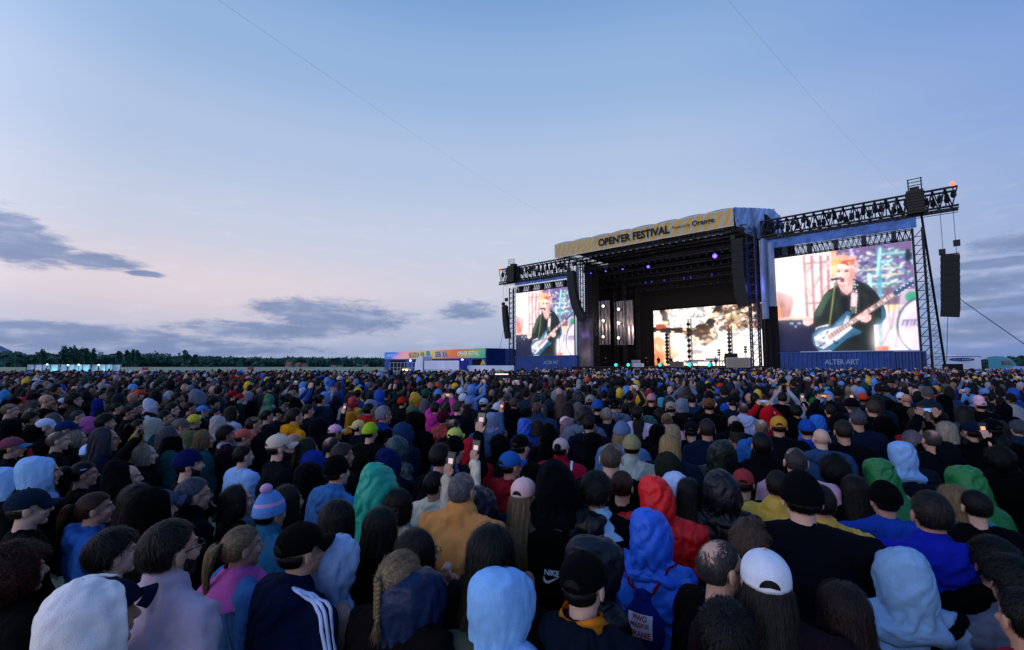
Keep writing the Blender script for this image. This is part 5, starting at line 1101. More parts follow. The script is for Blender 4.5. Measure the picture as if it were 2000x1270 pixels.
mb = MB(); mb.add([(p.x - w, 79.2, z0), (p.x + w, 79.2, z0), (p.x + w, 80.8, z0), (p.x - w, 80.8, z0), (p.x - w * .35, 80, z1)], [(0, 1, 4), (1, 2, 4), (2, 3, 4), (3, 0, 4)]); mb.add([(p.x - w, 79.2, z0), (p.x + w, 79.2, z0), (p.x + w, 80.8, z0), (p.x - w, 80.8, z0), (p.x - w, 79.2, z0 - .25), (p.x + w, 79.2, z0 - .25), (p.x + w, 80.8, z0 - .25), (p.x - w, 80.8, z0 - .25)], [(0, 4, 5, 1), (1, 5, 6, 2), (2, 6, 7, 3), (3, 7, 4, 0), (4, 5, 6, 7)]); under(T_, put('roof', mb, mat('tent_cloth', rgb('#4d6080'), .6)))
mb = MB(); [mb.bar((p.x + s_ * w * .9, y_, 0), (p.x + s_ * w * .9, y_, z0), .09) for s_ in (-1, 0, .55) for y_ in (79.3, 80.7)]; mb.box((p.x - .2 * w, 80, 1.6), (w * .65, .7, 1.6)); under(T_, put('frame', mb, DARKC))
# field fence
mb = MB()
for x in np.linspace(238, 745, 90): a_ = at(x, 716, 150); mb.bar((a_.x, 150, 0), (a_.x, 150, 1.15), .05, n=3)
a_, b_ = at(238, 716, 150), at(748, 716, 150)
for z_ in (.5, 1.15): mb.bar((a_.x, 150, z_), (b_.x, 150, z_), .06)
tag(put('crowd_barrier', mb, mat('pale_metal', rgb('#7f95ac'), .5)), 'long low pale barrier across the field beyond the left crowd', 'barrier')
for i, (x, D_) in enumerate(((284, 120), (490, 128))):
    p = at(x, 712, D_); T_ = empty('red_sign', (p.x, D_, 0), 'small dark red board on the field barrier, %s one' % ('left', 'right')[i], 'sign', 'red boards on the barrier'); mb = MB(); mb.box((p.x, D_, .95), (.85, .05, .35)); under(T_, put('board', mb, mat('red_board', rgb('#7a3440'), .7))); mb = MB(); [mb.bar((p.x + s_ * .7, D_ + .06, 0), (p.x + s_ * .7, D_ + .06, .9), .03) for s_ in (-1, 1)]; under(T_, put('posts', mb, BLACKM))

# ---- wood on the horizon
LEAF = mat('far_foliage', rgb('#2f5048', .55), .9, attr='Col'); rT = np.random.default_rng(5)
def crown(cx, cy, zc, rx, rz, n, V, Fc, C, sz, tone):
    d = rT.normal(size=(n, 3)); d /= np.linalg.norm(d, axis=1)[:, None]; rad = rT.uniform(.55, 1.05, n)[:, None]; k = (1 + .25 * np.sin(d[:, :1] * 5 + cx) + .2 * np.sin(d[:, 2:] * 7 + cy))
    c = np.array((cx, cy, zc)) + d * rad * k * np.array((rx, rx, rz)); e = rT.normal(size=(n, 4, 3)) * sz; e[:, 2] = -e[:, 0]; e[:, 3] = -e[:, 1]
    q = c[:, None] + e; s = len(V) and sum(len(v) for v in V); V.append(q.reshape(-1, 3)); Fc.append(np.arange(n * 4).reshape(-1, 4) + s)
    t = (tone * rT.uniform(.6, 1.3, n))[:, None] * np.array(rgb('#2f5a50')[:3]); C.append(np.repeat(t, 4, 0))
def qmesh(name, V, Fc, C=None):
    V = np.vstack(V); Fc = np.vstack(Fc); me = bpy.data.meshes.new(name); me.vertices.add(len(V)); me.vertices.foreach_set('co', V.astype(np.float32).ravel())
    me.loops.add(Fc.size); me.loops.foreach_set('vertex_index', Fc.astype(np.int32).ravel()); me.polygons.add(len(Fc)); me.polygons.foreach_set('loop_start', np.arange(0, Fc.size, 4, dtype=np.int32)); me.update(calc_edges=True)
    if C is not None: C = np.vstack(C); a = me.attributes.new('Col', 'FLOAT_COLOR', 'POINT'); a.data.foreach_set('color', np.hstack([C, np.ones((len(C), 1))]).astype(np.float32).ravel())
    return me
TOP = [(-150, 690), (0, 688), (20, 687), (55, 693), (80, 688), (100, 692), (160, 690), (200, 692), (240, 691), (300, 692), (370, 695), (430, 697), (480, 700), (520, 701), (560, 699), (600, 698), (640, 701), (700, 700), (750, 704), (800, 706), (1010, 704)]
V, Fc, C = [], [], []
for row in range(4):
    for x in np.arange(-150, 1000, 8 + row * 1.5):
        D_ = 300 + row * 55 + rT.uniform(0, 30); y = np.interp(x, *zip(*TOP)) + (3 - row) * 2.4 + rT.uniform(-1.5, 2.5); z_ = at(x, y, D_).z; gz = max(0, D_ - 330) * .008; p = at(x, 712, D_); r_ = rT.uniform(4.5, 8.5); hgt_ = max(5, z_ - gz)
        crown(p.x, D_, gz + hgt_ * .5, r_, hgt_ * .52, 230, V, Fc, C, .75, rT.uniform(.7, 1.15))
for x in np.arange(1925, 2120, 7): D_ = 130; y = 702 + rT.uniform(-5, 4); z_ = at(x, y, D_).z; p = at(x, 712, D_); crown(p.x, D_, z_ * .5, 1.6, z_ * .52, 120, V, Fc, C, .4, .8)
tag(link('distant_wood', qmesh('distant_wood', V, Fc, C), mat('wood_leaves', rough=.9, attr='Col')), 'dark green wood along the horizon beyond the field', 'wood', kind='stuff')
TT = [(124, 681, 13, 'large round tree'), (138, 680.5, 14, 'broad tall tree'), (146, 684, 9, 'smaller round tree'), (157, 681.5, 8, 'narrow tree'), (167, 683.5, 8, 'bushy tree'), (181, 685, 5, 'slim tree'), (231, 687.5, 5, 'first slim tree of the small cluster'), (247, 687, 5, 'second slim tree of the small cluster'), (258, 687, 4, 'third slim tree of the small cluster'), (267, 688, 5, 'last slim tree of the small cluster'), (362, 689, 11, 'wide flat tree'), (80, 687, 9, 'domed tree'), (1998, 697, 9, 'dark conifer at the right edge')]
for x, y, w_, nm in TT:
    D_ = 290 if x < 1900 else 110; p = at(x, 712, D_); z_ = at(x, y, D_).z; rx = w_ / 903 * D_ * .55; T_ = empty('tree', (p.x, D_, 0), nm + (' rising above the far wood' if x < 1900 else ' beyond the silver car'), 'tree', 'taller trees of the far wood')
    V, Fc, C = [], [], []; crown(p.x, D_, z_ * .66, rx, z_ * .34, 420, V, Fc, C, .5 if x < 1900 else .25, .9); under(T_, link('crown', qmesh('crown', V, Fc, C), MATS['wood_leaves']))
    mb = MB(); mb.bar((p.x, D_, 0), (p.x, D_, z_ * .7), .45, .12, 8); [mb.bar((p.x, D_, z_ * .4), (p.x + math.cos(q) * rx * .7, D_ + math.sin(q) * rx * .7, z_ * .75), .15, .05, 5) for q in range(5)]; under(T_, put('trunk', mb, mat('bark', rgb('#3c342e'), .9)))
for i, (x, y, w_) in enumerate(((566, 710, 10), (584, 711, 8), (596, 713, 6), (654, 716, 9), (714, 718, 7), (664, 717, 6))):
    D_ = 285; p = at(x, y, D_); wd = w_ / 903 * D_ / 2; zt_ = p.z; T_ = empty('house', (p.x, D_, 0), 'distant house with %s roof at the foot of the wood, %s from the left' % ('grey' if i == 4 else 'orange', ('first', 'second', 'third', 'fourth', 'last', 'fifth')[i]), 'house', 'houses by the far wood'); zw = max(1.5, zt_ - 1.6)
    mb = MB(); mb.box((p.x, D_, zw / 2), (wd, 2.5, zw / 2)); under(T_, put('walls', mb, mat('house_wall', rgb('#8a8078'), .9))); mb = MB(); mb.add([(p.x - wd * 1.1, D_ - 2.8, zw), (p.x + wd * 1.1, D_ - 2.8, zw), (p.x + wd * 1.1, D_ + 2.8, zw), (p.x - wd * 1.1, D_ + 2.8, zw), (p.x - wd, D_, zt_ + .8), (p.x + wd, D_, zt_ + .8)], [(0, 1, 5, 4), (2, 3, 4, 5), (1, 2, 5), (3, 0, 4)]); under(T_, put('roof', mb, mat('roof_orange', rgb('#8a5040'), .9) if i != 4 else mat('roof_grey', rgb('#8090a0'), .8)))
    mb = MB(); [mb.box((p.x + s_ * wd * .5, D_ - 2.52, zw * .6), (.35, .03, .5)) for s_ in (-1, 1)]; under(T_, put('windows', mb, mat('dark_window', rgb('#20242c'), .3)))

# ------------------------------------------------------------------ people one can tell apart
# x, top of head, head width (all in photo pixels), head, its colour, jacket, its colour, options | label
LIST = '''
158 1119 190 soft #e6dcdc hooddown #e4d9da yaw=30 peakcap=#10204a | person in pale hoodie over a navy cap, bottom left corner
10 1092 120 curly red plain #14161e yaw=10 | person with bushy red hair cut by the left edge
320 1013 118 short brown collar #b3a0b2 yaw=14 gl=1 beard=1 | young bearded man with glasses in mauve half zip sweater
452 1037 100 pony blonde plain #3f6ea4 yaw=24 scarf=#c25aa0 | woman with blonde ponytail, pink scarf and denim jacket
52 953 92 cap #1b3550 plain #0d0f16 yaw=26 hair=buzz | man in dark blue cap near the left edge, black jacket
165 990 76 pony auburn hooddown #2f66b4 yaw=34 | auburn ponytail woman with bright blue hood lying on her back
288 950 96 soft #0b0d14 plain #0a0c12 yaw=30 peakcap=#4a5675 | person in black hood with a blue-grey cap brim sticking out
215 1066 90 messy #12121c plain #0b0d14 yaw=20 | dark haired person between the auburn ponytail and the mauve sweater
372 931 68 short #5b6176 collar #10182a yaw=22 gl=1 | grey haired man with glasses, navy jacket
452 952 54 bob black plain #10131c yaw=36 | dark bobbed woman in profile behind the blonde ponytail woman
150 917 62 bun black plain #0b0c12 yaw=30 gl=1 clip=1 | woman with black pulled back hair, glasses and hair clip
70 889 82 soft #86b0e0 hooddown #10141e yaw=34 | person in light blue towelling hood near the left edge
8 930 66 soft #8ab4e4 plain #12161f yaw=20 | light blue hood cut by the left edge
232 898 72 peak #0d1120 plain #0c1018 yaw=40 | person in black hood looking up beside the light blue hood
262 943 70 long dark plain #0c0e14 yaw=20 | long dark haired person behind the black hood with brim
525 958 66 beanietall #5f8ed0 collar #2a6a90 yaw=18 cuff=1 | person in tall pink and blue striped woolly hat
583 1018 96 cap #0b0d14 hooddown #10204e yaw=20 hair=buzz stripes=1 | man in black cap and navy track jacket with three white stripes
640 1078 74 rain #8aa6cc poncho #8aa6cc yaw=34 | person in clear bluish rain cape right of the black cap
556 958 50 long brown plain #101420 yaw=20 | brown haired woman behind the striped woolly hat
655 975 74 long black plain #090a10 yaw=10 | long black haired woman in black left of the turquoise poncho
604 906 60 puffhood #0f1220 puffer #0e1120 yaw=10 | person in quilted black hood left of the turquoise poncho
656 888 54 beanie #0c0f18 hooddown #3f74b0 yaw=14 | person in black beanie with blue patterned hood lying open
736 903 84 poncho #0f9a82 poncho #0f9a82 yaw=20 | person in shiny turquoise green rain poncho
742 987 72 bob #15110f plain #0b0c12 yaw=24 glt=1 | dark bobbed woman with sunglasses pushed up, in black
778 952 56 bob dark plain #b7ab98 yaw=26 pose=one ph=1 | dark haired person in cream jacket filming below the poncho
808 1030 78 long brown plain #1b2c48 yaw=34 pose=mouth gl=1 | brown haired woman with glasses, hand at her mouth
775 1073 92 braid blonde collar #241a1c yaw=16 | woman with fair braided hair and dark brown fleece
800 1140 110 rain #142c60 rain #10182c yaw=16 | person in crinkled navy rain hood right of the braid
935 968 66 rain #121f46 rain #10193a yaw=14 | person in navy rain hood right of the tan jacket
900 922 52 buzz #77747a collar #cc8a4c yaw=6 wide=1.15 | grey cropped man in wide tan jacket
868 911 34 rain #1b3aa0 rain #18348c yaw=0 | small royal blue hood behind the raised phone arm
846 925 40 short black plain #d6cab0 yaw=6 pose=one ph=1 | person in cream sleeve raising a phone before the blue hood
955 1021 96 long #100e10 plain #14161c yaw=6 pack2=#4a5244 | woman with very long black hair and olive backpack
978 1098 128 soft #86b8ee plain #86b4ea yaw=30 peakcap=#9a6656 | person in big pale blue hood with a brown cap, bottom middle
1086 897 76 peak #10182c rain #0d1424 yaw=-4 wide=1.12 pack=1 | tall person in dark navy hood with NIKE backpack
1022 932 50 cap #e0b8b8 plain #1c2c50 yaw=6 hair=long haircol=blonde | blonde woman in pale pink cap left of the tall navy hood
1165 918 66 messy #1a1614 plain #10141e yaw=6 scarf=#8ab4d4 | dark haired person with light blue hood lying open right of the tall navy hood
1214 919 46 bun auburn plain #10141e yaw=14 | small auburn woman with a bun left of the red hood
1284 927 74 rain #dc1018 rain #d00e16 yaw=-6 wide=1.2 | person in bright red rain jacket with the hood up
1273 1011 76 rain #1f5fd8 rain #2464d8 yaw=16 bag=1 | person in bright blue rain jacket with a drawstring bag
1160 1050 100 rain #14243c rain #101a2c yaw=75 wide=.9 | person in dark blue rain hood behind the orange scarf
1138 1074 90 cap #0b0e1a hooddown #16263e yaw=12 hair=buzz wide=.9 scn=1 scarf=#d07a1e | man in black cap with an orange neck warmer
1400 1054 82 balding #4a464a plain #0c0c14 yaw=85 gl=1 wide=.9 | balding man with glasses in black beside the white cap
1470 1022 84 frizz lightbrown plain #10141c yaw=8 | fair brown frizzy haired person behind the white cap
1497 1070 102 cap #d2d6e4 plain #33202e yaw=-6 hair=long haircol=brown brim=#c9a27c | long haired person in white cap and maroon jacket
1420 1221 100 messy #130f12 plain #0c0c12 yaw=0 | top of a dark haired head at the bottom edge
1410 917 76 rain #101c34 rain #0f1830 yaw=-8 | person in dark navy raincoat right of the red hood
1345 938 48 long #2a2026 plain #cfb4c4 yaw=2 | long dark haired girl in pale pink top right of the red hood
1322 945 36 soft #aebfe2 plain #9fb0d8 yaw=2 | small pale hood peeking out behind the red jacket
1452 940 34 cap #a03a3e plain #141826 yaw=0 | small person in faded red cap beside the navy raincoat
1567 917 86 beanie #0d1122 plain #0d1430 yaw=-6 wide=1.2 | broad person in navy knit hat and navy sweatshirt
1519 918 48 short brown rain #c8a038 yaw=2 | short haired person in yellow rain jacket left of the navy knit hat
1605 945 60 short brown rain #c8a038 yaw=-4 | person in yellow jacket mostly hidden behind the navy knit hat
1633 886 66 curly dark plain #10141e yaw=-8 pack2=#2468b8 | curly dark haired person with a blue backpack
1730 937 70 beanie #0a0c12 hooddown #1d48b4 yaw=-8 wide=1.12 hair=buzz | man in black knit hat and royal blue jacket
1724 914 60 poncho #147a40 poncho #147a40 yaw=-20 | small green rain poncho behind the black knit hat
1672 946 50 long black plain #0a0a10 yaw=-6 | black haired person between the navy and black knit hats
1822 957 86 short #332c2c hooddown #1626b4 yaw=-10 wide=1.1 | short haired man in vivid ultramarine jacket
1866 961 62 bob blonde plain #2f8aa0 yaw=-20 | fair haired person in turquoise jacket behind the ultramarine jacket
1893 915 88 poncho #137a3e poncho #137a3e yaw=-30 | person in large emerald green rain poncho near the right edge
1908 982 52 short #161318 plain #0c111c yaw=-12 | dark haired person below the large emerald poncho
1770 1079 118 peak #7ba2cc plain #7ba0ca yaw=-16 strap=1 | person in pale blue-grey hoodie with a black strap, bottom right
1655 1144 110 long #3e1218 plain #0c0c12 yaw=-6 | woman with dark red hair at the bottom right
1990 1125 66 messy dark puffer #5d6478 yaw=-20 | person in grey quilted jacket cut by the right edge
2012 1200 60 short dark plain #9c1c34 yaw=-20 | sliver of a crimson jacket at the bottom right edge
1948 1085 60 messy black plain #0c0e14 yaw=-12 | dark haired person in black right of the ultramarine jacket
1764 861 62 soft #7ea8dc puffer #1c2c40 yaw=-8 | person in light blue hood and dark puffer jacket
1815 862 58 soft #0f1a32 plain #10203a yaw=-10 | person in dark navy hood right of the light blue hood
1955 870 62 frizz #120e10 plain #0a0a10 yaw=-20 pose=one ph=1 | big dark haired person holding a glowing phone at the right edge
1876 850 42 bun #1f1614 plain #10141e yaw=-10 | woman with dark brown bun left of the big dark hair
1605 838 37 bald - hooddown #31507e yaw=-6 | bald man in steel blue jacket
1555 874 46 buzz #4c484e plain #c09ab0 yaw=-4 | cropped grey haired man in pink jacket behind the yellow jacket
1521 812 34 cap #c08a2e plain #101c2c yaw=-4 hair=buzz | person in mustard yellow cap
1576 818 34 beanie #1d4fb0 hooddown #1c40b0 yaw=-6 | person in blue hat and royal blue jacket left of the bald man
1598 812 32 soft #2a6ac8 plain #2460c0 yaw=-6 | brighter blue hood right behind the blue hat
1648 819 38 short #3c322c plain #10182a yaw=-6 | brown haired man right of the bald man, navy jacket
1676 799 34 short #545a6c plain #14284a yaw=-8 | blue-grey haired man in dark denim jacket
1705 782 28 short #5a463c plain #0e1220 yaw=-8 | fair brown haired man in front of the navy and red jacket
1738 782 26 soft #0a0c14 rain #c0241c yaw=-8 | dark hooded person in orange-red jacket at the right
1725 810 42 soft #090b12 plain #0a0d16 yaw=-8 | black hood in front of the orange-red jacket
1792 815 28 buzz #74645c plain #a01828 yaw=-10 | close cropped fair head in crimson jacket
1820 797 27 bob blonde plain #12141e yaw=-10 | straight blonde haired person above the cropped crimson jacket
1785 798 26 messy #6e5c48 plain #14161e yaw=-10 | tousled fair head left of the straight blonde hair
1782 840 42 messy #7b7886 plain #14181f yaw=-8 | silvery grey haired person behind the light blue hood
1821 839 40 balding #4a464c plain #101a30 yaw=-14 | man with thinning grey hair right of the silvery hair
1850 822 44 bob #a89c8c plain #0a0d14 yaw=-14 pose=both ph=1 | pale haired person in black sleeves raising a phone with both hands
1897 822 46 cap #14284e plain #0f1828 yaw=-30 | person in navy cap right of the raised hands
1937 817 46 cap #0e121e plain #0c1018 yaw=-24 brim=#2a5a9a | person in black cap with a blue brim edge near the right edge
1952 848 50 messy #141114 plain #0b0c12 yaw=-14 | dark haired head below the black cap near the right edge
1990 825 36 messy #5a6072 plain #1c3c58 yaw=-20 | grey head in teal collar at the right edge
1960 788 36 soft #0e1422 plain #0e1422 yaw=-14 | navy hood below the pinkish cap at the right
1915 780 26 cap #d0a0b0 plain #101420 yaw=-10 | small pink cap at the right behind the navy hoods
1882 768 24 soft #5f94d8 plain #182234 yaw=-10 | small sky blue hood at the right
1845 770 34 soft #0c101c plain #0c101a yaw=-10 | wide black hood left of the small sky blue hood
1800 792 24 beanie #7a2028 plain #101420 yaw=-8 | small person in dark red beanie at the right
1770 770 22 bald - plain #0a0c12 yaw=-16 | small bald head in black collar at the right
1760 766 20 beanie #c4c6d8 plain #12141c yaw=-8 | small white beanie left of the small bald head
1575 785 19 bald - plain #101218 yaw=-4 | small bald head left of the green beanie
1589 776 19 beanie #167a34 plain #101820 yaw=-4 | small person in vivid green beanie
1575 798 24 soft #a8b6dc plain #181c28 yaw=-4 | small white hood below the small bald head
1556 790 25 messy #1a1618 plain #10182c yaw=-4 pose=one ph=1 | dark haired person holding a phone left of the small white hood
1498 795 28 soft #c41420 rain #b81020 yaw=-4 pose=both ph=1 | person in red hood raising a phone with both red sleeves
1487 819 27 balding #8a7468 hooddown #2a66b4 yaw=-4 | shaven headed man in bright blue jacket
1452 787 20 balding #4a4650 hooddown #9aa6cc yaw=-2 | thinning haired man with pale grey hood lying down
1418 795 19 soft #1f54c0 plain #163468 yaw=-2 | small bright blue hood right of the dark tablet
1385 777 24 cap #7a4a2c plain #12141e yaw=0 | person in brown felt hat
1381 817 32 short #3c3430 plain #14284e yaw=0 | brown haired man in dark blue denim jacket
1385 800 22 messy dark plain #141a1e yaw=0 pose=both ph=1 | person in dark sleeves holding up a dark tablet
1440 822 28 beanie #10141c plain #0c1018 yaw=0 scarf=#b06848 hair=long | person in black bandana with orange brown scarf
1434 812 24 cap #a09088 plain #14181f yaw=0 | greyish beige cap above the black bandana
1488 843 40 short #0f0c10 collar #101624 yaw=-2 | black haired man in front of the shaven blue jacket man
1410 857 54 rain #1c322c rain #18282a yaw=-2 | person in dark green rain hood
1350 823 28 cap #101a34 plain #0e1526 yaw=4 | person in navy cap tilted back left of the denim jacket man
1308 848 42 long #b09060 plain #16304e yaw=2 | long straight blonde haired woman in denim jacket
1306 882 52 soft #303830 plain #1c2420 yaw=0 | person in dark olive hood before the long blonde hair
1234 847 36 beanie #8a8862 rain #8f9896 yaw=2 | person in khaki knitted beanie and pale grey jacket
1193 865 44 buzz #6a5c52 plain #14161e yaw=4 | cropped sandy haired man left of the khaki beanie
1215 821 34 beanie #5c7296 hooddown #4f76a8 yaw=2 hair=long haircol=blonde | person in slate blue beanie with light hair
1285 833 30 soft #0b1124 plain #0d1426 yaw=0 | navy hood left of the blonde women
1315 829 30 long #a89676 plain #12141c yaw=0 | smaller blonde head behind the long blonde hair
1270 814 28 rain #0f5f5c rain #0f5a56 yaw=0 | person in teal green rain hood
1248 816 24 long #1a1618 plain #10182c yaw=0 | dark long haired person left of the teal hood
1302 807 22 bun blonde hooddown #c48a9e yaw=0 | blonde woman with a bun and pink collar
1244 792 22 short #1e1a1c plain #b0a0bc yaw=0 | dark haired man in lavender sweatshirt
1288 800 20 messy brown plain #14161e yaw=0 | brown tousled head above the teal hood
1252 770 20 rain #d8b020 rain #d8b020 yaw=0 | small person in bright yellow rain hood in the middle distance
1272 768 18 beanie #b4808c plain #14161e yaw=0 | small pinkish hat right of the yellow rain hood
1294 779 18 rain #1a94b0 rain #1a8aac yaw=0 | small cyan hood in the middle distance
1310 784 21 cap #94857a plain #10141c yaw=0 | small beige cap right of the cyan hood
1185 796 23 buzz #a09690 hooddown #12223e yaw=4 | pale cropped head with dark blue collar
1150 811 25 short #151214 hooddown #12203e yaw=2 scn=1 scarf=#a8b8d4 | dark haired man in navy coat with white edged hood
1158 847 36 soft #0c1222 plain #0d1424 yaw=2 | navy hood in front of the white edged coat
1111 826 26 rain #7a606c rain #74586a yaw=2 | person in dusty mauve rain hood
1104 813 22 cap #d2a8b0 plain #182030 yaw=20 | small pink cap behind the mauve hood
1095 855 31 cap #b9a4a4 collar #a01838 yaw=4 hair=bun tote=1 | person in beige cap and crimson jacket with white tote strap
1074 826 38 peak #0b1020 plain #0b0f1c yaw=2 | person in black pointed hood left of the mauve hood
1026 820 30 rain #1c54c0 plain #1c3c8c yaw=4 | bright blue rain hood left of the pointed black hood
1050 819 24 bob #2e2420 plain #3a3c64 yaw=4 | brown bobbed head between the blue hood and pointed black hood
1016 848 36 cap #1c1618 plain #10131c yaw=14 hair=buzz | man in dark brown cap left of the black pointed hood
996 881 44 cap #2460b0 hooddown #9a1c28 yaw=34 hair=buzz | man in bright blue cap and red hooded jacket
922 855 42 soft #b0152a plain #a01428 yaw=2 pack2=#090b14 | person in crimson hoodie with black backpack straps
978 855 36 soft #0c1020 plain #0c1020 yaw=6 | dark navy hood between the crimson hoodie and blue cap
887 850 40 beanie #0c0f14 plain #14243a yaw=8 hair=short | person in black knit hat below the lime cap
888 835 30 cap #b8c25a plain #1c4cb0 yaw=20 | person in pale lime cap
858 864 44 short black plain #0c1222 yaw=6 pose=one ph=1 | person filming sideways beside the crimson hoodie
850 785 20 short #2c2622 hooddown #2450a0 yaw=6 pose=both ph=1 sleeve=#b02a80 | person with magenta sleeves raising a phone
866 801 26 beanie #5a1820 rain #b0281c yaw=14 hair=short | person in dark red hat and orange-red jacket
805 791 24 cap #4c6a50 plain #10141c yaw=26 | person in sage green cap
812 803 36 soft #080b16 plain #090c18 yaw=6 | tall black hood left of the orange-red jacket
788 825 42 soft #24406c plain #182a50 yaw=20 | person in slate navy hood above the green-grey hood
776 856 44 rain #2a4c54 rain #284850 yaw=26 | person in green-grey rain hood
757 874 54 soft #14286c plain #10183c yaw=10 | person in deep blue pointed hood above the turquoise poncho
722 824 32 beanie #9ac02a plain #0c0e16 yaw=10 tallh=1 | person in neon yellow-green hat
726 838 38 soft #080a10 plain #090b12 yaw=10 | black hood right below the neon hat
757 838 28 cap #10141f plain #12161f yaw=10 hair=buzz | man in dark cap with a logo right of the neon hat
747 791 30 short #9894a0 hooddown #1b3c88 yaw=20 gl=1 | white haired man in royal blue hooded jacket
700 820 26 capb #ccb878 plain #12183a yaw=30 | small yellow and blue cap left of the neon hat
681 814 24 soft #b47a1e plain #141824 yaw=10 | small mustard hood left of the yellow and blue cap
690 776 21 rain #b81428 rain #c09020 yaw=10 | small person in scarlet hood in the middle distance
719 787 22 short #151214 hooddown #b4241c yaw=14 | dark haired man with bright red hood lying down
672 793 22 bob #9a98a4 plain #101a34 yaw=14 | white haired head with navy collar
785 775 18 beanie #b8281c plain #181a24 yaw=6 | small orange-red hat in the middle distance
810 766 22 rain #d89a1a rain #cc6a30 yaw=20 | small orange-yellow rain hood
972 786 20 capb #b4b8cc plain #181c28 yaw=24 | white backwards cap in the middle distance
962 805 28 soft #7888ac rain #c07a7e yaw=6 | grey hooded person in transparent pink raincoat
910 790 22 long #2c1a14 plain #10131c yaw=6 | long auburn brown haired head left of the grey hood
893 782 22 short #5c5450 plain #101830 yaw=10 | grey brown haired man in navy above the lime cap
917 776 18 beanie #7484b0 plain #0c1430 yaw=4 | small grey-blue hat above navy hood
885 818 24 balding #1a1618 plain #14181f yaw=14 | man with a small bald patch above the lime cap
940 812 28 messy #0d0b0e plain #3f5c84 yaw=6 pose=one ph=1 | black haired person with red phone case left of the grey hood
654 829 28 cap #d4a0c0 plain #161a28 yaw=30 brim=#a8c0b8 | person in pink cap with a pale brim
621 815 34 soft #0e2234 plain #0e2030 yaw=20 pose=one ph=1 | person in dark petrol hood holding a bright phone
574 796 30 short #332620 hooddown #c8860e yaw=22 | brown haired man in amber yellow jacket
645 853 32 balding #3c3a40 plain #10182a yaw=20 | balding man below the bright phone
665 864 42 short #4a4644 plain #10131c yaw=30 glt=1 | woman with sunglasses on grey brown hair
595 855 42 long #2c241f plain #12141c yaw=26 | woman with long brown hair right of the stone cap
543 847 50 cap #c8b8a4 plain #0f182c yaw=28 hair=buzz beard=1 | older bearded man in stone coloured cap
574 849 28 bald - plain #101624 yaw=20 | bald head partly hidden behind the stone cap
610 889 46 soft #1a3ca0 plain #12204a yaw=20 | royal blue hood above the quilted black hood
520 800 24 short #141112 plain #101a2c yaw=28 | young black haired man left of the navy cap man
540 796 22 cap #0e1424 plain #101e3a yaw=26 | man in navy cap left of the amber jacket
600 789 22 short #3a3432 plain #10182c yaw=26 | cropped man right of the amber jacket
493 814 30 buzz #18161a plain #10182e yaw=26 | short cropped man behind the coral cap
474 839 32 cap #c05a50 plain #14161f yaw=30 | person in coral red cap
440 829 42 messy #2c211c plain #3c2230 yaw=28 scn=1 scarf=#a8acc4 | curly brown haired man in maroon jacket with pale collar
472 869 38 short #1c1a1e plain #8eb4e6 yaw=22 | short black haired man in pale blue shirt
425 823 25 soft #a09a98 plain #181b26 yaw=20 | small beige knitted hat behind the maroon jacket
392 838 34 bob #8c7050 plain #1f5860 yaw=34 | woman with honey blonde bob in teal
378 817 24 beanie #c4b83c plain #10141f yaw=20 | person in yellow knitted hat
352 817 34 cap #6c6460 plain #14161e yaw=34 gl=1 hair=buzz | man in grey flat cap and glasses
372 855 34 soft #5c6a44 plain #14284a yaw=24 | olive green hood left of the teal bobbed woman
333 848 50 soft #080a12 plain #090b14 yaw=24 | black hood left of the olive hood
365 876 62 beanie #14206c plain #0b0d14 yaw=34 hair=buzz beard=1 | bearded man in blue and black knit hat
418 797 22 short #252022 hooddown #16284a yaw=30 scn=1 scarf=#a8acc4 | short haired man with white collar above the maroon jacket
450 793 26 bob #241a18 plain #98a0b8 yaw=22 | round brown bob with pale lavender scarf
395 792 24 cap #4f80c0 plain #181a26 yaw=34 | person in sky blue cap in left middle distance
370 785 24 short #1c181a plain #143060 yaw=32 | black quiffed young man left of the sky blue cap
320 801 30 short #1e1816 plain #101a2c yaw=34 | dark haired man above the grey ponytail
298 827 26 soft #8a9690 plain #1c4c50 yaw=24 | greenish grey bucket hat behind the flat cap
325 832 40 long #5a5a66 plain #1a5258 yaw=24 | grey haired person in dark teal coat
263 827 36 pony #3a2a20 plain #c4a820 yaw=34 | young woman with ponytail in yellow jacket
275 874 38 bob #a49c8c plain #121620 yaw=38 | white haired woman in profile
205 806 46 messy #1c1618 plain #10131c yaw=30 | man with thick floppy dark hair
196 834 48 long #3e4458 plain #142446 yaw=34 gl=1 | grey long haired person with glasses
180 864 52 cap #9cc0f0 plain #101828 yaw=40 hair=buzz pose=both ph=1 | person in pale blue cap holding a phone up
109 843 42 balding #7c6c60 plain #10141c yaw=28 | round headed cropped man left of the pale blue cap
142 843 34 bob #8f8878 plain #14161e yaw=26 | ash blonde head right of the round headed man
66 829 46 soft #080a12 plain #8a2430 yaw=24 | black hood above red collar at the left
22 853 52 cap #8c4a5c plain #10182c yaw=34 brim=#3a80a4 hair=buzz | person in pink cap with teal brim at the left edge
88 817 42 cap #b4bcd8 plain #14161e yaw=34 | person in white cap in left middle distance
128 821 44 cap #16346e plain #14161e yaw=34 | person in dark blue cap right of the white cap
173 825 30 soft #a85a98 plain #14161e yaw=26 | pink hood behind the grey long hair
150 801 30 short #4c4e5c plain #101420 yaw=34 | greying man left of the floppy dark hair
20 817 50 soft #070910 plain #080b14 yaw=20 | black hood at the far left edge above the pink cap
60 805 36 messy #3c342c plain #161a22 yaw=24 | tousled brown head above the black hoods at the left
90 771 28 bald - plain #0c1220 yaw=34 | bald man in profile in left distance
8 762 22 soft #3c84c4 plain #101c30 yaw=20 | cyan hood at the far left edge in the distance
123 777 22 cap #a8b4cc plain #12161f yaw=34 | white and blue cap right of the bald man in profile
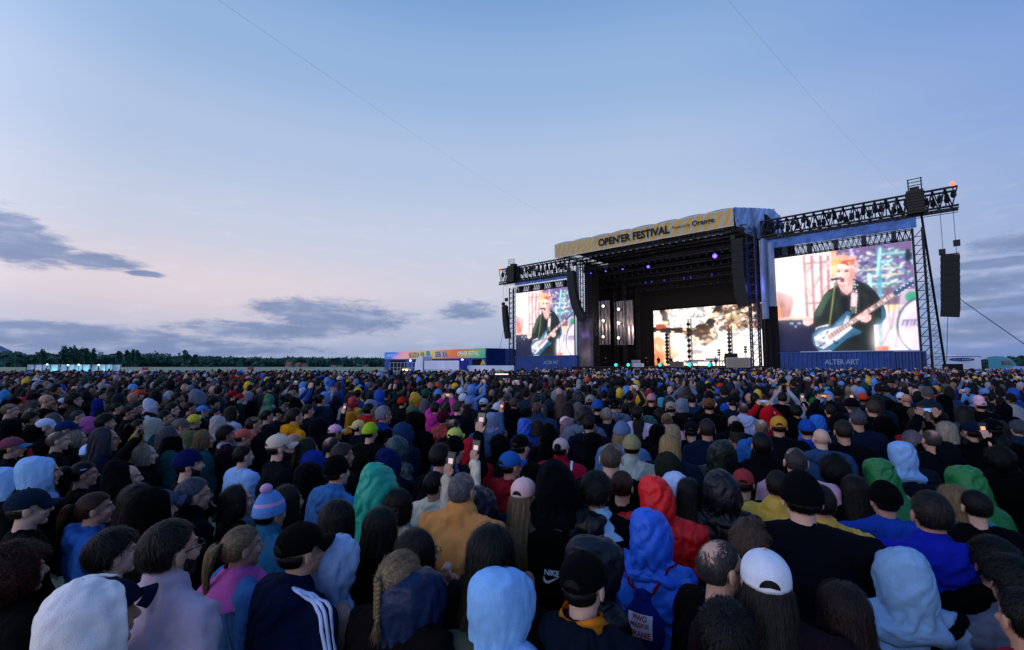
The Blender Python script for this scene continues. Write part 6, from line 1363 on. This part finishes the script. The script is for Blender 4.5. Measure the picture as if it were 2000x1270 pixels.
190 778 26 soft #1c2c88 plain #101c3c yaw=24 | deep blue hood in left distance
196 763 22 short #181416 plain #101a2c yaw=36 | black haired man in profile above the deep blue hood
227 786 26 short #1f1a18 plain #14161e yaw=34 | brown haired man behind the black haired glasses man
248 794 28 short #100e10 plain #10131c yaw=34 gl=1 | black haired man with glasses in left middle distance
263 784 28 short #34363e plain #14284a yaw=34 | grey man with upturned face left of the cyan hood
455 763 18 beanie #a01820 plain #12141e yaw=20 | small red beanie, left one of the close pair
468 768 18 beanie #b0202a plain #1c3c34 yaw=20 | small red beanie, right one of the close pair
484 764 19 soft #8c8494 plain #14161e yaw=20 | small grey hood right of the red beanie pair
525 771 20 poncho #3c7a58 poncho #3c7a58 yaw=10 | small pale green hood in the middle distance
593 757 18 soft #8ca0d0 plain #141a28 yaw=20 | small pale blue hood above the cropped man
651 754 12 beanie #c84018 plain #101420 yaw=10 | tiny orange beanie in the distance
720 746 13 rain #c8a020 rain #c8a020 yaw=10 | tiny yellow rain hood in the distance
'''
TX, TY = W(-27, 0, 0).x, W(-27, 0, 0).y
MAN = []
for line in LIST.strip().split('\n'):
    a, lab = line.split('|'); t = a.split(); op = dict(q.split('=') for q in t[7:])
    x, y, w = map(float, t[:3]); MAN.append(dict(x=x, y=y, w=w, head=t[3], hc=t[4], jk=t[5], jc=t[6], op=op, lab=lab.strip()))
RECTS = []
PHONE_B = mat('phone_case', rgb('#0e1016'), .4); SCR = {c: mat('phone_screen' + c, rgb(c), emit=e) for c, e in (('#f0b080', .6), ('#d8b8b0', .5), ('#80b0e8', .45), ('#f0a060', .9))}
def phone(pb, pose, lab, r, glow=None, case=None, vert=False):
    """a phone in the raised hands, a thing of its own"""
    Mw = pb.matrix_basis; loc = Vector((0, .385, 1.875)) if pose == 'both' else Vector((.165, .375, 1.915)); tilt = Matrix.Rotation(-.15, 4, 'X')
    hv = (.078, .005, .038) if pose == 'both' and not vert else (.038, .005, .078)
    mb = MB(); mb.box((0, 0, 0), hv); mb.box((0, 0, 0), (hv[0] - .004, hv[1] + .0012, hv[2] - .004)); mb.bar((hv[0] * .7, .006, hv[2] * .7), (hv[0] * .7, .008, hv[2] * .7), .008, n=10)
    o = put('phone', mb, PHONE_B if case is None else mat('case' + case, rgb(case), .5)); tag(o, lab, 'phone', 'phones held up in the crowd')
    mb = MB(); mb.box((0, -hv[1] - .002, 0), (hv[0] - .005, .0008, hv[2] - .007)); s = put('screen', mb, mat('phone_dark', rgb('#1a1418'), .15, spec=.6), o)
    mb = MB(); [mb.box((hv[0] * q_, -hv[1] - .0034, hv[2] * z_), (hv[0] * w_, .0006, hv[2] * h_)) for q_, z_, w_, h_ in ((0, .25, .55, .22), (-.2, -.15, .25, .12), (.3, -.3, .2, .2))]; put('picture', mb, SCR[glow or r.choice(list(SCR))], s)
    o.matrix_basis = Mw @ Matrix.Translation(loc) @ tilt; o.scale = (1.05, 1, 1.05)
def solve(m):
    head = m['head']; pk = 'puffhood' if head == 'puffhood' else head
    nom = HWID.get('soft' if head == 'puffhood' else head, .2); topn = HTOP.get('soft' if head == 'puffhood' else head, 1.8)
    if m['x'] < 700 and head not in HD: nom *= 1.12
    nom *= 1.03 * math.sqrt(1 + ((m['x'] - 1000) / 900) ** 2); k = (CAMH - at(m['x'], m['y'], 1.0).z)
    q = nom * 903 / m['w'] / topn; D = q * CAMH / (1 + q * k); z = at(m['x'], m['y'], D).z
    lo, hi = 1.50, 1.97
    if z < lo or z > hi:
        z = min(hi, max(lo, z)); z0 = at(m['x'], m['y'], 1.0).z; D = (CAMH - z) / (CAMH - z0)
    p = at(m['x'], m['y'], D); return p, z / topn
def fit(m, p, s, ya):
    h = m['head']
    if h not in FITM: FITM[h] = fitmesh(h)
    V = FITM[h]; X, D = p.x, p.y; kk = CAMH - at(m['x'], m['y'], 1.0).z; cp, sn = math.cos(PITCH), math.sin(PITCH)
    for it in range(9):
        ca, sa = math.cos(ya), math.sin(ya); A = V * s; wx = A[:, 0] * ca - A[:, 1] * sa + X; wy = A[:, 0] * sa + A[:, 1] * ca + D; wz = A[:, 2] - CAMH
        f = wy * cp + wz * sn; u = -wy * sn + wz * cp; px = CX + wx / f * F; py = CY - u / f * F
        wr = px.max() - px.min(); D *= max(.8, min(1.25, wr / m['w'])) ** .8; X = X + (m['x'] - (px.max() + px.min()) / 2) / F * D; X = X
        s2 = s + (py.min() - m['y']) / F * D / 1.78
        sc_ = min(1.12, max(.86, s2))
        if sc_ != s2: D *= max(.9, min(1.1, (1 + (s2 - sc_) * -1.78 / (CAMH - sc_ * 1.78)))) if False else 1.0; Dy = (CAMH - sc_ * V[:, 2].max()) / kk; D = D * .35 + Dy * .65
        s = sc_
    return Vector((X, D, 0)), s
from mathutils.bvhtree import BVHTree
def hug(b, pts, wd, off, seg=10, nm='strip', col='#888888', th=.003, mt=None, par=None):
    jo = [c for c in b.children if c.name.startswith('jacket')][0]; me = jo.data; V = getv(me) * np.array(jo.scale); bv = BVHTree.FromPolygons(V.tolist(), [tuple(p.vertices) for p in me.polygons])
    P = [Vector(p) for p in pts]; C_ = []
    for i in range(len(P) - 1):
        for t in np.linspace(0, 1, seg, endpoint=False): C_.append(P[i].lerp(P[i + 1], t))
    C_.append(P[-1]); L = []; Nn = []
    for p in C_:
        q, n, _, _ = bv.find_nearest(p); L.append(q); Nn.append(n)
    L = [L[max(0, i - 1)] * .25 + L[i] * .5 + L[min(len(L) - 1, i + 1)] * .25 for i in range(len(L))]; rows = []
    for i in range(len(L)):
        tg = (L[min(i + 1, len(L) - 1)] - L[max(i - 1, 0)]).normalized(); n = Nn[i]; sd = tg.cross(n).normalized(); rows.append([list(L[i] + sd * wd * q + n * off) for q in (-1, 0, 1)])
    me = shell(np.array(rows), False, th, nm); return link(nm, me, mt or CLOTH, par or b, crush(rgb(col)))
def extra(b, m, r):
    op = m['op']
    def ch(nm, mb, c, smooth=True, par=None, mt=None): 
        o = link(nm, mb.mesh(nm, smooth), mt or CLOTH, par or b, crush(rgb(c))); return o
    if 'peakcap' in op:
        c = link('cap_brim', BRIM, None, b, crush(rgb(op['peakcap']))); c.scale = (.86, .62, .86); c.location = (0, .205, .135)
        c.location = Vector((0, .118, 1.700)) - Matrix.Rotation(.30, 3, 'X') @ Vector((0, .09 * .62, 1.688 * .86)); c.rotation_euler = (.30, 0, 0)
        mb = MB(); P = dome((.097, .122, .100), (0, .0, 1.672), lambda p: p[2] > 1.685 and p[1] > .0, pole=(0, .55, 1), nu=40, nt=10); mb.grid(P, closed=True); ch('cap_front', mb, op['peakcap'])
    if 'scarf' in op:
        mb = MB(); rows = []
        for j in range(13):
            t = j / 12; z_ = (1.47 + .075 * t) if 'scn' in op else (1.40 + .155 * t); rx = (.035 if 'scn' in op else .165) * (1 - t) ** 1.2 + .084 + .006 * math.sin(t * 19); rows.append([[rx * math.sin(a) * (1 + .03 * math.sin(a * 3 + t * 9)), -.022 + rx * .82 * math.cos(a), z_ + .012 * math.sin(a * 2 + t * 4)] for a in np.linspace(0, 2 * math.pi, 40, endpoint=False)])
        mb.grid(np.array(rows), closed=True); ch('scarf', mb, op['scarf'])
    if 'beard' in op:
        src = BODY['down']; V = getv(src); nn_ = getn(src); ok = (V[:, 1] > .012) & (V[:, 2] > 1.512) & (V[:, 2] < 1.592 - .6 * np.clip(.07 - V[:, 1], 0, .05) * -1) & ~((abs(V[:, 0]) < .024) & (abs(V[:, 2] - 1.578) < .010)); idx = -np.ones(len(V), int); idx[ok] = np.arange(ok.sum()); fs = [tuple(idx[list(p.vertices)]) for p in src.polygons if all(ok[v] for v in p.vertices)]
        mb = MB(); rr_ = np.random.default_rng(5); mb.add(V[ok] + nn_[ok] * (.0035 + .002 * rr_.random((ok.sum(), 1))), fs, np.repeat(rr_.uniform(.6, 1.3, (ok.sum(), 1)), 3, 1)); link('beard', mb.mesh('beard', True, 'tint'), HAIR, b, crush(rgb('#3a2e28')))
    if 'glt' in op: g_ = link('sunglasses', GL, None, b, rgb('#101010')); g_.location = (0, -.055, .085); g_.rotation_euler = (.5, 0, 0); g_.location = (0, .82, .28); g_.rotation_euler = (.5, 0, 0); g_.location = Vector((0, .07, 1.735)) - Matrix.Rotation(.5, 3, 'X') @ Vector((0, .10, 1.645))
    if 'stripes' in op:
        for k in range(3): hug(b, [(.09, -.10 + .0 * k, 1.53), (.17, -.075 + .026 * k, 1.53), (.26, -.07 + .030 * k, 1.46), (.33, -.07 + .030 * k, 1.30), (.36, -.09 + .030 * k, 1.05)], .0075, .006, nm='sleeve_stripe', col='#c4ccec')
    if 'tote' in op: hug(b, [(.13, .12, 1.56), (.15, -.08, 1.55), (.16, -.24, 1.38), (.16, -.26, 1.1)], .014, .006, nm='tote_strap', col='#c8cce0')
    if 'clip' in op: mb = MB(); mb.bar((.078, .01, 1.70), (.085, -.035, 1.695), .006, n=8); ch('hair_clip', mb, '#9ac0f0')
    if 'strap' in op: hug(b, [(.26, -.05, 1.52), (.14, -.25, 1.46), (0, -.3, 1.30), (-.16, -.3, 1.10), (-.28, -.2, .95)], .024, .016, nm='strap', col='#0b0b12', th=.006)
    if 'pack2' in op or 'pack' in op or 'bag' in op:
        big = 'pack' in op; c = '#090b14' if big else op.get('pack2', '#090b14')
        T = b
        if 'bag' not in op:
            mb = MB(); mb.box((0, -.20, 1.17), (.13, .055, .19)); mb.ell((0, -.20, 1.34), (.13, .06, .07), 20, 12); mb.box((0, -.262, 1.13), (.105, .022, .10)); me = remesh(mb, .012, 6, .6); folds(me, 3, .005); o = link('backpack', me, CLOTH, None, crush(rgb(c))); 
            for s_ in (-1, 1): hug(b, [(s_ * .10, -.22, 1.36), (s_ * .13, -.18, 1.46), (s_ * .15, -.05, 1.56), (s_ * .15, .12, 1.50), (s_ * .16, .2, 1.3)], .022, .012, nm='strap', col='#08090f', th=.008, par=o)
            o.matrix_basis = b.matrix_basis.copy(); tag(o, 'black backpack printed with NIKE and a white swoosh on the tall navy hood' if big else {'#090b14': 'black backpack on the person in the crimson hoodie', '#4a5244': 'olive backpack under very long black hair', '#2468b8': 'blue backpack under curly dark hair'}[c], 'backpack')
            if big:
                PW = mat('white_print', rgb('#b9bfd0'), .6)
                def onb(me, cx, cz, w_, h_, y_): V = getv(me); lo, hi = V.min(0), V.max(0); V2 = np.stack([cx + (V[:, 0] - (lo + hi)[0] / 2) / (hi - lo)[0] * w_, np.full(len(V), y_) + .35 * ((V[:, 0] - (lo + hi)[0] / 2) / (hi - lo)[0] * w_) ** 2, cz + (V[:, 1] - (lo + hi)[1] / 2) / (hi - lo)[1] * h_], 1); setv(me, V2)
                me = text_mesh('NIKE', .03); V = getv(me); V[:, 0] += V[:, 1] * .12; setv(me, V); onb(me, .045, 1.185, .095, .034, -.303); link('lettering', me, PW, o)
                mb = MB(); sw = [(0, .45), (.12, .12), (.28, .08), (1.0, .55), (.32, -.12), (.10, -.14), (-.02, .05)]; mb.add([(x_, y_, 0) for x_, y_ in sw], [(0, 1, 6), (1, 5, 6), (1, 2, 5), (2, 4, 5), (2, 3, 4)]); me = mb.mesh('emblem'); onb(me, .045, 1.145, .105, .05, -.303); link('emblem', me, PW, o)
        else:
            mb = MB(); mb.ell((0, -.215, 1.16), (.125, .055, .16), 28, 18); mb.ell((0, -.20, 1.325), (.05, .035, .045), 20, 12); me = remesh(mb, .010, 3); folds(me, 5, .008, crisp=1.6); o = link('drawstring_bag', me, CLOTH, None, rgb('#141c60')); o.matrix_basis = b.matrix_basis.copy(); tag(o, 'navy drawstring bag with red writing on the bright blue rain jacket', 'bag')
            for s_ in (-1, 1):
                for x1 in (.09, .165): hug(b, [(s_ * .03, -.26, 1.335), (s_ * .07, -.24, 1.36), (s_ * x1, -.20, 1.48), (s_ * (x1 + .01), -.02, 1.56)], .006, .007, nm='cord', col='#7c1c34', th=.005, par=o)
            def onbag(me, cx, cz, w_, h_): V = getv(me); lo, hi = V.min(0), V.max(0); X = cx + (V[:, 0] - (lo + hi)[0] / 2) / (hi - lo)[0] * w_; Zz = cz + (V[:, 1] - (lo + hi)[1] / 2) / (hi - lo)[1] * h_; Y_ = -.215 - .055 * np.sqrt(np.clip(1 - (X / .125) ** 2 - ((Zz - 1.16) / .16) ** 2, .05, 1)) - .010; setv(me, np.stack([X, Y_, Zz], 1))
            mb = MB(); P = np.array([[[x_, z_, 0] for x_ in np.linspace(-1, 1, 12)] for z_ in np.linspace(-1, 1, 12)]); mb.grid(P); me = mb.mesh('print_panel', True); onbag(me, 0, 1.190, .145, .13); V = getv(me); V[:, 1] += .003; setv(me, V); link('print_panel', me, mat('pale_bag_print', rgb('#c4c8de'), .8), o)
            for txt, z_, w_ in (('PIWO', 1.235, .085), ('MĘSKIE', 1.195, .112), ('GRANIE', 1.150, .130)): me = text_mesh(txt, .03); onbag(me, 0, z_, w_, .034); V = getv(me); V[:, 1] -= .002; setv(me, V); link('lettering', me, mat('red_print', rgb('#a8142c'), .7), o)
def facing(px, py, extra_deg): return -math.atan2(TX - px, TY - py) - math.radians(extra_deg)
solved = []
for i, m in enumerate(MAN):
    p, s = solve(m); op = m['op']; r = random.Random(i); yw = float(op.get('yaw', 0)); rj = r.uniform(-.10, .10) if 'bag' not in op else 0
    for _ in range(2): ya = facing(p.x, p.y, (yw - 12) if m['x'] < 700 else yw * .6) + rj; p, s = fit(m, p, s, ya)
    m['p'] = p
    hw = m['w'] / 2; RECTS.append((m['x'] - hw, m['y'], m['x'] + hw, m['y'] + m['w'] * 1.15, p.y))
    head = m['head']; jk = m['jk']; hair = op.get('hair', 'short' if head in ('cap', 'beanie', 'capb', 'beanietall') else 'short'); pose = op.get('pose', 'down')
    b = person(p.x, p.y, s, ya, 'soft' if head == 'puffhood' else head, m['hc'], jk, rgb(m['jc']), pose, hair=hair, haircol=op.get('haircol', r.choice(['dark', 'black', 'brown'])), brim=op.get('brim'), label=m['lab'], gl='gl' in op, seed=i, wide=float(op.get('wide', r.uniform(.95, 1.06))))
    m['ob'] = b
    if 'sleeve' in op:
        for c_ in b.children:
            if c_.name.startswith('jacket'): c_.color = rgb(op['sleeve'])
    if head == 'beanietall':
        mb = MB(); P = dome((.094, .117, .135), (0, -.014, 1.668), lambda p: p[2] > 1.642, pole=(0, -.12, 1), nu=60, nt=20); mb.grid(P[-7:], closed=True); link('cuff', mb.mesh('cuff', True), CLOTH, b, rgb('#4f88d0'))
        mb = MB(); Q = np.array(P[-9:-6]); mb.grid(Q * 1.0, closed=True); link('stripe', mb.mesh('stripe', True), CLOTH, b, rgb('#b890b4')); 
        tp = MB(); tp.ell((0, -.045, 1.83), (.035, .045, .035), 16, 10); link('tip', tp.mesh('tip', True), CLOTH, b, rgb('#b890b4'))
    b.matrix_basis = Matrix.LocRotScale(b.location, b.rotation_euler, b.scale)
    extra(b, m, r)
    if 'ph' in op: phone(b, pose, 'phone held up by the ' + ' '.join(m['lab'].split()[:9]), r, glow='#f0a060' if m['x'] > 1900 else None, vert=m['x'] > 1900, case='#c02020' if 'red phone' in m['lab'] else None)
print('manual people', len(MAN), 'median D', sorted(m['p'].y for m in MAN)[len(MAN) // 2])

# ------------------------------------------------------------------ the next nearest people, filling the gaps up to 300
rf = random.Random(11); cand = []
yy = 1.5; 
def free(x, y):
    lim = 38 + 10 * min(1, max(0, (x + 6) / 12))
    return y < lim and (Vector((x, y, 0)) - O).dot(B) < -3.2 and abs(x) < y * 1.17 + (2.6 if y < 3 else 7)
row = 0
while yy < 54:
    sp_ = .60 if yy < 14 else .56; n = int((yy * 1.17 + 7) / sp_)
    for k in range(-n, n + 1):
        x = (k + .5 * (row % 2)) * sp_ + rf.uniform(-.16, .16); y = yy + rf.uniform(-.17, .17)
        if free(x, y): cand.append((x, y))
    yy += .55 if yy < 14 else .56; row += 1
MP = [(m['p'].x, m['p'].y) for m in MAN]
def pxof(x, y, z):
    c, s = math.cos(PITCH), math.sin(PITCH); v = Vector((x, y, z - CAMH)); f = v.y * c + v.z * s; u = -v.y * s + v.z * c; return CX + v.x / f * F, CY - u / f * F
NP = 300 - len(MAN) - 14
kept = []; far = []
JCOL = [('#0d111c', 'black'), ('#10182c', 'navy'), ('#0e1016', 'black'), ('#16243e', 'dark blue'), ('#10141c', 'black'), ('#1b2c50', 'blue'), ('#22262c', 'charcoal'), ('#2a3430', 'dark green'), ('#3a2028', 'maroon'), ('#27406c', 'denim blue'), ('#5a6a84', 'grey-blue'), ('#14304a', 'petrol'), ('#0c0e14', 'black'), ('#121a30', 'navy')]
HATC = [('#0d1018', 'black'), ('#0e1422', 'black'), ('#16223c', 'navy'), ('#10182c', 'navy'), ('#14284e', 'dark blue'), ('#6a7488', 'grey'), ('#8a2028', 'red'), ('#2456a8', 'blue'), ('#8c8478', 'beige'), ('#1c3c30', 'dark green'), ('#0b0d14', 'black'), ('#121620', 'black'), ('#a8aec4', 'white'), ('#10141e', 'black')]
def attrs(r):
    q = r.random()
    jc = r.choice(JCOL)
    if q < .56: h = r.choice(['short', 'short', 'short', 'messy', 'long', 'long', 'bob', 'pony', 'bun', 'balding', 'buzz']); hc = r.choice(['black', 'black', 'dark', 'dark', 'dark', 'brown', 'brown', 'brown', 'lightbrown', 'grey', 'blonde', 'darkgrey'])
    elif q < .80: h = r.choice(['soft', 'rain', 'peak']); c = r.choice(HATC[:3] + HATC[-3:] + HATC[8:10] + HATC[:6]); hc = c
    elif q < .92: h = 'cap'; hc = r.choice(HATC)
    else: h = 'beanie'; hc = r.choice(HATC)
    return h, hc, jc
for (x, y) in sorted(cand, key=lambda c: c[1]):
    rad = .36 if y < 8 else .42
    if any((x - a) ** 2 + (y - b) ** 2 < rad * rad for a, b in MP if abs(b - y) < .6): continue
    if y < 13:
        st = rf.uniform(1.60, 1.80); px, py = pxof(x, y, st); hw = .11 * 903 / y; rect = (px - hw, py - 2, px + hw, py + hw * 2.4)
        if px < -150 or px > 2150: 
            if y > 3: far.append((x, y, rf.uniform(1.58, 1.82)))
            continue
        bad = False
        for (a0_, b0_, a1_, b1_, d_) in RECTS:
            if d_ > y - .1:
                ix = min(rect[2], a1_) - max(rect[0], a0_); iy = min(rect[3] + hw * 3, b1_) - max(rect[1], b0_)
                if ix > .18 * (a1_ - a0_) and iy > .25 * (b1_ - b0_): bad = True; break
        if bad and len(kept) < NP:
            # try to stand lower so the one behind still shows
            continue
        if bad: continue
        if y < 2.3 and -20 < px < 2020: continue
        inview = 10 < px < 1990 and py < 1255
        if inview and len(kept) < NP: kept.append((x, y, st)); continue
        if not inview: continue
    far.append((x, y, min(1.92, max(1.5, rf.gauss(1.70, .085)))))
print('filled', len(kept), 'far', len(far), 'farthest filled', max(k[1] for k in kept))
used_l = set(m['lab'] for m in MAN)
HN = {'short': 'short %s hair', 'messy': 'tousled %s hair', 'long': 'long %s hair', 'bob': '%s bob', 'pony': '%s ponytail', 'bun': '%s bun', 'balding': 'thinning %s hair', 'buzz': 'cropped %s hair', 'soft': '%s hood', 'rain': '%s rain hood', 'peak': 'pointed %s hood', 'cap': '%s cap', 'beanie': '%s beanie'}
CN = {'lightbrown': 'light brown', 'darkgrey': 'dark grey', 'dark': 'dark brown'}
nick = lambda m: ' '.join(m['lab'].split()[:8]).rstrip(',')
DROP = {'of', 'and', 'with', 'in', 'the', 'a', 'his', 'her', 'at', 'by', 'behind', 'between', 'near', 'left', 'right', 'below', 'above', 'on', 'before', 'beside', 'to', 'over', 'mostly', 'small', 'cut', 'lying', 'has'}
def short(m):
    w = m['lab'].split(',')[0].split()[:7]
    while w and w[-1].lower() in DROP: w.pop()
    return ' '.join(w)
for i, (x, y, st) in enumerate(kept):
    r = random.Random(5000 + i); h, hc, jc = attrs(r); hcn = hc if isinstance(hc, str) else hc[1]; hcol = hc if isinstance(hc, str) else hc[0]
    look = HN[h] % CN.get(hcn, hcn)
    nb = sorted(MAN, key=lambda m: (m['p'].x - x) ** 2 + (m['p'].y - y) ** 2); lab = None; px = pxof(x, y, st)[0]; py = pxof(x, y, st)[1]
    for m in nb[:9]:
        dx, dy = px - m['x'], py - m['y']; rel = ('right of' if dx > 0 else 'left of') if abs(dx) > abs(dy) * .8 else ('just behind' if dy < 0 else 'in front of')
        L_ = '%s, %s jacket, %s %s' % (look, jc[1], rel, short(m))
        if L_ not in used_l: lab = L_; break
    used_l.add(lab or '')
    ws = lab.split(); lab = ' '.join(ws[:16])
    jk = r.choice(['plain', 'hooddown', 'collar', 'puffer', 'rain', 'plain', 'hooddown']); pose = 'down'
    if r.random() < .085: pose = r.choice(['both', 'one'])
    tn = HTOP[h]; extra_y = (8 if px < 800 else -4) + r.uniform(-12, 12)
    b = person(x, y, st / 1.77, facing(x, y, extra_y), h, hcol, jk, rgb(jc[0]), pose, hair=r.choice(['short', 'buzz', 'long', 'short']), label=lab, gl=r.random() < .12, seed=3000 + i, wide=r.uniform(.94, 1.08))
    b.rotation_euler = (r.gauss(0, .025), r.gauss(0, .035), b.rotation_euler.z); b.matrix_basis = Matrix.LocRotScale(b.location, b.rotation_euler, b.scale)
    if pose != 'down': phone(b, pose, 'phone held up by person with ' + ' '.join(lab.split()[:9]).rstrip(','), r)

# ------------------------------------------------------------------ everybody farther back: one mass
def template(kind):
    V = []; Fq = []; Pt = []
    def add(P, part, closed=True):
        R_, K_ = P.shape[:2]; b0 = sum(len(v) for v in V); V.append(P.reshape(-1, 3)); Pt.append(np.broadcast_to(part, (R_, K_)).reshape(-1) if np.ndim(part) else np.full(R_ * K_, part))
        for j in range(R_ - 1):
            for i in range(K_ if closed else K_ - 1): Fq.append((b0 + j * K_ + i, b0 + (j + 1) * K_ + i, b0 + (j + 1) * K_ + (i + 1) % K_, b0 + j * K_ + (i + 1) % K_))
    def ell(c, r, nu=12, nv=8, part=0, f=None):
        P = np.array([[(r[0] * math.sin(p) * math.sin(a) + c[0], r[1] * math.sin(p) * math.cos(a) + c[1], r[2] * math.cos(p) + c[2]) for a in np.linspace(0, 2 * math.pi, nu, endpoint=False)] for p in np.linspace(.02, math.pi - .02, nv)])
        if f: pt = np.array([[f(*q) for q in rw] for rw in P]); add(P, pt)
        else: add(P, part)
    def face(x, y, z): return y > .035 and z < 1.70
    if kind in ('hair', 'messy'): ell((0, 0, 1.645), (.080 if kind == 'hair' else .092, .102 if kind == 'hair' else .11, .125 if kind == 'hair' else .13), 14, 10, f=lambda x, y, z: 0 if (face(x, y, z) or z < 1.57 or (y > -.02 and z < 1.61)) else 1)
    elif kind == 'bald': ell((0, 0, 1.64), (.078, .10, .122), 14, 10, part=0)
    elif kind == 'long':
        ell((0, 0, 1.645), (.086, .104, .125), 14, 10, f=lambda x, y, z: 0 if face(x, y, z) else 1); ell((0, -.05, 1.52), (.092, .065, .17), 10, 6, part=1)
    elif kind == 'hood': ell((0, -.01, 1.645), (.108, .128, .165), 14, 10, f=lambda x, y, z: 1); ell((0, .055, 1.625), (.065, .075, .085), 8, 6, part=0); ell((0, -.02, 1.48), (.13, .12, .06), 12, 5, part=1)
    elif kind in ('cap', 'beanie'):
        ell((0, 0, 1.635), (.077, .098, .115), 14, 9, f=lambda x, y, z: 0 if (y > .02 or z < 1.57) else 3 if False else (0 if z < 1.57 else 5)); ell((0, -.005, 1.69), (.092, .112, .095 if kind == 'cap' else .115), 14, 7, part=1)
        if kind == 'cap': ell((0, .14, 1.685), (.065, .075, .010), 10, 5, part=1)
    ell((0, -.005, 1.50), (.055, .06, .09), 8, 5, part=0)
    prof = [(1.53, .06, .06), (1.49, .10, .085), (1.45, .175, .11), (1.40, .225, .125), (1.30, .245, .135), (1.1, .235, .14), (.85, .22, .14)]
    add(np.array([[(rx * math.sin(a), ry * math.cos(a) - .015, z) for a in np.linspace(0, 2 * math.pi, 14, endpoint=False)] for z, rx, ry in prof]), 2)
    add(np.array([[(rx * math.sin(a), ry * math.cos(a) - .015, z) for a in np.linspace(0, 2 * math.pi, 8, endpoint=False)] for z, rx, ry in ((.86, .17, .12), (.4, .15, .10), (.0, .13, .12))]), 3)
    return np.vstack(V), np.array(Fq), np.concatenate(Pt)
def arms(V, Fq, Pt):
    mb = MB()
    for s in (-1, 1): mb.cap((s * .2, 0, 1.42), (s * .26, .2, 1.55), .06, .05, 8); mb.cap((s * .26, .2, 1.55), (s * .09, .34, 1.78), .05, .04, 8)
    a = np.vstack(mb.v); f = [q for q in mb.f if len(q) == 4]; n = len(a); mb2 = MB()
    for s in (-1, 1): mb2.cap((s * .085, .34, 1.79), (s * .07, .36, 1.88), .035, .03, 8)
    a2 = np.vstack(mb2.v); f2 = [q for q in mb2.f if len(q) == 4]; mb3 = MB(); mb3.box((0, .37, 1.88), (.075, .01, .04)); a3 = np.vstack(mb3.v)
    o = len(V); return np.vstack([V, a, a2, a3]), np.vstack([Fq, np.array(f) + o, np.array(f2) + o + n, np.array(mb3.f) + o + n + len(a2)]), np.concatenate([Pt, np.full(n, 2), np.full(len(a2), 0), np.full(len(a3), 4)])
TPL = {k: template(k) for k in ('hair', 'messy', 'long', 'hood', 'cap', 'beanie', 'bald')}
for k in ('hair', 'hood', 'long'): TPL[k + '_up'] = arms(*TPL[k])
rc = np.random.default_rng(21); GV = []; GF = []; GC = []; off = 0
C3 = lambda h: np.array(crush(rgb(h))[:3])
HAIRP = [C3(c) * .8 for c in ('#0e0b0b', '#14100f', '#1e1614', '#2e221c', '#33261f', '#5a4436', '#8a7660', '#1a1412', '#5c5a60', '#9c9aa0', '#14100f', '#241a18', '#2e221c', '#14100f', '#4a2c20', '#0e0b0b')]
HATP = [C3(c) for c in ('#0d1018', '#10182c', '#14284e', '#1c4aa0', '#5a8cd0', '#a01820', '#c83c20', '#8c96ac', '#b4bcd0', '#c08a28', '#1c5c40', '#d4a8b8', '#3c8ca8', '#101624', '#0c1020', '#182440', '#6a6c80', '#2a5cc0')]
HOODP = [C3(c) for c in ('#0b0e18', '#10182c', '#0d1120', '#14203c', '#1c4cb0', '#0f1420', '#24304a', '#a81820', '#5a84c4', '#1c5048', '#c8a028', '#101626', '#10182c', '#4c5468')]
JKP = [C3(c) for c in ('#0d1018', '#10182c', '#101420', '#16243e', '#0e1016', '#1b2c50', '#22262c', '#2a3430', '#3a2028', '#27406c', '#5a6a84', '#14304a', '#8a8f98', '#802028', '#1c4090', '#0c0e14', '#0e1422', '#121a2c', '#0d1018', '#10182c', '#141c30')]
SKP = [np.array(rgb(c, .9)[:3]) for c in SK]
kinds = ['hair', 'messy', 'long', 'hood', 'cap', 'beanie', 'bald', 'hair_up', 'hood_up', 'long_up']; pk = np.array([.34, .10, .16, .15, .10, .07, .04, .03, .02, .02]); pk = pk / pk.sum()
for (x, y, st) in far:
    k = kinds[rc.choice(len(kinds), p=pk)]; V0, F0, P0_ = TPL[k]; s = st / 1.77; a = facing(x, y, (14 if x < 0 else -2) + rc.normal() * 14)
    V_ = V0 * (s * rc.uniform(.96, 1.06), s, s); lean = rc.normal(0, .012, 2); V_[:, 0] += lean[0] * (V_[:, 2] - 1) * 3; V_ = V_ + rc.normal(0, .003, V_.shape)
    ca, sa = math.cos(a), math.sin(a); X = V_[:, 0] * ca - V_[:, 1] * sa + x; Yy = V_[:, 0] * sa + V_[:, 1] * ca + y
    hair = HAIRP[rc.integers(len(HAIRP))]; base = k.split('_')[0]
    head = hair if base in ('hair', 'messy', 'long') else HOODP[rc.integers(len(HOODP))] if base == 'hood' else HATP[rc.integers(len(HATP))]
    jk = head if base == 'hood' and rc.random() < .7 else JKP[rc.integers(len(JKP))]; pal = np.array([SKP[rc.integers(len(SKP))] * rc.uniform(.8, 1.0), head, jk, C3('#141820'), C3('#d8c8b0') if rc.random() < .4 else C3('#101216'), hair])
    GV.append(np.stack([X, Yy, V_[:, 2]], 1)); GF.append(F0 + off); GC.append(pal[P0_]); off += len(V_)
me = qmesh('crowd', GV, GF, GC); me.polygons.foreach_set('use_smooth', [True] * len(me.polygons))
tag(link('crowd', me, CROWD), 'dense mass of festival goers reaching back to the stage', 'crowd', kind='stuff')
for m in list(bpy.data.materials): 
    if m.name == 'foo': pass
